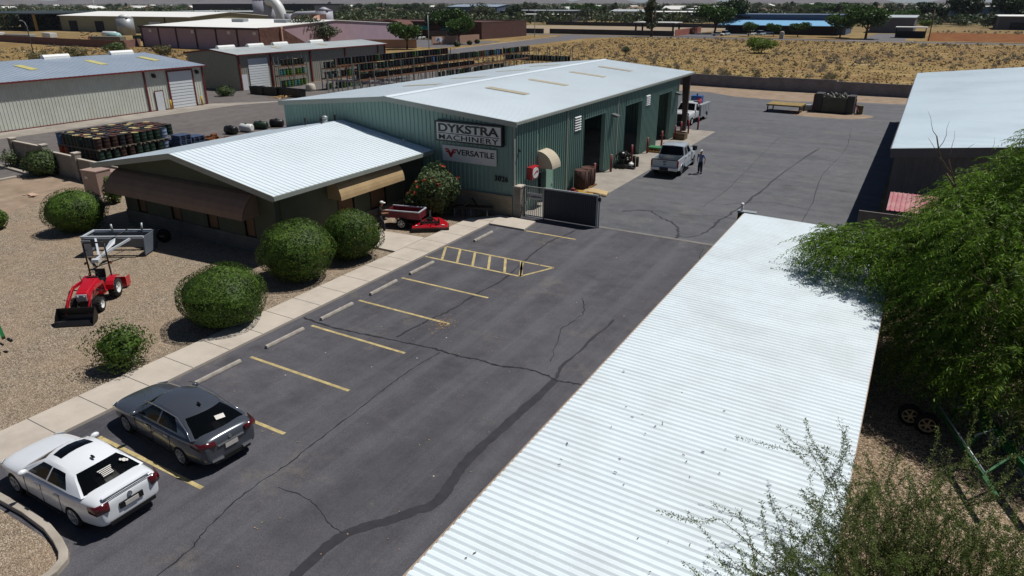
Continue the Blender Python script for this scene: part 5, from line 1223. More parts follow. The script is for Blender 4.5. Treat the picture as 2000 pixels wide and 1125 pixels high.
k.build('boards', mat('crate_wood', '#6f5c45', .85, var=.25), t); k = MB(); k.box(-.5, -.45, .3, .5, .45, .5); k.build('load', M_RUST, t)
# ---------------------------------------------------------------- back of the yard: platform and compactor
t = thing('steel_platform', 'low rusty yellow steel platform on legs on the bare patch of yard', 'platform', (-13.4, 86.9, .016), radians(-3)); k = MB(); k.box(-1.9, -1.5, .75, 1.9, 1.5, .9); k.build('deck', mat('rusty_yellow', '#8a7440', .75, var=.2, dirt='#5a4630', damt=.6), t)
for x in (-1.8, 1.7):
    for y in (-1.4, 1.3): k = MB(); k.box(x, y, 0, x+.12, y+.12, .75); k.build('leg', M_RUST, t)
t = thing('baling_compactor', 'dark green scrap compactor full of bright scrap on the bare patch of yard', 'compactor', (-8.35, 88.9, .016), radians(-2)); CG = mat('compactor_green', '#4a4f45', .6, var=.12, dirt='#35342f', damt=.4)
k = MB(); k.box(-1.3, -.9, .1, 1.2, -.8, 1.75); k.box(-1.3, .8, .1, 1.2, .9, 1.75); k.box(-1.3, -.8, .1, -1.2, .8, 1.75); k.box(1.1, -.8, .1, 1.2, .8, 1.75); k.box(-1.2, -.8, .1, 1.1, .8, .3); k.build('hopper', CG, t)
for x0, x1, z in ((-2.2, -1.35, 2.1), (1.25, 2.0, 2.0)): k = MB(); k.box(x0, -.9, .05, x1, .9, z); k.build('side_tower', mat('tower_grey', '#3a3b3c', .6), t, bevel=.03)
k = MB()
for i in range(40): k.cbox((rng.uniform(-1.1, 1.0), rng.uniform(-.7, .7), rng.uniform(1.5, 2.05)), (rng.uniform(.15, .5), rng.uniform(.1, .4), rng.uniform(.05, .25)), rng.random()*3, rng.random(), rng.random())
k.build('scrap', mat('scrap_metal', '#8c8a80', .5, .2, var=.5, scale=3, island=.75), t)
k = MB(); k.bar((-2.3, -.6, .1), (-2.3, -.6, 2.0), .12); k.build('guide_post', M_OXRED, t); k = MB(); k.bar((2.15, -.5, .1), (2.15, -.5, 1.7), .1); k.bar((2.15, -.5, 1.2), (2.6, -.8, .3), .08); k.build('guide_post', M_OXRED, t)
k = MB(); k.cbox((-3.0, .1, .35), (1.1, .8, .6), .2); k.cbox((-3.6, -.3, .25), (.3, .3, .5)); k.build('power_pack', M_STEEL, t); k = MB(); k.cbox((2.6, .1, .5), (.5, .9, .9), .3); k.build('valve_block', mat('olive_block', '#5d573a', .7), t)
# ---------------------------------------------------------------- electrical cabinet, sprinkler box
t = thing('electrical_cabinet', 'dusty pink two step electrical cabinet on a pad left of the office', 'cabinet', (-45.9, 24.9, 0), radians(6)); PK = mat('dusty_pink_steel', '#9c857a', .6, var=.05)
k = MB(); k.box(-.9, -.55, .1, .55, .5, 1.7); k.box(-.93, -.58, 1.7, .58, .53, 1.76); k.build('case', PK, t); k = MB(); k.box(-.6, .5, .1, .5, 1.25, 1.45); k.box(-.63, .5, 1.45, .53, 1.28, 1.5); k.build('meter_case', PK, t)
k = MB(); k.box(-1.1, -.7, 0, .75, 1.4, .1); k.build('pad', M_CONC, t); k = MB(); k.box(-.6, -.565, 1.2, -.35, -.55, 1.35); k.build('notice', M_WHITE, t)
t = thing('valve_box', 'small broken valve box lid lying on bare dirt left of the bushes', 'lid', G(65, 382)); k = MB(); k.cbox((0, 0, .06), (.6, .4, .06), .2, .15); k.cbox((.35, -.2, .08), (.4, .3, .05), .5, -.2); k.cbox((-.5, -.3, .03), (.2, .12, .05), .9); k.build('lid', mat('lid_pink', '#b59a86', .85), t)
# green implement at the left edge, hay rake at the right
t = thing('green_implement', 'green tubular farm implement with black rollers and orange brush at the left edge', 'implement', G(0, 690), radians(20)); k = MB(); GR = paint('implement_green', '#185a2b', 0, .4)
k.bar((-.4, .6, .75), (.25, .1, .6), .12); k.bar((-1.2, .6, .75), (-.4, .6, .75), .12); k.build('frame', GR, t); k = MB(); k.tube([(.2, .3, .45), (.42, .2, .45)], .06, 10); k.tube([(-.1, .2, .3), (.3, -.05, .4)], .04, 8); k.build('roller', M_BLACK, t)
k = MB()
for i in range(120): a = rng.random()*6.28; b_ = rng.uniform(-1, 1); c0 = Vector((-.12, -.75, .3)); k.bar(c0, c0+Vector((cos(a)*.3, sin(a)*.12, b_*.3)), .012)
k.build('brush', mat('orange_bristle', '#a0752a', .9, island=.4), t)
hr = thing('hay_rake', 'green wheel rake with long tubular beams and black tine wheels under the leafy tree', 'hay rake', (0, 0, 0))
k = MB()
for a, b, w_ in (((2.08, 24.03, 1.0), (4.45, 17.8, .95), .17), ((2.12, 21.62, .75), (3.42, 17.5, .7), .11), ((4.3, 21.3, .95), (5.4, 19.3, .95), .15), ((2.9, 21.9, .98), (2.45, 20.6, .74), .08), ((3.4, 20.6, .98), (2.85, 19.4, .72), .08), ((3.9, 19.3, .98), (3.2, 18.3, .72), .06)): k.bar(a, b, w_, w_*1.2)
k.build('frame', GR, hr)
for i in range(8):
    c = Vector((3.0+.34*i, 22.6-.72*i, .6)); k = MB(); n_ = Vector((.75, .5, 0)); e1 = Vector((-.55, .83, 0)); r = .62
    k.tube([c+(e1*cos(2*pi*j/24)+Vector((0, 0, 1))*sin(2*pi*j/24))*r*.8 for j in range(25)], .018, 6, False)
    for j in range(26): a = 2*pi*j/26; d = e1*cos(a)+Vector((0, 0, 1))*sin(a); d2 = e1*cos(a+.25)+Vector((0, 0, 1))*sin(a+.25); k.bar(c+d*.15, c+d*.5, .012); k.bar(c+d*.5, c+d2*.72, .014)
    k.build('tine_wheel', M_BLACK if i % 2 else M_STEEL, hr)
for p in ((1.55, 21.2), (2.0, 20.9)): wheel(hr, p[0], p[1], .34, .2, -1, mat('cream_rim', '#a8936c', .6), 6)
k = MB()
for a, b in (((2.1, 21.4, .9), (3.2, 18.2, .85)), ((2.4, 23.4, .95), (3.6, 19.8, .9)), ((2.6, 21.0, 1.05), (3.1, 21.3, 1.2)), ((3.0, 19.7, 1.0), (3.4, 20.0, 1.15))): k.tube([a, b], .025, 8)
k.build('hydraulic_pipe', M_STEEL, hr)
# ---------------------------------------------------------------- shrubs and the two near trees
LEAF_B = leafmat('privet_leaf', '#253a10', '#56722a', '#84883f', .25)
LEAF_D = leafmat('oleander_leaf', '#2c3d22', '#56683c', '#7d8450', .2)
LEAF_M = leafmat('mesquite_leaf', '#2c4410', '#6c8f2b', '#a0a94e', .38)
LEAF_S = leafmat('sparse_leaf', '#4a5d2a', '#7b8c49', '#a19f66', .3)
LEAF_Y = leafmat('dry_shrub_leaf', '#555238', '#8b8662', '#a39a78', .2)
BARK = mat('grey_brown_bark', '#5a4c40', .9, var=.25, scale=6, bmp=.4, bscale=40)
TWIG = mat('brown_twig', '#4b3d35', .9, var=.2)
FLOW = mat('orange_red_blossom', '#b33a17', .7, var=.2, island=.4)
def lumpy(d, seed, amt):
    r = np.random.default_rng(seed); f = np.ones(len(d))
    for i in range(9):
        v = unit(r.normal(size=(1, 3)))[0]; f += amt*np.cos(r.uniform(2, 5)*(d@v)*1.6+r.uniform(0, 6))/3
    return f
def bush(name, lab, cx, cy, wpx, hpx, n, leaf, ls, rough=.08, group=None, core=.87, flowers=0, openness=0, base=None, upright=False):
    """a shrub whose outline spans wpx by hpx pixels round (cx, cy) of the photograph and whose foot stands on the ground"""
    hz = 1.0
    for _ in range(30):
        c = G(cx, cy, hz); dist = (c-Vector((0, 0, CAM_H))).length; dep = (c-Vector((0, 0, CAM_H))).dot(FWD)
        rx = wpx/2*dep/FPX; app = hpx/2*dep/FPX; p = math.asin((CAM_H-hz)/dist)
        q = (app**2-(rx*sin(p))**2)/cos(p)**2; rz = sqrt(max(q, (.55*rx)**2)); hz = .5*hz+.5*(rz*.97 if base is None else rz+base)
    t = thing(name, lab, 'shrub', (c.x, c.y, 0), rng.random()*6, group); R_ = np.array([rx, rx, rz])
    d = rdirs(n); seed = rng.randrange(9999); f = lumpy(d, seed, rough)
    rad = (1-(nrg.random(n)**2)*(.22+openness)); P = d*R_*(f*rad)[:, None]; P[:, 2] += hz; P = P[P[:, 2] > .05]; m = len(P)
    N = unit(unit(P-np.array([0, 0, hz]))+.55*rdirs(m)); U = unit(np.cross(N, rdirs(m)))*ls*nrg.uniform(.7, 1.3, (m, 1)); V = unit(np.cross(N, U))*ls*.55
    quads('foliage', P, U, V, leaf, t, True)
    if core:
        k = MB(); nu, nv = 20, 12; rings = []
        for i in range(nv+1):
            a = max(-1.45, min(1.45, -pi/2+pi*i/nv)); dd = np.array([[cos(a)*cos(2*pi*j/nu), cos(a)*sin(2*pi*j/nu), sin(a)] for j in range(nu)]); ff = lumpy(dd, seed, rough)*core
            rings.append([(x*R_[0]*g, y*R_[1]*g, max(.03, hz+z*R_[2]*g)) for (x, y, z), g in zip(dd, ff)])
        for i in range(nv):
            for j in range(nu): k.add([rings[i][j], rings[i][(j+1) % nu], rings[i+1][(j+1) % nu], rings[i+1][j]], [(0, 1, 2, 3)])
        k.build('inner_foliage', leaf, t)
    k = MB()
    for i in range(7): a = 2*pi*i/7; k.tube([(.08*cos(a), .08*sin(a), 0), (rx*.3*cos(a), rx*.3*sin(a), hz*.6), (rx*.6*cos(a), rx*.6*sin(a), hz*1.1)], [.03, .02, .008], 6)
    k.build('stem', TWIG, t)
    if flowers:
        d = rdirs(flowers*3); d = d[d[:, 2] > .1][:flowers]; P = d*R_*(lumpy(d, seed, rough)*1.06)[:, None]+np.array([0, 0, hz]); P = np.repeat(P, 5, 0)+nrg.normal(0, .06, (len(P)*5, 3)); m = len(P)
        U = rdirs(m)*.045; V = unit(np.cross(U, rdirs(m)))*.04; quads('blossom', P, U, V, FLOW, t)
    return t
gR = 'round clipped bushes on the gravel'
bush('clipped_bush', 'round clipped green bush left of the grey scraper, by the pink cabinet', 147, 412, 116, 84, 7500, LEAF_B, .048, .05, gR)
bush('clipped_bush', 'widest clipped bush, nearest to the parking stalls and sidewalk', 435, 577, 172, 128, 14000, LEAF_B, .042, .05, gR)
bush('clipped_bush', 'dense round clipped bush, middle one beside the office corner', 579, 489, 152, 122, 12000, LEAF_B, .045, .05, gR)
bush('clipped_bush', 'round clipped bush closest to the person and the entrance walk', 686, 457, 117, 104, 9000, LEAF_B, .048, .05, gR)
bush('small_shrub', 'smallest loose green shrub on the gravel ahead of the grey sedan', 235, 676, 112, 100, 2600, LEAF_B, .055, .16, None, .6, 0, .35)
bush('clipped_bush', 'round bush cut off by the left edge, near the valve box lid', -16, 428, 54, 44, 1500, LEAF_B, .07, .05, gR)
bush('desert_shrub', 'broad dull green shrub in front of the grey block wall', 84, 318, 66, 50, 2800, LEAF_D, .1, .14, None, .75)
bush('desert_shrub', 'thin scruffy shrub at the end of the grey block wall', 19, 311, 36, 34, 500, LEAF_D, .09, .3, None, 0, 0, .5)
bush('desert_shrub', 'low shrub between the pink cabinet and the office wall', 219, 372, 34, 52, 1400, LEAF_B, .08, .2, None, .6)
bush('flowering_shrub', 'tall loose shrub with orange red blossoms against the office end wall', 846, 377, 92, 100, 4800, LEAF_D, .1, .16, None, .7, 16, .3)
bush('flowering_shrub', 'thin stemmed shrub with orange blossoms behind the clipped bushes', 640, 425, 70, 60, 700, LEAF_D, .08, .25, None, 0, 26, .5)

def sprays(lobes, per, leaf_len, leaf_w, twig_len, droop):
    """drooping twigs with feathery leaflets over the lobes; returns arrays of leaf centres and axes and the twig polylines"""
    C, U, V, tw = [], [], [], []
    for (cx, cy, cz), (rx, ry, rz), cnt in lobes:
        d = rdirs(cnt); d[:, 2] = np.abs(d[:, 2])*np.where(nrg.random(cnt) < .75, 1, -1); rad = nrg.random(cnt)**.35
        A = np.array([cx, cy, cz])+d*np.array([rx, ry, rz])*rad[:, None]*.92
        out = unit(d*np.array([1, 1, .5])+rdirs(cnt)*.55)
        for a, o_ in zip(A, out):
            L = twig_len*nrg.uniform(.6, 1.3); m = per; t = np.linspace(.05, 1, m); P = a+np.outer(t, o_)*L; P[:, 2] -= droop*L*t**2
            T = np.gradient(P, axis=0); T = unit(T); sd = np.where(np.arange(m) % 2 == 0, 1, -1)[:, None]
            B = unit(np.cross(T, np.array([[0, 0, 1.0]])+rdirs(m)*.5)); D = unit(T*.55+B*sd+np.array([[0, 0, -.45]]))
            C.append(P+D*leaf_len); U.append(D*leaf_len); V.append(unit(np.cross(D, rdirs(m)))*leaf_w); tw.append(P)
    return np.concatenate(C), np.concatenate(U), np.concatenate(V), tw
def branchy(k, p, d, L, r, depth, ends, spread=.6, up=.15, seg=4):
    pts = [Vector(p)]; d = Vector(d).normalized(); rr = [r]
    for i in range(seg):
        d = (d+Vector((rng.gauss(0, .16), rng.gauss(0, .16), rng.gauss(0, .1)+up*.2))).normalized(); pts.append(pts[-1]+d*L/seg); rr.append(r*(1-.75*(i+1)/seg) if depth == 0 else r*(1-.4*(i+1)/seg))
    k.tube(pts, rr, 6 if r > .02 else 4)
    ends.append((pts, depth))
    if depth > 0:
        for i in range(rng.randint(3, 4)):
            j = rng.randint(1, seg); a = Vector((rng.gauss(0, spread), rng.gauss(0, spread), rng.gauss(0, spread*.6)+up)); branchy(k, pts[j], d+a, L*rng.uniform(.55, .8), rr[j]*.62, depth-1, ends, spread, up, seg)
mt = thing('mesquite_tree', 'big feathery mesquite tree drooping over the far half of the carport', 'tree', (4.4, 26, 0))
k = MB(); ends = []
k.tube([(4.4, 26, 0), (4.2, 25.8, 1.2), (3.9, 25.6, 2.2)], [.28, .22, .18], 10)
for tgt in ((-1.2, 26, 3.3), (1.2, 26.4, 6.6), (4.8, 26.6, 7.4), (7.5, 26, 6), (2.6, 22.2, 4.2), (5.6, 22, 5), (2.2, 29, 5.2), (7, 22.5, 3.5)):
    a = Vector((3.9, 25.6, 2.1)); b = Vector(tgt); md = a.lerp(b, .5)+Vector((0, 0, .5)); k.tube([a, md, b], [.13, .08, .03], 7)
    for i in range(4): branchy(k, a.lerp(b, .45+.15*i)+Vector((0, 0, .3)), (b-a).normalized()+Vector((rng.gauss(0, .5), rng.gauss(0, .5), rng.gauss(.1, .3))), 1.6, .035, 1, ends)
put(k, 'trunk', BARK, mt)
LB = [((3.9, 26, 5.8), (2.4, 2.4, 1.9), 560), ((1.9, 26.2, 4.8), (1.2, 2.0, 1.5), 260), ((6.4, 25.6, 5.9), (2.8, 2.6, 2.3), 460), ((-.4, 26.0, 3.75), (1.9, 1.7, .75), 270), ((-1.6, 26.3, 3.6), (1.1, 1.1, .5), 90), ((1.4, 25.0, 3.7), (1.5, 1.8, 1.3), 240),
      ((3.1, 23.2, 4.0), (1.9, 1.9, 1.7), 330), ((5.6, 22.6, 4.4), (2.2, 1.9, 2.0), 320), ((2.9, 22.2, 2.3), (1.6, 1.3, 1.2), 200), ((5.3, 21.9, 2.6), (1.7, 1.2, 1.3), 200), ((2.0, 25.6, 2.0), (1.3, 1.6, 1.6), 150), ((7.6, 22.5, 3.6), (1.6, 1.6, 2.2), 150), ((2.7, 29.4, 4.6), (1.8, 1.8, 1.7), 160), ((4.2, 26.2, 7.6), (1.5, 1.4, .9), 120), ((1.3, 24.2, 2.2), (1.0, 2.2, 1.5), 170), ((1.2, 27.5, 2.6), (1.1, 2.2, 1.8), 160), ((4.2, 20.7, 2.2), (1.8, .9, 1.2), 150), ((6.8, 21.2, 2.4), (1.5, 1.0, 1.6), 120), ((2.6, 24.0, 5.4), (1.6, 1.6, 1.2), 200), ((.6, 25.6, 4.0), (1.2, 1.5, .6), 120), ((5.2, 20.6, 2.1), (1.5, .8, .9), 70), ((2.0, 22.8, 1.6), (1.0, 1.2, 1.0), 90)]
LB = [(a, b, int(c*2.1)) for a, b, c in LB]
C, U, V, tw = sprays(LB, 26, .075, .0165, .95, .6)
C -= np.array([4.4, 26, 0]); quads('crown', C, U, V, LEAF_M, mt, True)
k = MB()
for P in tw[::5]: k.tube([Vector(P[0])-Vector(mt.location), Vector(P[len(P)//2])-Vector(mt.location), Vector(P[-1])-Vector(mt.location)], [.009, .006, .003], 3, False)
for P in tw[1::20]:
    a = Vector(P[0]); c = Vector((3.9, 25.7, 3.4)); k.tube([a.lerp(c, .45)-Vector(mt.location), a-Vector(mt.location)], [.016, .009], 4, False)
k.build('twigs', TWIG, mt)

stt = thing('sparse_tree', 'thin open tree with fine twigs at the near right end of the carport', 'tree', (1.75, 9.1, 0))
k = MB(); ends = []; org = Vector((1.75, 9.1, 0)); hub = Vector((1.65, 9.4, 1.6))
k.tube([org, org+Vector((-.05, .15, .8)), hub], [.11, .09, .08], 9)
for i in range(84):
    az = radians(rng.uniform(-30, 210)); el_ = radians(rng.uniform(15, 80)); d = Vector((-cos(az)*cos(el_)*1.0, sin(az)*cos(el_)*.9, sin(el_)))
    branchy(k, hub+Vector((rng.gauss(0, .15), rng.gauss(0, .15), rng.uniform(-.5, .3))), d, rng.uniform(1.7, 2.7), rng.uniform(.012, .024), 2, ends, .65, .1)
put(k, 'trunk', BARK, stt)
C, U, V = [], [], []
for pts, dep in ends:
    if dep == 2: continue
    for i in range(len(pts)-1):
        a, b = np.array(pts[i]), np.array(pts[i+1]); m = 58 if dep == 0 else 22; t = nrg.random((m, 1)); P = a+(b-a)*t
        D = unit(unit(np.array([b-a]))*.6+rdirs(m)); C.append(P+D*nrg.uniform(.01, .06, (m, 1))); U.append(D*nrg.uniform(.014, .025, (m, 1))); V.append(unit(np.cross(D, rdirs(m)))*.0085)
C = np.concatenate(C)-np.array([1.75, 9.1, 0]); quads('crown', C, np.concatenate(U), np.concatenate(V), LEAF_S, stt, True)
# ---------------------------------------------------------------- tan warehouses on the left
M_TAN = mat('tan_wall_steel', '#c6cabf', .5, var=.05, spec=.4, dirt='#9b9384', dscale=.4, damt=.3)
M_TAND = mat('grey_tan_steel', '#8d8a80', .55, var=.05, spec=.35)
M_MAROON = mat('maroon_trim', '#6b2a28', .5, var=.1)
M_ROOFG = mat('grey_blue_roof', '#8f9cab', .4, var=.05, scale=.5, spec=.5, dirt='#a7b1ba', dscale=.2, damt=.5)
M_ROOFL = mat('light_grey_roof', '#b6bcbd', .4, var=.05, scale=.5, spec=.5, dirt='#9ea5a6', dscale=.15, damt=.5)
M_YEL = mat('yellow_skylight', '#b9b273', .5, var=.1); M_DOORW = mat('white_roll_door', '#c8cdd0', .45, var=.03)
M_YBOL = mat('yellow_bollard', '#b28f2a', .5, var=.1)
def roll_door(put_, X, y0, y1, z1, root, n=12):
    k = MB()
    for i in range(n):
        z = .05+i*(z1-.05)/n; d = (z1-.05)/n; k.hexa([(X+.0, y0, z), (X+.06, y0, z), (X+.06, y1, z), (X+.0, y1, z), (X+.0, y0, z+d), (X+.03, y0, z+d), (X+.03, y1, z+d), (X+.0, y1, z+d)])
    return put(k, 'roll_up_door', M_DOORW, root)
def warehouse(lab, X0, X1, Y0, Y1, E_, Rg, wallm, roofm, pitch, skys, vents, front=None):
    t = thing('warehouse', lab, 'building', ((X0+X1)/2, Y0, 0)); C_ = (X0+X1)/2; e = .45
    k = MB(); k.ribbed((X1, Y0, 0), (0, 1, 0), (1, 0, 0), Y1-Y0, pitch, .032, pitch-.085, 0, E_-.05, .02)
    gz = lambda s: E_+(Rg-E_)*(1-abs(s-(C_-X0))/(C_-X0))-.05
    for y, n_ in ((Y0, -1), (Y1, 1)): k.ribbed((X0, y, 0), (1, 0, 0), (0, n_, 0), X1-X0, pitch, .05, pitch-.1, 0, gz, .02)
    k.ribbed((X0, Y0, 0), (0, 1, 0), (-1, 0, 0), Y1-Y0, pitch, .05, pitch-.1, 0, E_-.05, .02); put(k, 'wall', wallm, t)
    k = MB(); xe = X1+e; zl = E_-e*(Rg-E_)/(X1-C_)
    for s in (1, -1): x = C_+s*(xe-C_); k.ribroof((x, Y0-.2, zl), (x, Y1+.2, zl), (C_, Y0-.2, Rg), (C_, Y1+.2, Rg), .5, .03, .4)
    rf = put(k, 'roof', roofm, t)
    k = MB(); k.box(xe+.005, Y0-.2, zl-.16, xe+.1, Y1+.2, zl); k.box(X1+.05, Y0, zl-.1, xe, Y1, zl-.06)
    for Y in (Y0-.24, Y1+.21):
        for s in (1, -1):
            a, b = sorted(((C_+s*(xe-C_), zl), (C_, Rg))); k.hexa([(a[0], Y, a[1]-.2), (b[0], Y, b[1]-.2), (b[0], Y+.03, b[1]-.2), (a[0], Y+.03, a[1]-.2), (a[0], Y, a[1]+.035), (b[0], Y, b[1]+.035), (b[0], Y+.03, b[1]+.035), (a[0], Y+.03, a[1]+.035)])
    put(k, 'eave_trim', M_MAROON, t)
    zr = lambda x: Rg-(Rg-E_)*abs(x-C_)/(X1-C_)
    for y, m in skys:
        x0, x1 = C_+3.2*(X1-C_)/11.3, C_+6.6*(X1-C_)/11.3; k = MB(); k.hexa([(x0, y-.45, zr(x0)+.03), (x1, y-.45, zr(x1)+.03), (x1, y+.45, zr(x1)+.03), (x0, y+.45, zr(x0)+.03), (x0, y-.45, zr(x0)+.06), (x1, y-.45, zr(x1)+.06), (x1, y+.45, zr(x1)+.06), (x0, y+.45, zr(x0)+.06)]); put(k, 'skylight', m, t, rf)
    for y in vents:
        k = MB(); k.loft([[(C_+q*cos(a)*1.0, yy, Rg-.05+.5*sin(a)) for q, a in ((.42, 0), (.42, .6), (.42, 1.2), (.42, 1.9), (.42, 2.5), (.42, pi))] for yy in (y-1.5, y+1.5)], smooth=False); put(k, 'ridge_vent', M_WHITE, t, rf)
    return t
wa = warehouse('tan ribbed warehouse with maroon trim, grey blue roof and one white roll up door', -101, -78.3, -12, 58.1, 4.75, 5.85, M_TAN, M_ROOFG, .335, [(y, M_YEL) for y in (33, 41, 48.7, 56.4 - 1)], [46.9, 55.0, 38.5])
X = -78.3
for y in (50.15, 57.95): k = MB(); k.box(X+.05, y-.09, 0, X+.16, y+.09, 4.7); put(k, 'downspout', M_MAROON, wa)
rd = roll_door(put, X+.06, 53.15, 56.4, 4.25, wa)
k = MB(); k.box(X+.05, 52.98, 0, X+.16, 53.15, 4.4); k.box(X+.05, 56.4, 0, X+.16, 56.57, 4.4); k.box(X+.05, 53.15, 4.25, X+.16, 56.4, 4.4); put(k, 'door_frame', M_MAROON, wa, rd)
k = MB(); k.box(X+.06, 51.1, .02, X+.12, 52.1, 2.2); d_ = put(k, 'door', M_DOORW, wa); k = MB(); k.box(X+.05, 51.02, .0, X+.13, 51.1, 2.28); k.box(X+.05, 52.1, .0, X+.13, 52.18, 2.28); k.box(X+.05, 51.1, 2.2, X+.13, 52.1, 2.28); put(k, 'door_frame', M_MAROON, wa, d_)
for y in (51.3, 57.1): k = MB(); k.hexa([(X+.06, y-.2, 3.9), (X+.3, y-.2, 3.75), (X+.3, y+.2, 3.75), (X+.06, y+.2, 3.9), (X+.06, y-.2, 4.2), (X+.35, y-.2, 4.05), (X+.35, y+.2, 4.05), (X+.06, y+.2, 4.2)]); put(k, 'wall_lamp', M_BLACK, wa)
k = MB(); k.box(X+.04, -12, 0, X+.08, 58.1, .1); put(k, 'base_trim', M_MAROON, wa)
wbn = warehouse('smaller tan warehouse with maroon posts behind the drum racks', -97, -86.1, 69.7, 102.6, 5.05, 5.6, M_TAND, M_ROOFL, .4, [(y, M_SKYL) for y in (80, 90)], [72.5, 78, 83, 91])
X = -86.1
for y in (70.0, 75.9, 84, 92, 100.5, 102.4): k = MB(); k.box(X+.05, y-.11, 0, X+.2, y+.11, 4.9); put(k, 'frame_post', M_MAROON, wbn)
rd = roll_door(put, X+.06, 71.6, 75.2, 4.3, wbn); k = MB(); k.box(X+.06, 70.15, .02, X+.12, 71.15, 2.2); put(k, 'door', M_DOORW, wbn)
yb = None
for x, y, lab in ((-77.8, 52.6, 'yellow bollard between the white door and the roll up door'), (-77.8, 56.9, 'yellow bollard at the far jamb of the white roll up door')):
    if yb is None:
        yb = thing('bollard', lab, 'bollard', (x, y, 0), 0, 'yellow bollards by the tan warehouse'); k = MB(); k.cyl((0, 0, 0), .12, 1.1, 12); k.build('post', M_YBOL, yb); k = MB(); k.ell((0, 0, 1.1), (.12, .12, .06), 12, 6); k.build('cap', M_YBOL, yb)
    else: dup(yb, (x, y, 0), 0, lab)

# ---------------------------------------------------------------- steel drums
DM = {n: mat('drum_'+n, c, .5, .1, var=.12, scale=3, spec=.4, dirt=d, dscale=2.5, damt=.5) for n, c, d in (('dark_green', '#1d3327', '#2c2a22'), ('black', '#16181b', '#2a2522'), ('lime_green', '#4a6a22', '#33471c'), ('teal', '#3a6f69', '#2b4f4b'), ('blue', '#44628a', '#31465f'), ('rust_brown', '#33211c', '#4c2d20'), ('orange_red', '#96361c', '#6b2c1a'), ('light_blue', '#8090a8', '#5f6c80'), ('red', '#6f1c1e', '#4a1a1a'))}
LIDS = [mat('lid_tan', '#a89a6e', .6, var=.15), mat('lid_rust', '#4a2a24', .7, var=.2), mat('lid_dark', '#1f2022', .6, var=.1)]
WORD = {n: n.replace('_', ' ') for n in DM}
drum_me = {}
def drum_mesh(c, lid):
    if (c, lid) in drum_me: return drum_me[(c, lid)]
    k = MB(); n = 14; prof = [(.28, 0), (.29, .02), (.285, .05), (.28, .29), (.295, .31), (.28, .33), (.28, .57), (.295, .59), (.28, .61), (.28, .85), (.292, .87), (.292, .89), (.275, .89), (.272, .865)]
    k.loft([[(q*cos(2*pi*j/n), q*sin(2*pi*j/n), z) for j in range(n)] for q, z in prof]); o = k.build('drum', DM[c]); me = o.data; me.materials.append(LIDS[lid])
    me.polygons[-1].material_index = 1
    for p in me.polygons:
        if p.center.z > .86: p.material_index = 1
    bpy.data.objects.remove(o); drum_me[(c, lid)] = me; return me
def drum(c, loc, where, group, lid=None, lying=None):
    lid = rng.choice((0, 1, 1, 2, 2, 2)) if lid is None else lid
    o = bpy.data.objects.new('steel_drum', drum_mesh(c, lid)); COL.objects.link(o); o.location = loc; o.rotation_euler = (0, 0, rng.random()*6)
    if lying is not None: o.rotation_euler = (pi/2, 0, lying)
    tag(o, WORD[c]+' steel drum '+where, 'drum', group+', '+WORD[c]); return o
def pick(ws_): return rng.choices([a for a, _ in ws_], [b for _, b in ws_])[0]
PILE = [('dark_green', 5), ('black', 4), ('rust_brown', 5), ('blue', .4)]
pal = MB()
for y in (-.5, 0, .5): pal.box(-.6, y-.06, 0, .6, y+.06, .1)
for i in range(7): pal.box(-.6+i*.175, -.6, .1, -.45+i*.175, .6, .125)
palm = pal.build('wooden_pallet', mat('grey_wood', '#6d6459', .85, var=.25)); pal_me = palm.data; bpy.data.objects.remove(palm)
def pallet(loc, lab, grp, m=None):
    o = bpy.data.objects.new('wooden_pallet', pal_me); COL.objects.link(o); o.location = loc; o.rotation_euler = (0, 0, rng.uniform(-.05, .05)); return tag(o, lab, 'pallet', grp)
# the double-stacked pile behind the block wall: pallets of four, two tiers high
for i in range(5):
    for j in range(6):
        px, py = -61.2+i*1.17, 30.9+j*1.28
        if (i > 3 and j > 4) or (i == 0 and j > 4): continue
        for tier in (0, 1):
            hidden = tier == 0 and 1 <= i <= 3 and 1 <= j <= 4
            if tier == 1: pallet((px+.3, py+.3, .905+.03), 'grey wooden pallet between the two tiers of drums in the pile', 'pallets in the drum pile')
            if hidden: continue
            for a in (0, 1):
                for b in (0, 1):
                    c = pick(PILE)
                    if i <= 1 and j == 0: c = [['blue', 'blue', 'rust_brown', 'dark_green'], ['orange_red', 'light_blue', 'orange_red', 'black']][0 if tier else 1][a*2+b if i == 0 else 3]
                    if i == 4 and j >= 3 and a: c = 'light_blue' if b and j == 4 else 'dark_green'
                    if tier == 0 and ((a == 0 and i > 0 and j > 0 and i < 4) or (i == 0 and j > 0 and a == 1) or j == 5 or (j == 0 and b == 1 and 0 < i < 4)): continue
                    drum(c, (px+a*.6+rng.uniform(-.06, .06), py+b*.6+rng.uniform(-.06, .06), .02 if tier == 0 else 1.06), ('in the top tier of the pile behind the block wall' if tier else 'in the bottom tier of the pile behind the block wall'), 'drums piled behind the block wall', None if tier else 2)
bl = mat('blue_grey_plastic', '#41506b', .6, var=.12)
blk = MB()
for y in (-.5, 0, .5): blk.box(-.6, y-.06, 0, .6, y+.06, .1)
for i in range(5): blk.box(-.6+i*.25, -.6, .1, -.41+i*.25, .6, .13)
bp = blk.build('plastic_pallet', bl); bpm = bp.data; bpy.data.objects.remove(bp)
for x, y, n_ in ((-55.0, 37.6, 9), (-56.2, 37.6, 6), (-55.0, 38.9, 7)):
    for i in range(n_):
        o = bpy.data.objects.new('plastic_pallet', bpm); COL.objects.link(o); o.location = (x+rng.uniform(-.04, .04), y+rng.uniform(-.04, .04), .01+i*.145); o.rotation_euler = (0, 0, rng.uniform(-.05, .05)); tag(o, 'blue grey plastic pallet in the stacks right of the drum pile', 'pallet', 'blue grey plastic pallets')
oh = thing('scrap_heap', 'low heap of rusty orange blocks right of the blue grey pallets', 'scrap heap', (-55.2, 40.9, 0)); k = MB()
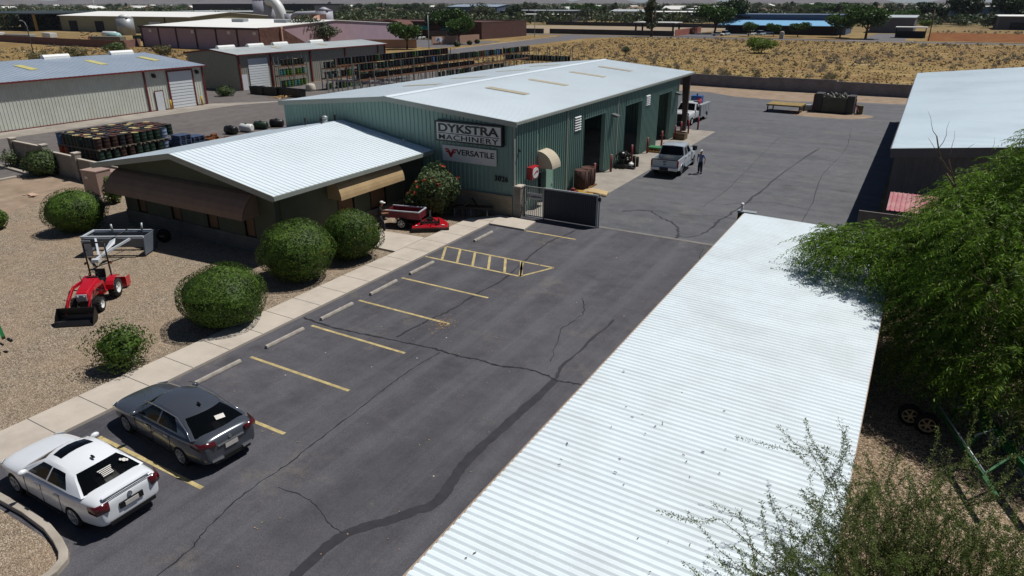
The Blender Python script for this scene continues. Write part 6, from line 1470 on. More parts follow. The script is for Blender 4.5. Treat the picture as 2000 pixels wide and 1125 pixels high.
for i in range(45): k.cbox((rng.uniform(-1.3, 1.3), rng.uniform(-.9, .9), rng.uniform(.1, .55)), (rng.uniform(.25, .55), rng.uniform(.2, .4), rng.uniform(.12, .3)), rng.random()*3, rng.uniform(-.3, .3))
k.build('block', mat('rust_orange', '#7c4a24', .8, var=.3, island=.5), oh)
for i, (x, y, c, lab) in enumerate(((-57.6, 44.8, M_BLACK, 'black plastic tank lying behind the office roof'), (-57.3, 46.4, M_WHITE, 'whitish plastic tank lying between the black ones'), (-57.3, 48.2, DM['dark_green'], 'dark green tank lying behind the office roof'), (-57.0, 50.0, M_BLACK, 'black plastic tank lying beside the green wall end'))):
    t = thing('plastic_tank', lab, 'tank', (x, y, 0), .2*i); k = MB(); k.tube([(-.7, 0, .4), (-.6, 0, .4), (.6, 0, .4), (.7, 0, .4)], [.25, .4, .4, .25], 14); k.build('body', c, t); k = MB(); k.cyl((0, 0, .78), .12, .08, 10); k.build('lid', M_BLACK, t)

# ---------------------------------------------------------------- storage racks
M_BEAM = mat('orange_rack_beam', '#764c34', .6, var=.2, dirt='#453529', damt=.5); M_UPR = mat('grey_green_upright', '#6f7873', .5, .2, var=.1)
def rack(lab, p0, p1, shelves, H, bay, depth=1.0, beamm=None, upm=None):
    t = thing('pallet_rack', lab, 'rack', (*p0, 0)); d = Vector((p1[0]-p0[0], p1[1]-p0[1], 0)); L = d.length; d.normalize(); n_ = Vector((-d.y, d.x, 0)); k = int(L/bay+.5)
    for i in range(k+1):
        q = MB()
        for s in (-.5, .5): c = d*(L*i/k)+n_*s*depth; q.box(c.x-.05, c.y-.05, 0, c.x+.05, c.y+.05, H)
        a = d*(L*i/k)-n_*.5*depth; b = d*(L*i/k)+n_*.5*depth; z = .3
        while z < H-.8: q.bar(a+Vector((0, 0, z)), b+Vector((0, 0, z+.6)), .035); z += .9
        q.build('upright', upm or M_UPR, t)
    for z in shelves:
        q = MB()
        for s in (-.5, .5): c = n_*s*depth; q.bar(c+Vector((0, 0, z-.07)), c+d*L+Vector((0, 0, z-.07)), .06, .13)
        q.build('beam', beamm or M_BEAM, t)
        if beamm is None:
            q = MB(); j = .1
            while j < L-.3: c = d*j; q.hexa([c-n_*.48+Vector((0, 0, z)), c+d*.75-n_*.48+Vector((0, 0, z)), c+d*.75+n_*.48+Vector((0, 0, z)), c+n_*.48+Vector((0, 0, z))]+[v+Vector((0, 0, .03)) for v in (c-n_*.48+Vector((0, 0, z)), c+d*.75-n_*.48+Vector((0, 0, z)), c+d*.75+n_*.48+Vector((0, 0, z)), c+n_*.48+Vector((0, 0, z)))]); j += .82
            q.build('shelf_board', mat('shelf_wood', '#6f543b', .85, var=.3), t)
    return t
rack('grey rack of drums three levels high against the smaller tan warehouse', (-84.0, 75.0), (-84.0, 80.6), (1.7, 3.1), 4.4, 2.8)
RK = [('lime_green', 2.5), ('rust_brown', 3), ('dark_green', 2), ('teal', 1), ('black', 2)]
LOOSE = []
def fill(x, y0, y1, z, ws_, where, grp, step=.66, lying=False, skip=.08, mass=False):
    y = y0
    while y < y1:
        if mass:
            LOOSE.append((pick(ws_), x, y, z, lying)); y += step; continue
        if rng.random() > skip: drum(pick(ws_), (x+rng.uniform(-.05, .05), y, z+(.3 if lying else 0)) if not lying else (x+.45, y, z+.3), where, grp, None, -pi/2 if lying else None)
        y += step
for z, ws_ in ((.12, RK), (1.74, [('lime_green', 5), ('teal', 1.5)]), (3.14, [('rust_brown', 4), ('dark_green', 2)])): fill(-83.75, 75.4, 80.4, z, ws_, 'on the rack against the smaller tan warehouse', 'drums on the warehouse rack')
rack('second tall rack of lime and teal drums in front of the warehouse rack', (-76.0, 76.5), (-76.0, 97), (1.6, 3.0), 4.2, 2.9)
for z, ws_ in ((.05, [('lime_green', 3), ('dark_green', 2), ('black', 2)]), (1.64, [('lime_green', 3), ('rust_brown', 3), ('black', 2), ('teal', 1)]), (3.04, [('teal', 2), ('black', 4), ('dark_green', 3), ('lime_green', 1), ('rust_brown', 3)])): fill(-75.75, 76.8 if z < 3 else 76.8, 84 if z < 1 else (88 if z < 3 else 97), z, ws_, 'on the tall second rack of the drum yard', 'drums on the second rack', .68)
rack('longest orange beamed rack of drums, reaching to the road side of the drum yard', (-65.6, 72.0), (-65.6, 119), (2.3, 3.45), 4.35, 2.9)
fill(-65.35, 72.3, 119, 3.49, [('dark_green', 4), ('black', 8), ('lime_green', .8), ('teal', .5), ('blue', .6), ('red', .25)], 'standing on the top shelf of the longest rack', 'drums on the top shelf of the longest rack', .69, False, .03)
rack('rear rack with the highest shelf of dark drums, behind the longest one', (-69.6, 72.0), (-69.6, 99), (4.0,), 4.9, 2.9)
fill(-69.4, 72.3, 98.6, 4.04, [('dark_green', 3), ('black', 7), ('rust_brown', 3), ('lime_green', .6)], 'on the highest shelf of the rear rack', 'drums on the highest shelf', .72, False, .12, True)
fill(-65.9, 73, 101, 2.34, [('rust_brown', 5), ('black', 4)], 'lying on the lower shelf of the longest rack', 'drums lying on the lower shelf', .72, True, 0, True)
rack('low far rack of dark drums across the end of the drum yard', (-74, 125), (-59.3, 125), (1.42,), 3.7, 2.45, .9)
for i in range(22): drum(pick([('black', 6), ('dark_green', 3), ('teal', .5)]), (-73.6+i*.66, 124.9, 1.46), 'on the low far rack across the end of the yard', 'drums on the far rack')
lk = {}
for c, x, y, z, ly in LOOSE:
    k = lk.setdefault(c, MB()); a = Vector((x, y, z)); n = 12; prof = [(.28, 0), (.295, .31), (.28, .34), (.295, .59), (.28, .62), (.29, .88)]
    k.loft([[((x+h-.45, y+q*cos(2*pi*j/n), z+.3+q*sin(2*pi*j/n)) if ly else (x+q*cos(2*pi*j/n), y+q*sin(2*pi*j/n), z+h)) for j in range(n)] for q, h in prof])
big = MB(); mi = []; ms_ = []
for c, k in lk.items():
    big.add(k.v, k.f); mi += [len(ms_)]*len(k.f); ms_.append(DM[c])
o = big.build('steel_drums', ms_[0])
for m_ in ms_[1:]: o.data.materials.append(m_)
o.data.polygons.foreach_set('material_index', mi); tag(o, 'mass of dark drums on the back shelves of the drum yard', 'drums', kind='stuff')
y = 100
while y < 121: drum(pick([('black', 5), ('dark_green', 3), ('blue', 1), ('lime_green', .5)]), (-72.6+rng.uniform(-.4, .4), y, .01), 'standing on the ground beyond the longest rack', 'drums standing on the ground'); y += .95
for Y, lab in ((74.3, 'empty silver grey rack nearest the green workshop roof'), (78.2, 'empty silver grey rack behind the nearer empty one')):
    rack(lab, (-72.6, Y), (-52, Y), (1.85,), 2.55, 2.5, 1.1, mat('lilac_grey_beam', '#8f8488', .5, .1, var=.1), mat('silver_upright', '#a3a8a8', .45, .3, var=.08))
bn = MB(); bn.loft([[(s*x, s*y, z) for x, y in ((-.55, -.5), (.55, -.5), (.55, .5), (-.55, .5))] for s, z in ((.88, 0), (1, 1.0), (1.04, 1.0), (1.04, 1.06), (.95, 1.06), (.9, .8))], smooth=False); b_ = bn.build('bin', M_BLACK); bnm = b_.data; bpy.data.objects.remove(b_)
for i in range(11):
    o = bpy.data.objects.new('storage_bin', bnm); COL.objects.link(o); o.location = (-81.4+i*.86, 68.3+.28*(i > 5)+rng.uniform(-.1, .1), 0); o.rotation_euler = (0, 0, rng.uniform(-.1, .1)); tag(o, 'black square bin in the row on the pavement before the racks', 'bin', 'black bins in a row')
t = thing('bulk_bag', 'white woven bulk bag standing between the rack and the empty frames', 'bag', (-77.0, 74.6, 0)); k = MB(); k.loft([[(s*x, s*y, z) for x, y in ((-.5, -.42), (0, -.52), (.5, -.42), (.55, 0), (.5, .42), (0, .52), (-.5, .42), (-.55, 0))] for s, z in ((1.1, 0), (1.15, .3), (1.0, .8), (.8, 1.0), (.3, 1.05))]); k.build('sack', mat('woven_white', '#b9b3a5', .85, var=.1), t)
lm = thing('wood_scraps', 'scatter of pale broken boards lying before the black bins', 'boards', (-74.6, 67.0, 0)); k = MB()
for i in range(26): k.cbox((rng.gauss(0, .8), rng.gauss(0, .5), rng.uniform(.03, .2)), (rng.uniform(.5, 1.1), .1, .03), rng.random()*3, rng.uniform(-.2, .2))
k.build('board', mat('pale_board', '#b5945f', .85, var=.25), lm)
# ---------------------------------------------------------------- roads and the far ground
ground.data.materials[0].name
sheet('road', [(-104, 40), (-96, 40), (-98, 110), (-101, 150), (-106, 205), (-108, 240), (-100, 256), (-86, 258.5), (420, 262), (420, 270), (-86, 266), (-124, 266), (-320, 268), (-320, 260), (-126, 258), (-122, 247), (-118, 205), (-112, 150), (-108, 110)], .02, M_ROAD)
slab('road_kerb', [(-124.3, 248), (-119, 206), (-114, 165), (-113.6, 165), (-118.6, 206), (-123.9, 248)], .15, M_KERB)
slab('road_kerb', [(-86, 266.4), (-6, 268.5), (-6, 268.9), (-86, 266.8)], .15, M_KERB)
slab('road_kerb', [(6, 269), (400, 271), (400, 271.4), (6, 269.4)], .15, M_KERB)
sheet('parking_court', [(-158, 168), (-121, 168), (-122, 205), (-165, 208)], .012, M_ROAD)
sheet('side_drive', [(-84, 266), (-70, 267), (-72, 285), (-52, 300), (-86, 308)], .018, M_ROAD)
sheet('side_drive', [(-22, 268), (-8, 269), (-9, 330), (-20, 330)], .018, M_ROAD)
sheet('drive_apron', [(-26, 266.5), (-4, 267.5), (-8, 271), (-22, 271)], .024, M_CONC)
M_REDDIRT = mat('red_brown_weeds', '#6f4528', .95, var=.3, scale=.4, spec=.1, dirt='#8f6a42', dscale=.15, damt=.7)
sheet('weedy_field', [(-2, 276), (140, 280), (160, 360), (-2, 352)], .01, M_REDDIRT)
sheet('bare_field', [(-185, 272), (-86, 274), (-86, 368), (-200, 366)], .01, mat('grey_bare_soil', '#8d8273', .95, var=.15, scale=.2, spec=.1, dirt='#a08660', dscale=.05, damt=.7))

# ---------------------------------------------------------------- mountains
def crest(x):
    """skyline height over the horizon, in pixels of the photograph, by pixel column"""
    pts = [(-600, 18), (-200, 20), (20, 14), (70, 11), (95, 7), (112, 8), (140, 16), (300, 24), (600, 26), (850, 22), (1000, 17), (1090, 12), (1118, 6), (1140, 11), (1185, 15), (1225, 9), (1250, 4), (1275, 10), (1330, 15), (1385, 12), (1418, 4), (1445, 11), (1540, 15), (1680, 14), (1730, 9), (1760, 3), (1805, 4), (1830, 9), (1870, 13), (1905, 11), (1930, 5), (1990, 4), (2100, 9), (2400, 15), (2900, 12)]
    for (a, va), (b, vb) in zip(pts, pts[1:]):
        if x <= b: return va+(vb-va)*max(0, (x-a))/(b-a)
    return pts[-1][1]
mm = MB(); N = 420; rows = ((6200, .02), (6900, .18), (7400, .42), (7900, .72), (8400, 1), (8900, .8), (9600, .3), (10500, 0)); G_ = []
import mathutils
for i in range(N+1):
    px = -500+3300*i/N; d = ray(px, 12); a = Vector((d.x, d.y, 0)).normalized(); d9 = ray(px, 9.3-crest(px)); h0 = max(4, 11.8+d9.z/sqrt(d9.x**2+d9.y**2)*8400)
    for D, f in rows:
        nz = mathutils.noise.fractal(Vector((a.x*D*.0016, a.y*D*.0016, 2)), .9, 2.1, 6); h = h0*f*(1+.35*nz*(1 if f < 1 else .25))+h0*.35*f*max(0, nz)*(f < 1); D2 = D+rng.uniform(-60, 60)
        mm.v.append((a.x*D2, a.y*D2, max(-2, h) if f else -5))
q = len(rows)
for i in range(N):
    for j in range(q-1): mm.f.append((i*q+j, (i+1)*q+j, (i+1)*q+j+1, i*q+j+1)); mm.smooth.add(len(mm.f)-1)
struct(mm.build('mountains', mat('mountain_rock', '#66605e', .95, var=.25, scale=.004, spec=.05, dirt='#57503f', dscale=.002, damt=.7)))

# ---------------------------------------------------------------- far buildings
def fbox(name, lab, x0, y0, x1, y1, h, wall, roofm, kind='flat', ridge=.8, axis='x', over=.4, opens=(), cat='building', group=None, para=.0):
    """building with its near wall on y=y0; opens: (part name, fraction from left, fraction, z0, z1, material, side) with side 'f' (y0) or 'l'/'r'"""
    t = thing(name, lab, cat, ((x0+x1)/2, y0, 0), 0, group); cx = (x0+x1)/2; cy = (y0+y1)/2
    k = MB()
    if kind == 'gable' and axis == 'x':
        k.loft([[(x, y0, 0), (x, y1, 0), (x, y1, h), (x, cy, h+ridge-.1), (x, y0, h)] for x in (x0, x1)], smooth=False)
    elif kind == 'gable': k.loft([[(x0, y, 0), (x1, y, 0), (x1, y, h), (cx, y, h+ridge-.1), (x0, y, h)] for y in (y0, y1)], smooth=False)
    else: k.box(x0, y0, 0, x1, y1, h)
    put(k, 'wall', wall, t); k = MB(); o_ = over
    if kind == 'gable' and axis == 'x':
        for ys, s in ((y0-o_, 1), (y1+o_, -1)): k.hexa([(x0-o_, ys, h-.05), (x1+o_, ys, h-.05), (x1+o_, cy, h+ridge), (x0-o_, cy, h+ridge), (x0-o_, ys, h+.12), (x1+o_, ys, h+.12), (x1+o_, cy, h+ridge+.17), (x0-o_, cy, h+ridge+.17)])
    elif kind == 'gable':
        for xs in (x0-o_, x1+o_): k.hexa([(xs, y0-o_, h-.05), (cx, y0-o_, h+ridge), (cx, y1+o_, h+ridge), (xs, y1+o_, h-.05), (xs, y0-o_, h+.12), (cx, y0-o_, h+ridge+.17), (cx, y1+o_, h+ridge+.17), (xs, y1+o_, h+.12)])
    elif kind == 'hip':
        m_ = min(x1-x0, y1-y0)/2; k.add([(x0-o_, y0-o_, h), (x1+o_, y0-o_, h), (x1+o_, y1+o_, h), (x0-o_, y1+o_, h), (x0+m_, cy, h+ridge), (x1-m_, cy, h+ridge)], [(3, 2, 1, 0), (0, 1, 5, 4), (2, 3, 4, 5), (1, 2, 5), (3, 0, 4)])
    elif para:
        for a, b, c, d in ((x0, y0, x1, y0+.3), (x0, y1-.3, x1, y1), (x0, y0+.3, x0+.3, y1-.3), (x1-.3, y0+.3, x1, y1-.3)): k.box(a-.03, b-.03, h, c+.03, d+.03, h+para)
        k.box(x0+.3, y0+.3, h, x1-.3, y1-.3, h+.05)
    else: k.hexa([(x0-o_, y0-o_, h), (x1+o_, y0-o_, h), (x1+o_, y1+o_, h+ridge*.3), (x0-o_, y1+o_, h+ridge*.3), (x0-o_, y0-o_, h+.25), (x1+o_, y0-o_, h+.25), (x1+o_, y1+o_, h+.25+ridge*.3), (x0-o_, y1+o_, h+.25+ridge*.3)])
    put(k, 'roof', roofm, t)
    for nm, f0, f1, z0, z1, m_, sd in opens:
        k = MB()
        if sd == 'f': k.box(lerp(x0, x1, f0), y0-.12, z0, lerp(x0, x1, f1), y0-.002, z1)
        elif sd == 'r': k.box(x1+.002, lerp(y0, y1, f0), z0, x1+.12, lerp(y0, y1, f1), z1)
        else: k.box(x0-.12, lerp(y0, y1, f0), z0, x0-.002, lerp(y0, y1, f1), z1)
        put(k, nm, m_, t)
    return t
M_MAUVE = mat('mauve_stucco', '#a8929c', .85, var=.06, scale=.4, spec=.15); M_PINK = mat('pink_tan_stucco', '#b08d7b', .85, var=.06, scale=.4, spec=.15)
M_WROOF = mat('bright_white_roof', '#e6e6e2', .5, var=.03, scale=.1); M_DKBR = mat('dark_brown_trim', '#33262a', .6)
M_OLV = mat('olive_tan_steel', '#8c8a70', .6, var=.06, scale=.3); M_DKRF = mat('dark_roof_edge', '#2c3537', .6)
pu = fbox('warehouse', 'mauve walled warehouse with bright white low gable roof and brown pilasters', -203, 132, -153, 190, 5.6, M_MAUVE, M_WROOF, 'gable', 1.5, 'x', .25, [('pilaster', f, f+.012, 0, 5.55, M_DKBR, 'f') for f in (0, .16, .32, .49, .66, .83)]+[('wall_lamp', f, f+.022, 4.1, 4.9, M_WHITE, 'f') for f in (.08, .46, .76, .96)])
k = MB(); k.box(-203.4, 131.6, 5.3, -152.7, 131.9, 5.85); put(k, 'fascia', M_DKBR, pu)
M_STONE = mat('red_stone', '#5d4038', .9, var=.4, scale=1.2, bmp=.5)
k = MB(); k.extr([(-153, 132, 0), (-153, 151, 0), (-153, 139, 5.9), (-153, 132, 5.9)], (.5, 0, 0)); put(k, 'stone_buttress', M_STONE, pu)
k = MB(); k.hexa([(-152.5, 139, 0), (-152, 139, 0), (-176, 178, 0), (-176.5, 178, 0), (-152.5, 139, 5.9), (-152, 139, 5.9), (-176, 178, 8.2), (-176.5, 178, 8.2)]); put(k, 'stepped_parapet', M_PINK, pu)
k = MB(); k.box(-179, 176, 0, -176, 181, 8.4); put(k, 'stone_tower', M_STONE, pu)
for x in (-181, -163): k = MB(); k.cbox((x, 150, 6.9), (5, 2, 1.2)); k.cbox((x, 150, 6.3), (4, 1.6, .8)); put(k, 'roof_vent', M_STEEL, pu)
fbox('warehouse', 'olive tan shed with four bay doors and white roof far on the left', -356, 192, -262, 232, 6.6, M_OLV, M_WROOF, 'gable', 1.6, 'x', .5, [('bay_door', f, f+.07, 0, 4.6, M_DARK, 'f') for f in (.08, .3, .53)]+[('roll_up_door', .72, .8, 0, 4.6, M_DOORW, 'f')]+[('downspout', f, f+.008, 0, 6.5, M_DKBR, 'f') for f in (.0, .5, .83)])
op = thing('open_shed', 'dark open sided shed with yellow posts at the far left edge', 'shed', (-395, 186, 0)); k = MB(); k.hexa([(-45, -4, 7.3), (38, -4, 7.3), (38, 42, 7.8), (-45, 42, 7.8), (-45, -4, 7.7), (38, -4, 7.7), (38, 42, 8.3), (-45, 42, 8.3)]); k.build('roof', M_DKRF, op)
for i in range(4): k = MB(); k.box(-44+i*26, -3, 0, -43+i*26, -2.2, 7.3); k.build('post', mat('yellow_post', '#9c7d3a', .6), op)
k = MB(); k.box(-45, 30, 0, 38, 31, 7.3); k.build('back_wall', M_DARK, op)
blockwall('reddish brown block wall before the far left yard, desert in front', [(-420, 128), (-279, 127), (-227, 122.5), (-198, 123), (-206, 133)], 2.1, m_block('red_brown_block', '#7d5f58', '#66504a'))
# yard clutter behind that wall, each piece its own
YC = [('propane_tank', 'long white horizontal tank in the far left yard', -262, 158, 'tank', 8, 2.2, M_WHITE), ('water_tank', 'pale teal squat tank in the far left yard', -238, 145, 'tank', 5, 2.6, mat('pale_teal', '#8fb5b3', .5)), ('dump_trailer', 'dark green flat trailer in the far left yard', -232, 152, 'trailer', 9, 1.8, DM['dark_green']), ('white_container', 'white low container by the far left wall', -268, 140, 'container', 6, 2.4, M_WHITE), ('steel_frame_stack', 'reddish stack of steel frames in the far left yard', -250, 143, 'steel stack', 7, 2.6, M_OXRED), ('flat_trailer', 'long grey flatbed trailer by the far left wall', -292, 142, 'trailer', 14, 1.4, M_STEEL), ('white_hull', 'white low hull shaped load at the far left', -318, 146, 'load', 9, 1.6, M_WHITE), ('container', 'grey tan container beside the mauve warehouse', -222, 133, 'container', 12, 2.4, mat('grey_tan', '#6f6a60', .7))]
for nm, lab, x, y, cat, L, h, m in YC:
    t = thing(nm, lab, cat, (x, y, 0), rng.uniform(-.1, .3))
    if 'tank' in nm: k = MB(); k.tube([(-L/2, 0, h*.6), (-L/2+.5, 0, h*.6), (L/2-.5, 0, h*.6), (L/2, 0, h*.6)], [h*.2, h*.5, h*.5, h*.2], 14); k.build('tank', m, t); k = MB(); k.box(-L*.3, -.5, 0, -L*.25, .5, h*.3); k.box(L*.25, -.5, 0, L*.3, .5, h*.3); k.build('saddle', M_STEEL, t)
    elif 'stack' in nm:
        k = MB()
        for i in range(16): a = Vector((rng.uniform(-L/2, L/2), rng.uniform(-1, 1), rng.uniform(0, h))); k.bar(a, a+Vector((rng.uniform(-3, 3), rng.uniform(-1, 1), rng.uniform(-.5, 1.2))), .18)
        k.build('frames', m, t)
    else:
        k = MB(); k.box(-L/2, -1.2, h*.35, L/2, 1.2, h); k.build('body', m, t, bevel=.1); k = MB()
        for xx in (-L*.35, -L*.25, L*.3): k.disc((xx, -1.1, .45), .45, (0, 1, 0), .3, 12); k.disc((xx, 1.1, .45), .45, (0, 1, 0), .3, 12)
        k.build('running_gear', M_TYRE, t)
t = thing('grain_silo', 'pale ribbed silo with cone top in the far left yard', 'silo', (-283, 178, 0)); k = MB(); k.cyl((0, 0, 0), 3.2, 6.5, 20); k.build('body', M_STEEL, t); k = MB(); k.cyl((0, 0, 6.5), 3.3, 1.5, 20, .4); k.build('cone_roof', M_WHITE, t)
t = thing('dust_collector', 'big grey dust collector with curved white duct behind the mauve warehouse', 'duct', (-292, 262, 0)); k = MB(); k.cyl((-4, 0, 0), 6, 13, 20); k.cyl((-4, 0, 13), 6.1, 2.4, 20, .6); k.build('silo', mat('pale_lilac_steel', '#a3a3ae', .5), t); k = MB(); k.tube([(2+7*cos(a), -2, 5+8*sin(a)) for a in [pi*.55-pi*.55*i/8 for i in range(9)]]+[(9, -2, 0)], 2.6, 14); k.build('curved_duct', M_WHITE, t); k = MB(); k.tube([(18, -4, 5), (22, -4, 6.5), (38, -4, 7)], 1.6, 12); k.cyl((40, -4, 0), 4, 8.5, 18); k.cyl((40, -4, 8.5), 4.1, 1.6, 18, .5); k.cyl((17, -4, 0), 2.6, 7, 14); k.build('side_tank', mat('pale_lilac_steel', '#a3a3ae', .5), t)
# CYC building
M_BRICK = mat('brown_brick', '#4f3530', .9, var=.15, scale=.6); M_TEAL = mat('teal_awning', '#3f8f7c', .6, var=.08)
cy = fbox('brick_office', 'dark brown brick building with arched sign front and teal awnings', -196, 214, -136, 246, 5.3, M_BRICK, M_BRICK, 'flat', 0, 'x', 0, [('window', .08, .2, .8, 2.6, M_GLASSD, 'f'), ('window', .62, .78, .8, 2.6, M_GLASSD, 'f')], para=.4)
k = MB(); k.extr([(-177, 207, 0), (-165, 207, 0)]+[(-171+6*cos(a), 207, 4.3+1.9*sin(a)) for a in [pi*i/10 for i in range(11)]], (0, 6.9, 0)); put(k, 'arched_front', mat('brown_red_stucco', '#5f4038', .85), cy)
k = MB(); k.box(-174.5, 206.9, 0, -167.5, 206.99, 2.8); put(k, 'entrance', M_DARK, cy)
o = text_mesh('lettering', 'CYC', 1.9, mat('pale_blue_letter', '#7f98c9', .5), cy, (-171+166, -7.15, 4.35), (radians(90), 0, 0), .05, .03, 1.1)
for x0, x1 in ((-190, -178), (-164, -158), (-152, -142)): k = MB(); k.hexa([(x0, 211.5, 2.9), (x1, 211.5, 2.9), (x1, 213.9, 2.9), (x0, 213.9, 2.9), (x0+.6, 211.6, 3.1), (x1-.6, 211.6, 3.1), (x1, 213.9, 4.3), (x0, 213.9, 4.3)]); put(k, 'awning', M_TEAL, cy)
blockwall('pale pink block wall left of the brick office drive', [(-140, 157), (-126, 164)], 2.3, M_PINK); blockwall('pale pink block wall with a notice right of the brick office drive', [(-131, 178), (-127.5, 199)], 2.4, M_PINK)
t = thing('entrance_notice', 'small white notice board fixed on the pink wall', 'notice', (-130.3, 180.5, 1.5)); k = MB(); k.cbox((.25, 0, 0), (.06, 3.0, 1.3), -.16); k.build('board', M_WHITE, t); k = MB(); k.cbox((.3, -.6, .1), (.03, 1.0, .7), -.16); k.build('emblem', mat('blue_mauve', '#5a5f8c', .6), t)
for (x, y, h, lab) in ((-193, 96, 8, 'grey curved arm street lamp on the desert left of the warehouses'), (-121, 163, 9.3, 'tall thin grey lamp pole before the brick office'), (-127, 236, 9, 'thin grey lamp pole by the bend of the far road')):
    t = thing('street_lamp', lab, 'street lamp', (x, y, 0)); k = MB(); k.tube([(0, 0, 0), (0, 0, h*.82), (-.5, 0, h*.94), (-1.6, 0, h)] if x < -190 else [(0, 0, 0), (0, 0, h)], .12, 8); k.build('pole', M_STEEL if x > -190 else mat('dark_grey_steel_pole', '#54565a', .5), t); k = MB(); k.cbox((-2.0 if x < -190 else 0, 0, h), (.9, .35, .18)); k.build('lamp_head', M_WHITE, t)
# walls along the far road
M_DWALL = mat('dark_charcoal_wall', '#3f3d40', .85, var=.12, scale=.3)
blockwall('left stretch of the dark charcoal wall along the far road', [(-176, 266), (-140.5, 269)], 1.9, M_DWALL); blockwall('long right stretch of the dark charcoal wall along the far road', [(-138.5, 270.5), (-85, 268.5)], 1.9, M_DWALL)
blockwall('second dark wall behind the bare grey field', [(-196, 378), (-80, 366)], 1.9, M_DWALL); blockwall('rusty red slatted fence beside the far drive', [(-84.5, 268.5), (-86, 308)], 2.3, mat('rust_red_fence', '#94584a', .8, var=.2, scale=.6), name='slatted_fence')
t = thing('carport', 'dark posted carport with a white flat roof behind the charcoal wall', 'carport', (-101, 296, 0)); k = MB(); k.box(-9, -5, 4.0, 9, 5, 4.3); k.build('roof', M_WROOF, t)
for x in (-8, 8):
    for y in (-4, 4): k = MB(); k.box(x-.3, y-.3, 0, x+.3, y+.3, 4); k.build('post', M_DARK, t)
bb = fbox('office_block', 'long blue grey office with a bright blue sloping front roof beyond the desert', -76, 309, -30, 330, 7.1, mat('slate_blue_wall', '#4f5d74', .7, var=.05), mat('slate_blue_roof', '#5f6f86', .6), 'flat', 0, 'x', .1, [('window', .1+.2*i, .22+.2*i, 1, 2.6, M_GLASSD, 'f') for i in range(4)])
k = MB(); k.hexa([(-78, 302, 3.2), (-31, 302, 3.2), (-31, 308.9, 3.2), (-78, 308.9, 3.2), (-78, 302, 3.4), (-31, 302, 3.4), (-33, 308.9, 5.4), (-73, 308.9, 5.4)]); put(k, 'front_roof', mat('bright_blue_roof', '#7fb2d8', .4, var=.04), bb)
k = MB(); k.box(-74, 306, 0, -33, 306.3, 3.2); put(k, 'porch_wall', mat('dark_brick_wall', '#40312f', .9), bb)
for x in (-72, -62, -52, -42, -34): k = MB(); k.box(x-.25, 302.4, 0, x+.25, 302.9, 3.2); put(k, 'porch_post', M_DARK, bb)
text_mesh('lettering', 'Adamson', 1.6, M_INK, bb, (-69+53, -.15, 6.2), (radians(90), 0, 0), .03) if 0 else None
k = MB(); k.box(-71.5, 308.85, 5.75, -66.5, 308.99, 6.45); put(k, 'name_board', M_INK, bb)
fbox('warehouse', 'slate grey warehouse behind the round green tree of the blue office', -24, 338, -8, 380, 5.8, mat('slate_grey_wall', '#5d6068', .7), M_ROOFL, 'flat', 1.0)
t = thing('entrance_shelter', 'small white roofed shelter over dark bins beside the far drive', 'shelter', (-7.5, 296, 0)); k = MB(); k.box(-5, -3, 3.4, 5, 3, 3.7); k.build('roof', M_WROOF, t); k = MB(); k.box(-4.5, -1, 0, 4.5, 2.5, 2.2); k.build('bin_wall', M_DARK, t)
for x in (-4.6, 4.6): k = MB(); k.box(x-.15, -2.6, 0, x+.15, -2.3, 3.4); k.build('post', M_DARK, t)
t = thing('monument_sign', 'pale stone pillar standing before the blue office', 'pillar', (-46, 266.8, 0)); k = MB(); k.box(-.7, -.5, 0, .7, .5, 2.1); k.build('pillar', M_CONC, t); k = MB(); k.ell((0, 0, 2.1), (.75, .55, .45), 14, 6); k.build('rounded_cap', M_CONC, t)
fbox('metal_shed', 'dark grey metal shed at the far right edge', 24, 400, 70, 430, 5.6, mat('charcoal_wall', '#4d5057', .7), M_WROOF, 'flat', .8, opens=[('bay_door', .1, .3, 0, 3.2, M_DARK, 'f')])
fbox('metal_shed', 'blue metal shed behind the far right trees', 5, 520, 40, 550, 9, mat('blue_steel_wall', '#54708f', .6), M_WROOF, 'flat', .8)
fbox('metal_shed', 'long dark shed with pale roof edge beyond the bare field', -268, 446, -212, 476, 6.6, mat('dark_wall', '#3d3b3e', .8), M_STEEL, 'flat', .8); fbox('metal_shed', 'low dark lean to with white roof before the long dark shed', -243, 432, -212, 443, 4.5, M_DARK, M_WROOF, 'flat', .5)
fbox('metal_shed', 'dark long roofed shed right of the dust collector, far off', -700, 520, -520, 560, 11, mat('dark_wall', '#3d3b3e', .8), mat('dark_roof', '#4a494d', .7), 'flat', .8); fbox('metal_shed', 'pale tan low shed behind the mauve roof', -470, 330, -380, 360, 6.5, M_OLV, M_ROOFL, 'flat', .8)
fbox('metal_shed', 'grey shed with blue windows standing among trees beyond the brick office', -330, 470, -285, 500, 9, mat('slate_blue_wall', '#4f5d74', .7), M_ROOFG, 'gable', 1.5, opens=[('window_band', .5, .98, 4, 6, M_GLASSD, 'f')])
for i, (px, py, w_, h, lab) in enumerate(((1225, 40, 26, 6, 'white two storey house beyond the bare field'), (1105, 38, 34, 5, 'low tan shed with white awning beyond the bare field'), (1310, 44, 40, 6, 'long white roofed shelter among trees'), (1390, 38, 40, 7, 'blue walled shed with a white roof behind trees'))):
    g = G(px, py); fbox('far_house' if i == 0 else 'metal_shed', lab, g.x-w_/2, g.y, g.x+w_/2, g.y+18, h, (M_WHITE, M_PINK, M_DARK, mat('blue_steel_wall', '#54708f', .6))[i], (M_ROOFL, M_WROOF, M_WROOF, M_WROOF)[i], 'gable' if i == 0 else 'flat', 1.2)
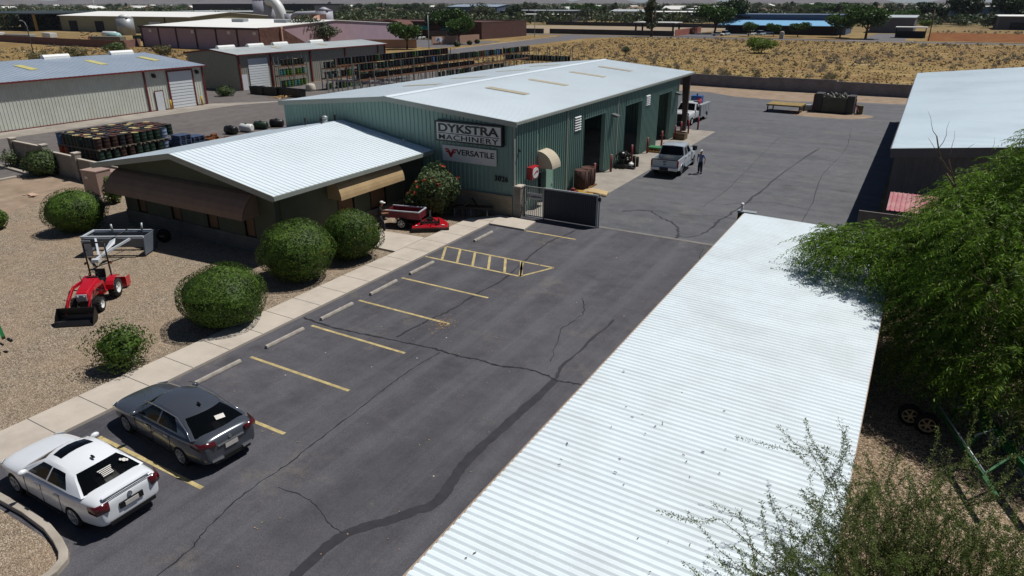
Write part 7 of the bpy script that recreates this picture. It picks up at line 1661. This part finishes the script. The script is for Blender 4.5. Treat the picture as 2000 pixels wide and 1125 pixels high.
# house prototypes for the suburb
HW = [mat('house_wall_%s' % n, c, .85, var=.05) for n, c in (('cream', '#b9a68e'), ('tan', '#a08468'), ('white', '#c9c4ba'))]; HR = [mat('house_roof_%s' % n, c, .8, var=.1) for n, c in (('clay', '#8d6b58'), ('brown', '#75604f'), ('pale', '#b9b3a8'), ('white', '#d6d6d2'))]
protos = []
for i in range(5):
    t = fbox('far_house', 'small far house', -8, 0, 8, 12, 3.2+.6*(i % 2), HW[i % 3], HR[(i*2+1) % 4], 'hip' if i % 2 == 0 else 'gable', 2.2, 'x', .6, [('window', .1, .25, .8, 2.2, M_GLASSD, 'f'), ('garage_door', .55, .9, 0, 2.4, HW[2], 'f')], 'house', 'houses of the far suburb'); protos.append(t)
hl = ['small hip roofed house far off in the tree belt suburb', 'small gable roofed house far off in the tree belt suburb']
for i in range(150):
    px = rng.uniform(-20, 2050); py = 13+rng.random()**1.3*(19 if px > 1000 else 13); g = G(px, py)
    if -700 < g.x < -260 and g.y < 460 and px < 560: continue
    j = rng.randrange(5); s = rng.uniform(1, 1.5)
    if i < 5: j = i; o = protos[i]; o.location = g
    else: o = dup(protos[j], g)
    o.rotation_euler = (0, 0, rng.choice((0, 0, pi/2, -pi/2, pi))); o.scale = (s, s, s); o['label'] = hl[j % 2]
    o['group'] = 'houses of the far suburb, ' + ('hip roofs' if j % 2 == 0 else 'gable roofs')
# cars far off
for a in (('blue and white hatchback parked before the brick office', 819, 77, 1.2, M_WHITE, 'suv'), ('white sedan leftmost in the lot of the blue office', 1402, 70, 0, M_WHITE, 'sedan'), ('silver blue suv beside the white sedan in the far lot', 1417, 69, 1.4, mat('silver_blue', '#9fb3c4', .3), 'suv'), ('white suv parked before the blue office porch', 1468, 69, 1.3, M_WHITE, 'suv'), ('silver suv just right of the white suv at the blue office', 1486, 69, 1.3, mat('silver_blue', '#9fb3c4', .3), 'suv'), ('white pickup low behind the tree by the blue office', 1500, 67, .2, M_WHITE, 'pickup'), ('white truck cab near the far dark shed', 978, 43, 1.0, M_WHITE, 'suv'), ('white van before the tan shed with awning', 1090, 41, .5, M_WHITE, 'suv'), ('grey car at the end of the far drive', 1355, 40, .5, M_STEEL, 'sedan')): far_car(*a)
wt = None
for i in range(14):
    g = G(903+i*6.2, 47-(i % 3)*1.6)
    if wt is None: wt = far_car('white work truck in the packed yard beyond the charcoal wall', 903, 47, 1.3, M_WHITE, 'pickup', 'white trucks in the packed far yard'); wt.scale = (1.3,)*3
    else: dup(wt, g, rng.uniform(.8, 1.8))
# ---------------------------------------------------------------- far trees: prototypes with a trunk and a leafy crown, then copies
def ftree(name, lab, H, W, leaf, n, ls, shape='round', group=None):
    t = thing(name, lab, 'tree', (0, 0, 0), 0, group); lob = []
    if shape == 'round': lob = [((rng.uniform(-.25, .25)*W, rng.uniform(-.25, .25)*W, H*rng.uniform(.5, .8)), (W*rng.uniform(.22, .34), W*rng.uniform(.22, .34), H*rng.uniform(.14, .24))) for _ in range(11)]
    elif shape == 'tall': lob = [((rng.uniform(-.2, .2)*W, rng.uniform(-.2, .2)*W, H*(.3+.65*i/9)), (W*rng.uniform(.18, .3), W*rng.uniform(.18, .3), H*.09)) for i in range(10)]
    elif shape == 'low': lob = [((rng.uniform(-.3, .3)*W, rng.uniform(-.3, .3)*W, H*rng.uniform(.3, .7)), (W*rng.uniform(.2, .32), W*rng.uniform(.2, .32), H*rng.uniform(.2, .3))) for _ in range(12)]
    P = []
    for c, r in lob:
        m = n//len(lob); d = rdirs(m); P.append(np.array(c)+d*np.array(r)*(nrg.random((m, 1))**.4))
    P = np.concatenate(P); P[:, 2] = np.maximum(P[:, 2], .1); m = len(P); U = rdirs(m)*ls*nrg.uniform(.6, 1.3, (m, 1)); V = unit(np.cross(U, rdirs(m)))*ls*.6
    quads('crown', P, U, V, leaf, t, True); k = MB(); k.tube([(0, 0, 0), (.03*W, 0, H*.3), (-.02*W, .02*W, H*.6)], [.035*H, .028*H, .012*H], 7)
    for i in range(5): a = rng.random()*6.28; k.tube([(.02*W, 0, H*.25), (.18*W*cos(a), .18*W*sin(a), H*.5), (.3*W*cos(a), .3*W*sin(a), H*.68)], [.018*H, .012*H, .005*H], 5)
    k.build('trunk', BARK, t); return t
def fpalm(name, lab, H, group=None):
    t = thing(name, lab, 'palm tree', (0, 0, 0), 0, group); k = MB(); k.tube([(0, 0, 0), (.1, 0, H*.5), (0, .1, H*.9)], [.28, .22, .2], 7); k.build('trunk', BARK, t); P, U, V = [], [], []
    for i in range(34):
        a = rng.random()*6.28; e = rng.uniform(-.5, 1.1); d = np.array([cos(a)*cos(e), sin(a)*cos(e), sin(e)])
        for q in np.linspace(.3, 2.2, 8): p = np.array([0, .1, H*.9])+d*q-np.array([0, 0, .16*q*q]); P.append(p); U.append(d*.22); V.append(np.cross(d, [0, 0, 1])*.3+rdirs(1)[0]*.05)
    quads('crown', np.array(P), np.array(U), np.array(V), LEAF_F2, t); return t
LEAF_F1 = leafmat('far_leaf_green', '#2b4419', '#4c6a2b', None, .2); LEAF_F2 = leafmat('far_leaf_grey', '#3a4330', '#5a6349', None, .15); LEAF_F3 = leafmat('far_leaf_lime', '#4c6423', '#74893c', None, .25); LEAF_F4 = leafmat('far_leaf_dark', '#22331c', '#3c4f2c', None, .15)
fp = {'green': ftree('far_tree', 'x', 7, 8.5, LEAF_F1, 2900, .33), 'airy': ftree('far_tree', 'x', 7.5, 7.5, LEAF_F2, 2300, .28), 'lime': ftree('far_tree', 'x', 4.6, 8, LEAF_F3, 2600, .28, 'low'), 'dark': ftree('far_tree', 'x', 9, 10, LEAF_F4, 3000, .42), 'tall': ftree('far_tree', 'x', 12, 6, LEAF_F2, 2500, .38, 'tall'), 'palm': fpalm('palm_tree', 'x', 9)}
KW = {'green': 'round green tree', 'airy': 'grey green airy tree', 'lime': 'low lime green tree', 'dark': 'dark broad tree', 'tall': 'tall narrow grey green tree', 'palm': 'slim palm tree'}
used = set()
def plant(kind, px, py, h, lab=None, grp=None, wide=1.0):
    p0 = fp[kind]; base = {'green': 7, 'airy': 7.5, 'lime': 4.6, 'dark': 9, 'tall': 12, 'palm': 9.8}[kind]; s = h/base; g = G(px, py)
    o = p0 if kind not in used else copy_tree(p0); used.add(kind); o.location = g; o.rotation_euler = (0, 0, rng.random()*6.28); o.scale = (s*wide, s*wide, s); o['label'] = lab or KW[kind]+' in the far belt beyond the road'; o['group'] = grp or 'far belt of trees, '+KW[kind]
    if lab and not grp: del o['group']
    return o
for a in (('airy', 606, 92, 9.5, 'feathery tree before the pink sloping wall of the mauve warehouse', None, 1.3), ('airy', 640, 92, 7, 'lower feathery tree right beside it, before the pink wall', None, 1.2), ('lime', 680, 80, 4.0, 'round bright shrub tree left of the brick office', None, .8), ('lime', 712, 80, 3.6, 'bright shrub tree near the teal awning', None, .7),
          ('green', 795, 96, 7.5, 'umbrella shaped tree by the pink wall before the brick office', None, 1.0), ('dark', 852, 74, 10, 'drooping grey green tree at the brick office corner', None, .8), ('green', 878, 76, 11, 'dense tall green tree right of the brick office', None, 1.0), ('green', 897, 86, 8.5, 'lighter green tree at the end of the pink wall', None, .9),
          ('lime', 1487, 104, 4.3, 'lime green round tree standing alone in the desert lot', None, 1.0), ('airy', 1222, 109, 2.4, 'small grey green bush tree in the desert lot', None, 1.1), ('tall', 1272, 72, 13, 'tall thin airy tree by the charcoal wall', None, 1.1), ('green', 1395, 66, 12, 'green tree left of the blue office', None, 1.1), ('dark', 1422, 64, 14, 'broad dark tree touching the blue office corner', None, 1.0),
          ('green', 1462, 71, 5.5, 'small tree before the blue roof, leftmost', None, .9), ('green', 1510, 71, 5.0, 'small tree before the blue roof, middle one', None, .9), ('green', 1558, 72, 5.5, 'small tree before the blue roof, right one', None, 1.1), ('green', 1640, 73, 8.5, 'tree at the right end of the blue office', None, 1.0), ('green', 1690, 76, 12, 'big round bright green tree by the far drive', None, 1.05), ('green', 1760, 54, 9, 'green tree behind the white roofed shelter', None, 1.2),
          ('lime', 1806, 54, 4.2, 'yellow green bush tree by the utility pole', None, .9), ('dark', 1815, 47, 12, 'dark grey green tree behind the utility pole', None, 1.1), ('dark', 1880, 47, 16, 'largest dark tree behind the weedy red field', None, 1.2), ('green', 1886, 50, 6, 'low rounded tree before the largest dark tree', None, 1.5), ('dark', 1965, 50, 17, 'dark tree at the far right beside the grey shed', None, 1.0), ('tall', 1990, 40, 16, 'tall tree at the far right corner', None, 1.2)):
    plant(*a)
for i in range(190):
    px = rng.uniform(420 if i % 3 else -20, 2030); py = 17+rng.random()**1.2*27 if px > 850 else 15+rng.random()*20
    if px < 560: py = 14+rng.random()*13
    plant(rng.choice(['green', 'airy', 'dark', 'dark', 'tall', 'airy', 'palm']), px, py, rng.uniform(7, 13), None, None, rng.uniform(1, 1.4))
# the tree belt that fades into one mass
C = []
n = 9500
px = nrg.uniform(-150, 2150, n); dist = 420*np.exp(nrg.random(n)*2.55)
for x, d in zip(px, dist):
    r = ray(x, 20); a = Vector((r.x, r.y, 0)).normalized(); C.append((a.x*d, a.y*d, rng.uniform(3, 7)*(1+d/6000)))
P, U, V = [], [], []
for x, y, h in C:
    d = sqrt(x*x+y*y); m = 36 if d < 1000 else (18 if d < 2000 else 9); s = h*(.24 if d < 1000 else .34); q = rdirs(m)*np.array([h*.62, h*.62, h*.42])*nrg.random((m, 1))**.4+np.array([x, y, h*.55]); P.append(q); u = rdirs(m)*s*.62; U.append(u); V.append(unit(np.cross(u, rdirs(m)))*s*.45)
o = quads('far_woods', np.concatenate(P), np.concatenate(U), np.concatenate(V), leafmat('far_wood_leaf', '#33402a', '#56623f', '#6b6f50', .1), None, True); tag(o, 'belt of trees fading into the far plain', 'trees', kind='stuff')
# desert shrubs
LEAF_G = leafmat('sage_leaf', '#6f6757', '#9a917d', '#aa9e86', .25, 4); LEAF_G2 = leafmat('creosote_leaf', '#5d5a3c', '#85805a', None, .25, 3)
sp = []
for j, (w_, h, lf) in enumerate(((1.2, .75, LEAF_G), (1.6, .9, LEAF_G), (1.3, 1.1, LEAF_G2))):
    t = thing('sage_shrub', 'x', 'shrub', (0, 0, 0)); n = 260; d = rdirs(n); d[:, 2] = np.abs(d[:, 2]); P = d*np.array([w_/2, w_/2, h])*(nrg.random((n, 1))**.35)*(1+.2*nrg.normal(size=(n, 1))); U = unit(d+rdirs(n)*.6)*.1; V = unit(np.cross(U, rdirs(n)))*.045; quads('foliage', P, U, V, lf, t, True); k = MB()
    for i in range(8): a = 2*pi*i/8; k.tube([(0, 0, 0), (w_*.3*cos(a), w_*.3*sin(a), h*.7)], [.02, .006], 4)
    k.build('stem', TWIG, t); sp.append(t)
SL = ['grey sage shrub scattered on the dry desert lot', 'wide grey sage shrub scattered on the dry desert lot', 'olive creosote shrub scattered on the dry desert lot']
pos = []
while len(pos) < 900:
    x = rng.uniform(-95, 60); y = 110+rng.random()**1.3*145
    if rng.random() < .25: x, y = rng.uniform(-230, -104), rng.uniform(62, 126)
    nz = mathutils.noise.noise(Vector((x*.03, y*.03, 5)))
    if rng.random() < .45+nz and not (x > -.5 and y < 109): pos.append((x, y))
pos.sort(key=lambda p: p[0]**2+p[1]**2)
first = [True]*3
for x, y in pos[:285]:
    j = rng.choice((0, 0, 1, 2)); o = sp[j] if first[j] else copy_tree(sp[j]); first[j] = False; s = rng.uniform(.55, 1.25); o.location = (x, y, 0); o.rotation_euler = (0, 0, rng.random()*6); o.scale = (s, s, s*rng.uniform(.8, 1.1)); o['label'] = SL[j]; o['group'] = 'desert shrubs, kind '+('grey', 'wide grey', 'olive')[j]
P, U, V = [], [], []
for x, y in pos[285:]+[(rng.uniform(0, 150), rng.uniform(345, 372)) for _ in range(160)]:
    m = 40; w_ = rng.uniform(.5, 1.3); d = rdirs(m); d[:, 2] = np.abs(d[:, 2]); P.append(d*np.array([w_*.6, w_*.6, w_*.75])*nrg.random((m, 1))**.35+np.array([x, y, 0])); u = rdirs(m)*.2; U.append(u); V.append(unit(np.cross(u, rdirs(m)))*.09)
tag(quads('desert_scrub', np.concatenate(P), np.concatenate(U), np.concatenate(V), LEAF_G, None, True), 'grey desert scrub covering the farther part of the lot', 'scrub', kind='stuff')
n = 26000; X = nrg.uniform(-100, 70, n); Y = 110+nrg.random(n)**1.4*146; k = nrg.random(n) < .22; X = np.where(k, nrg.uniform(-230, -104, n), X); Y = np.where(k, nrg.uniform(60, 126, n), Y)
k = ~((X > -1) & (Y < 108.5)); X, Y = X[k], Y[k]; n = len(X); P = np.stack([X, Y, nrg.uniform(.04, .16, n)], 1); U = unit(nrg.normal(size=(n, 3))*np.array([1, 1, .25]))*nrg.uniform(.1, .3, (n, 1)); V = np.tile(np.array([[0, 0, 1.0]]), (n, 1))*nrg.uniform(.06, .16, (n, 1))+rdirs(n)*.05
tag(quads('dry_grass', P, U, V, leafmat('straw_grass', '#645438', '#8f7c58', '#a8977a', .2), None, True), 'dry straw coloured grass over the desert lot', 'grass', kind='stuff')
for px, py, w_, h in ((893, 90, 3.4, 2.0), (917, 87.5, 2.8, 1.7), (932, 85, 2.9, 1.6)):
    bush('clipped_bush', {893: 'dark clipped round bush by the far road, left one of three', 917: 'dark clipped round bush by the far road, middle of three', 932: 'dark clipped round bush by the far road, right one of three'}[px], px, py-4, 14 if px == 893 else 11, 10 if px == 893 else 8, 700, LEAF_F4, .16, .03, 'clipped bushes along the far road')
bush('desert_shrub', 'dull green bush at the corner of the smaller tan warehouse', 440, 178, 34, 14, 900, LEAF_D, .13, .2, None, .6)
bush('desert_shrub', 'olive bush against the mauve warehouse wall', 318, 98, 34, 18, 900, LEAF_G2, .25, .25, None, .5); bush('desert_shrub', 'green bush on the desert behind the tan warehouse roof', 75, 112, 36, 22, 900, LEAF_G2, .2, .3, None, .3); bush('desert_shrub', 'taller green bush on the desert left of the mauve warehouse', 145, 104, 46, 24, 1100, LEAF_G2, .22, .3, None, .3); bush('desert_shrub', 'round green bush at the corner of the red brown wall', 226, 94, 44, 22, 1200, LEAF_D, .22, .2, None, .5)
t = thing('utility_pole', 'wooden utility pole by the far road right of the blue office', 'utility pole', G(1813, 80)); k = MB(); k.tube([(0, 0, 0), (0, 0, 9.5)], .16, 8); k.build('pole', BARK, t); k = MB(); k.box(-1.2, -.1, 8.6, 1.2, .1, 8.8); k.build('cross_arm', BARK, t)
t = thing('radio_mast', 'thin white mast far off above the olive shed', 'mast', G(185, 16)); k = MB(); k.tube([(0, 0, 0), (0, 0, 24)], .7, 6); k.build('mast', M_WHITE, t); k = MB(); k.cyl((0, 0, 0), 2, 7, 8); k.build('base', M_WHITE, t)
# ---------------------------------------------------------------- the air over the plain
hz_ = MB(); hz_.box(-13000, -13000, -1, 13000, 13000, 420); hb_ = hz_.build('haze', bpy.data.materials.new('thin_air')); hb_['kind'] = 'stuff'; hb_['label'] = 'thin blue haze over the far plain'
m_ = hb_.data.materials[0]; m_.use_nodes = True; n_ = m_.node_tree.nodes; n_.remove(n_['Principled BSDF']); pv = n_.new('ShaderNodeVolumePrincipled'); pv.inputs['Density'].default_value = 4e-5; pv.inputs['Color'].default_value = (.72, .82, 1, 1); m_.node_tree.links.new(pv.outputs[0], n_['Material Output'].inputs['Volume'])
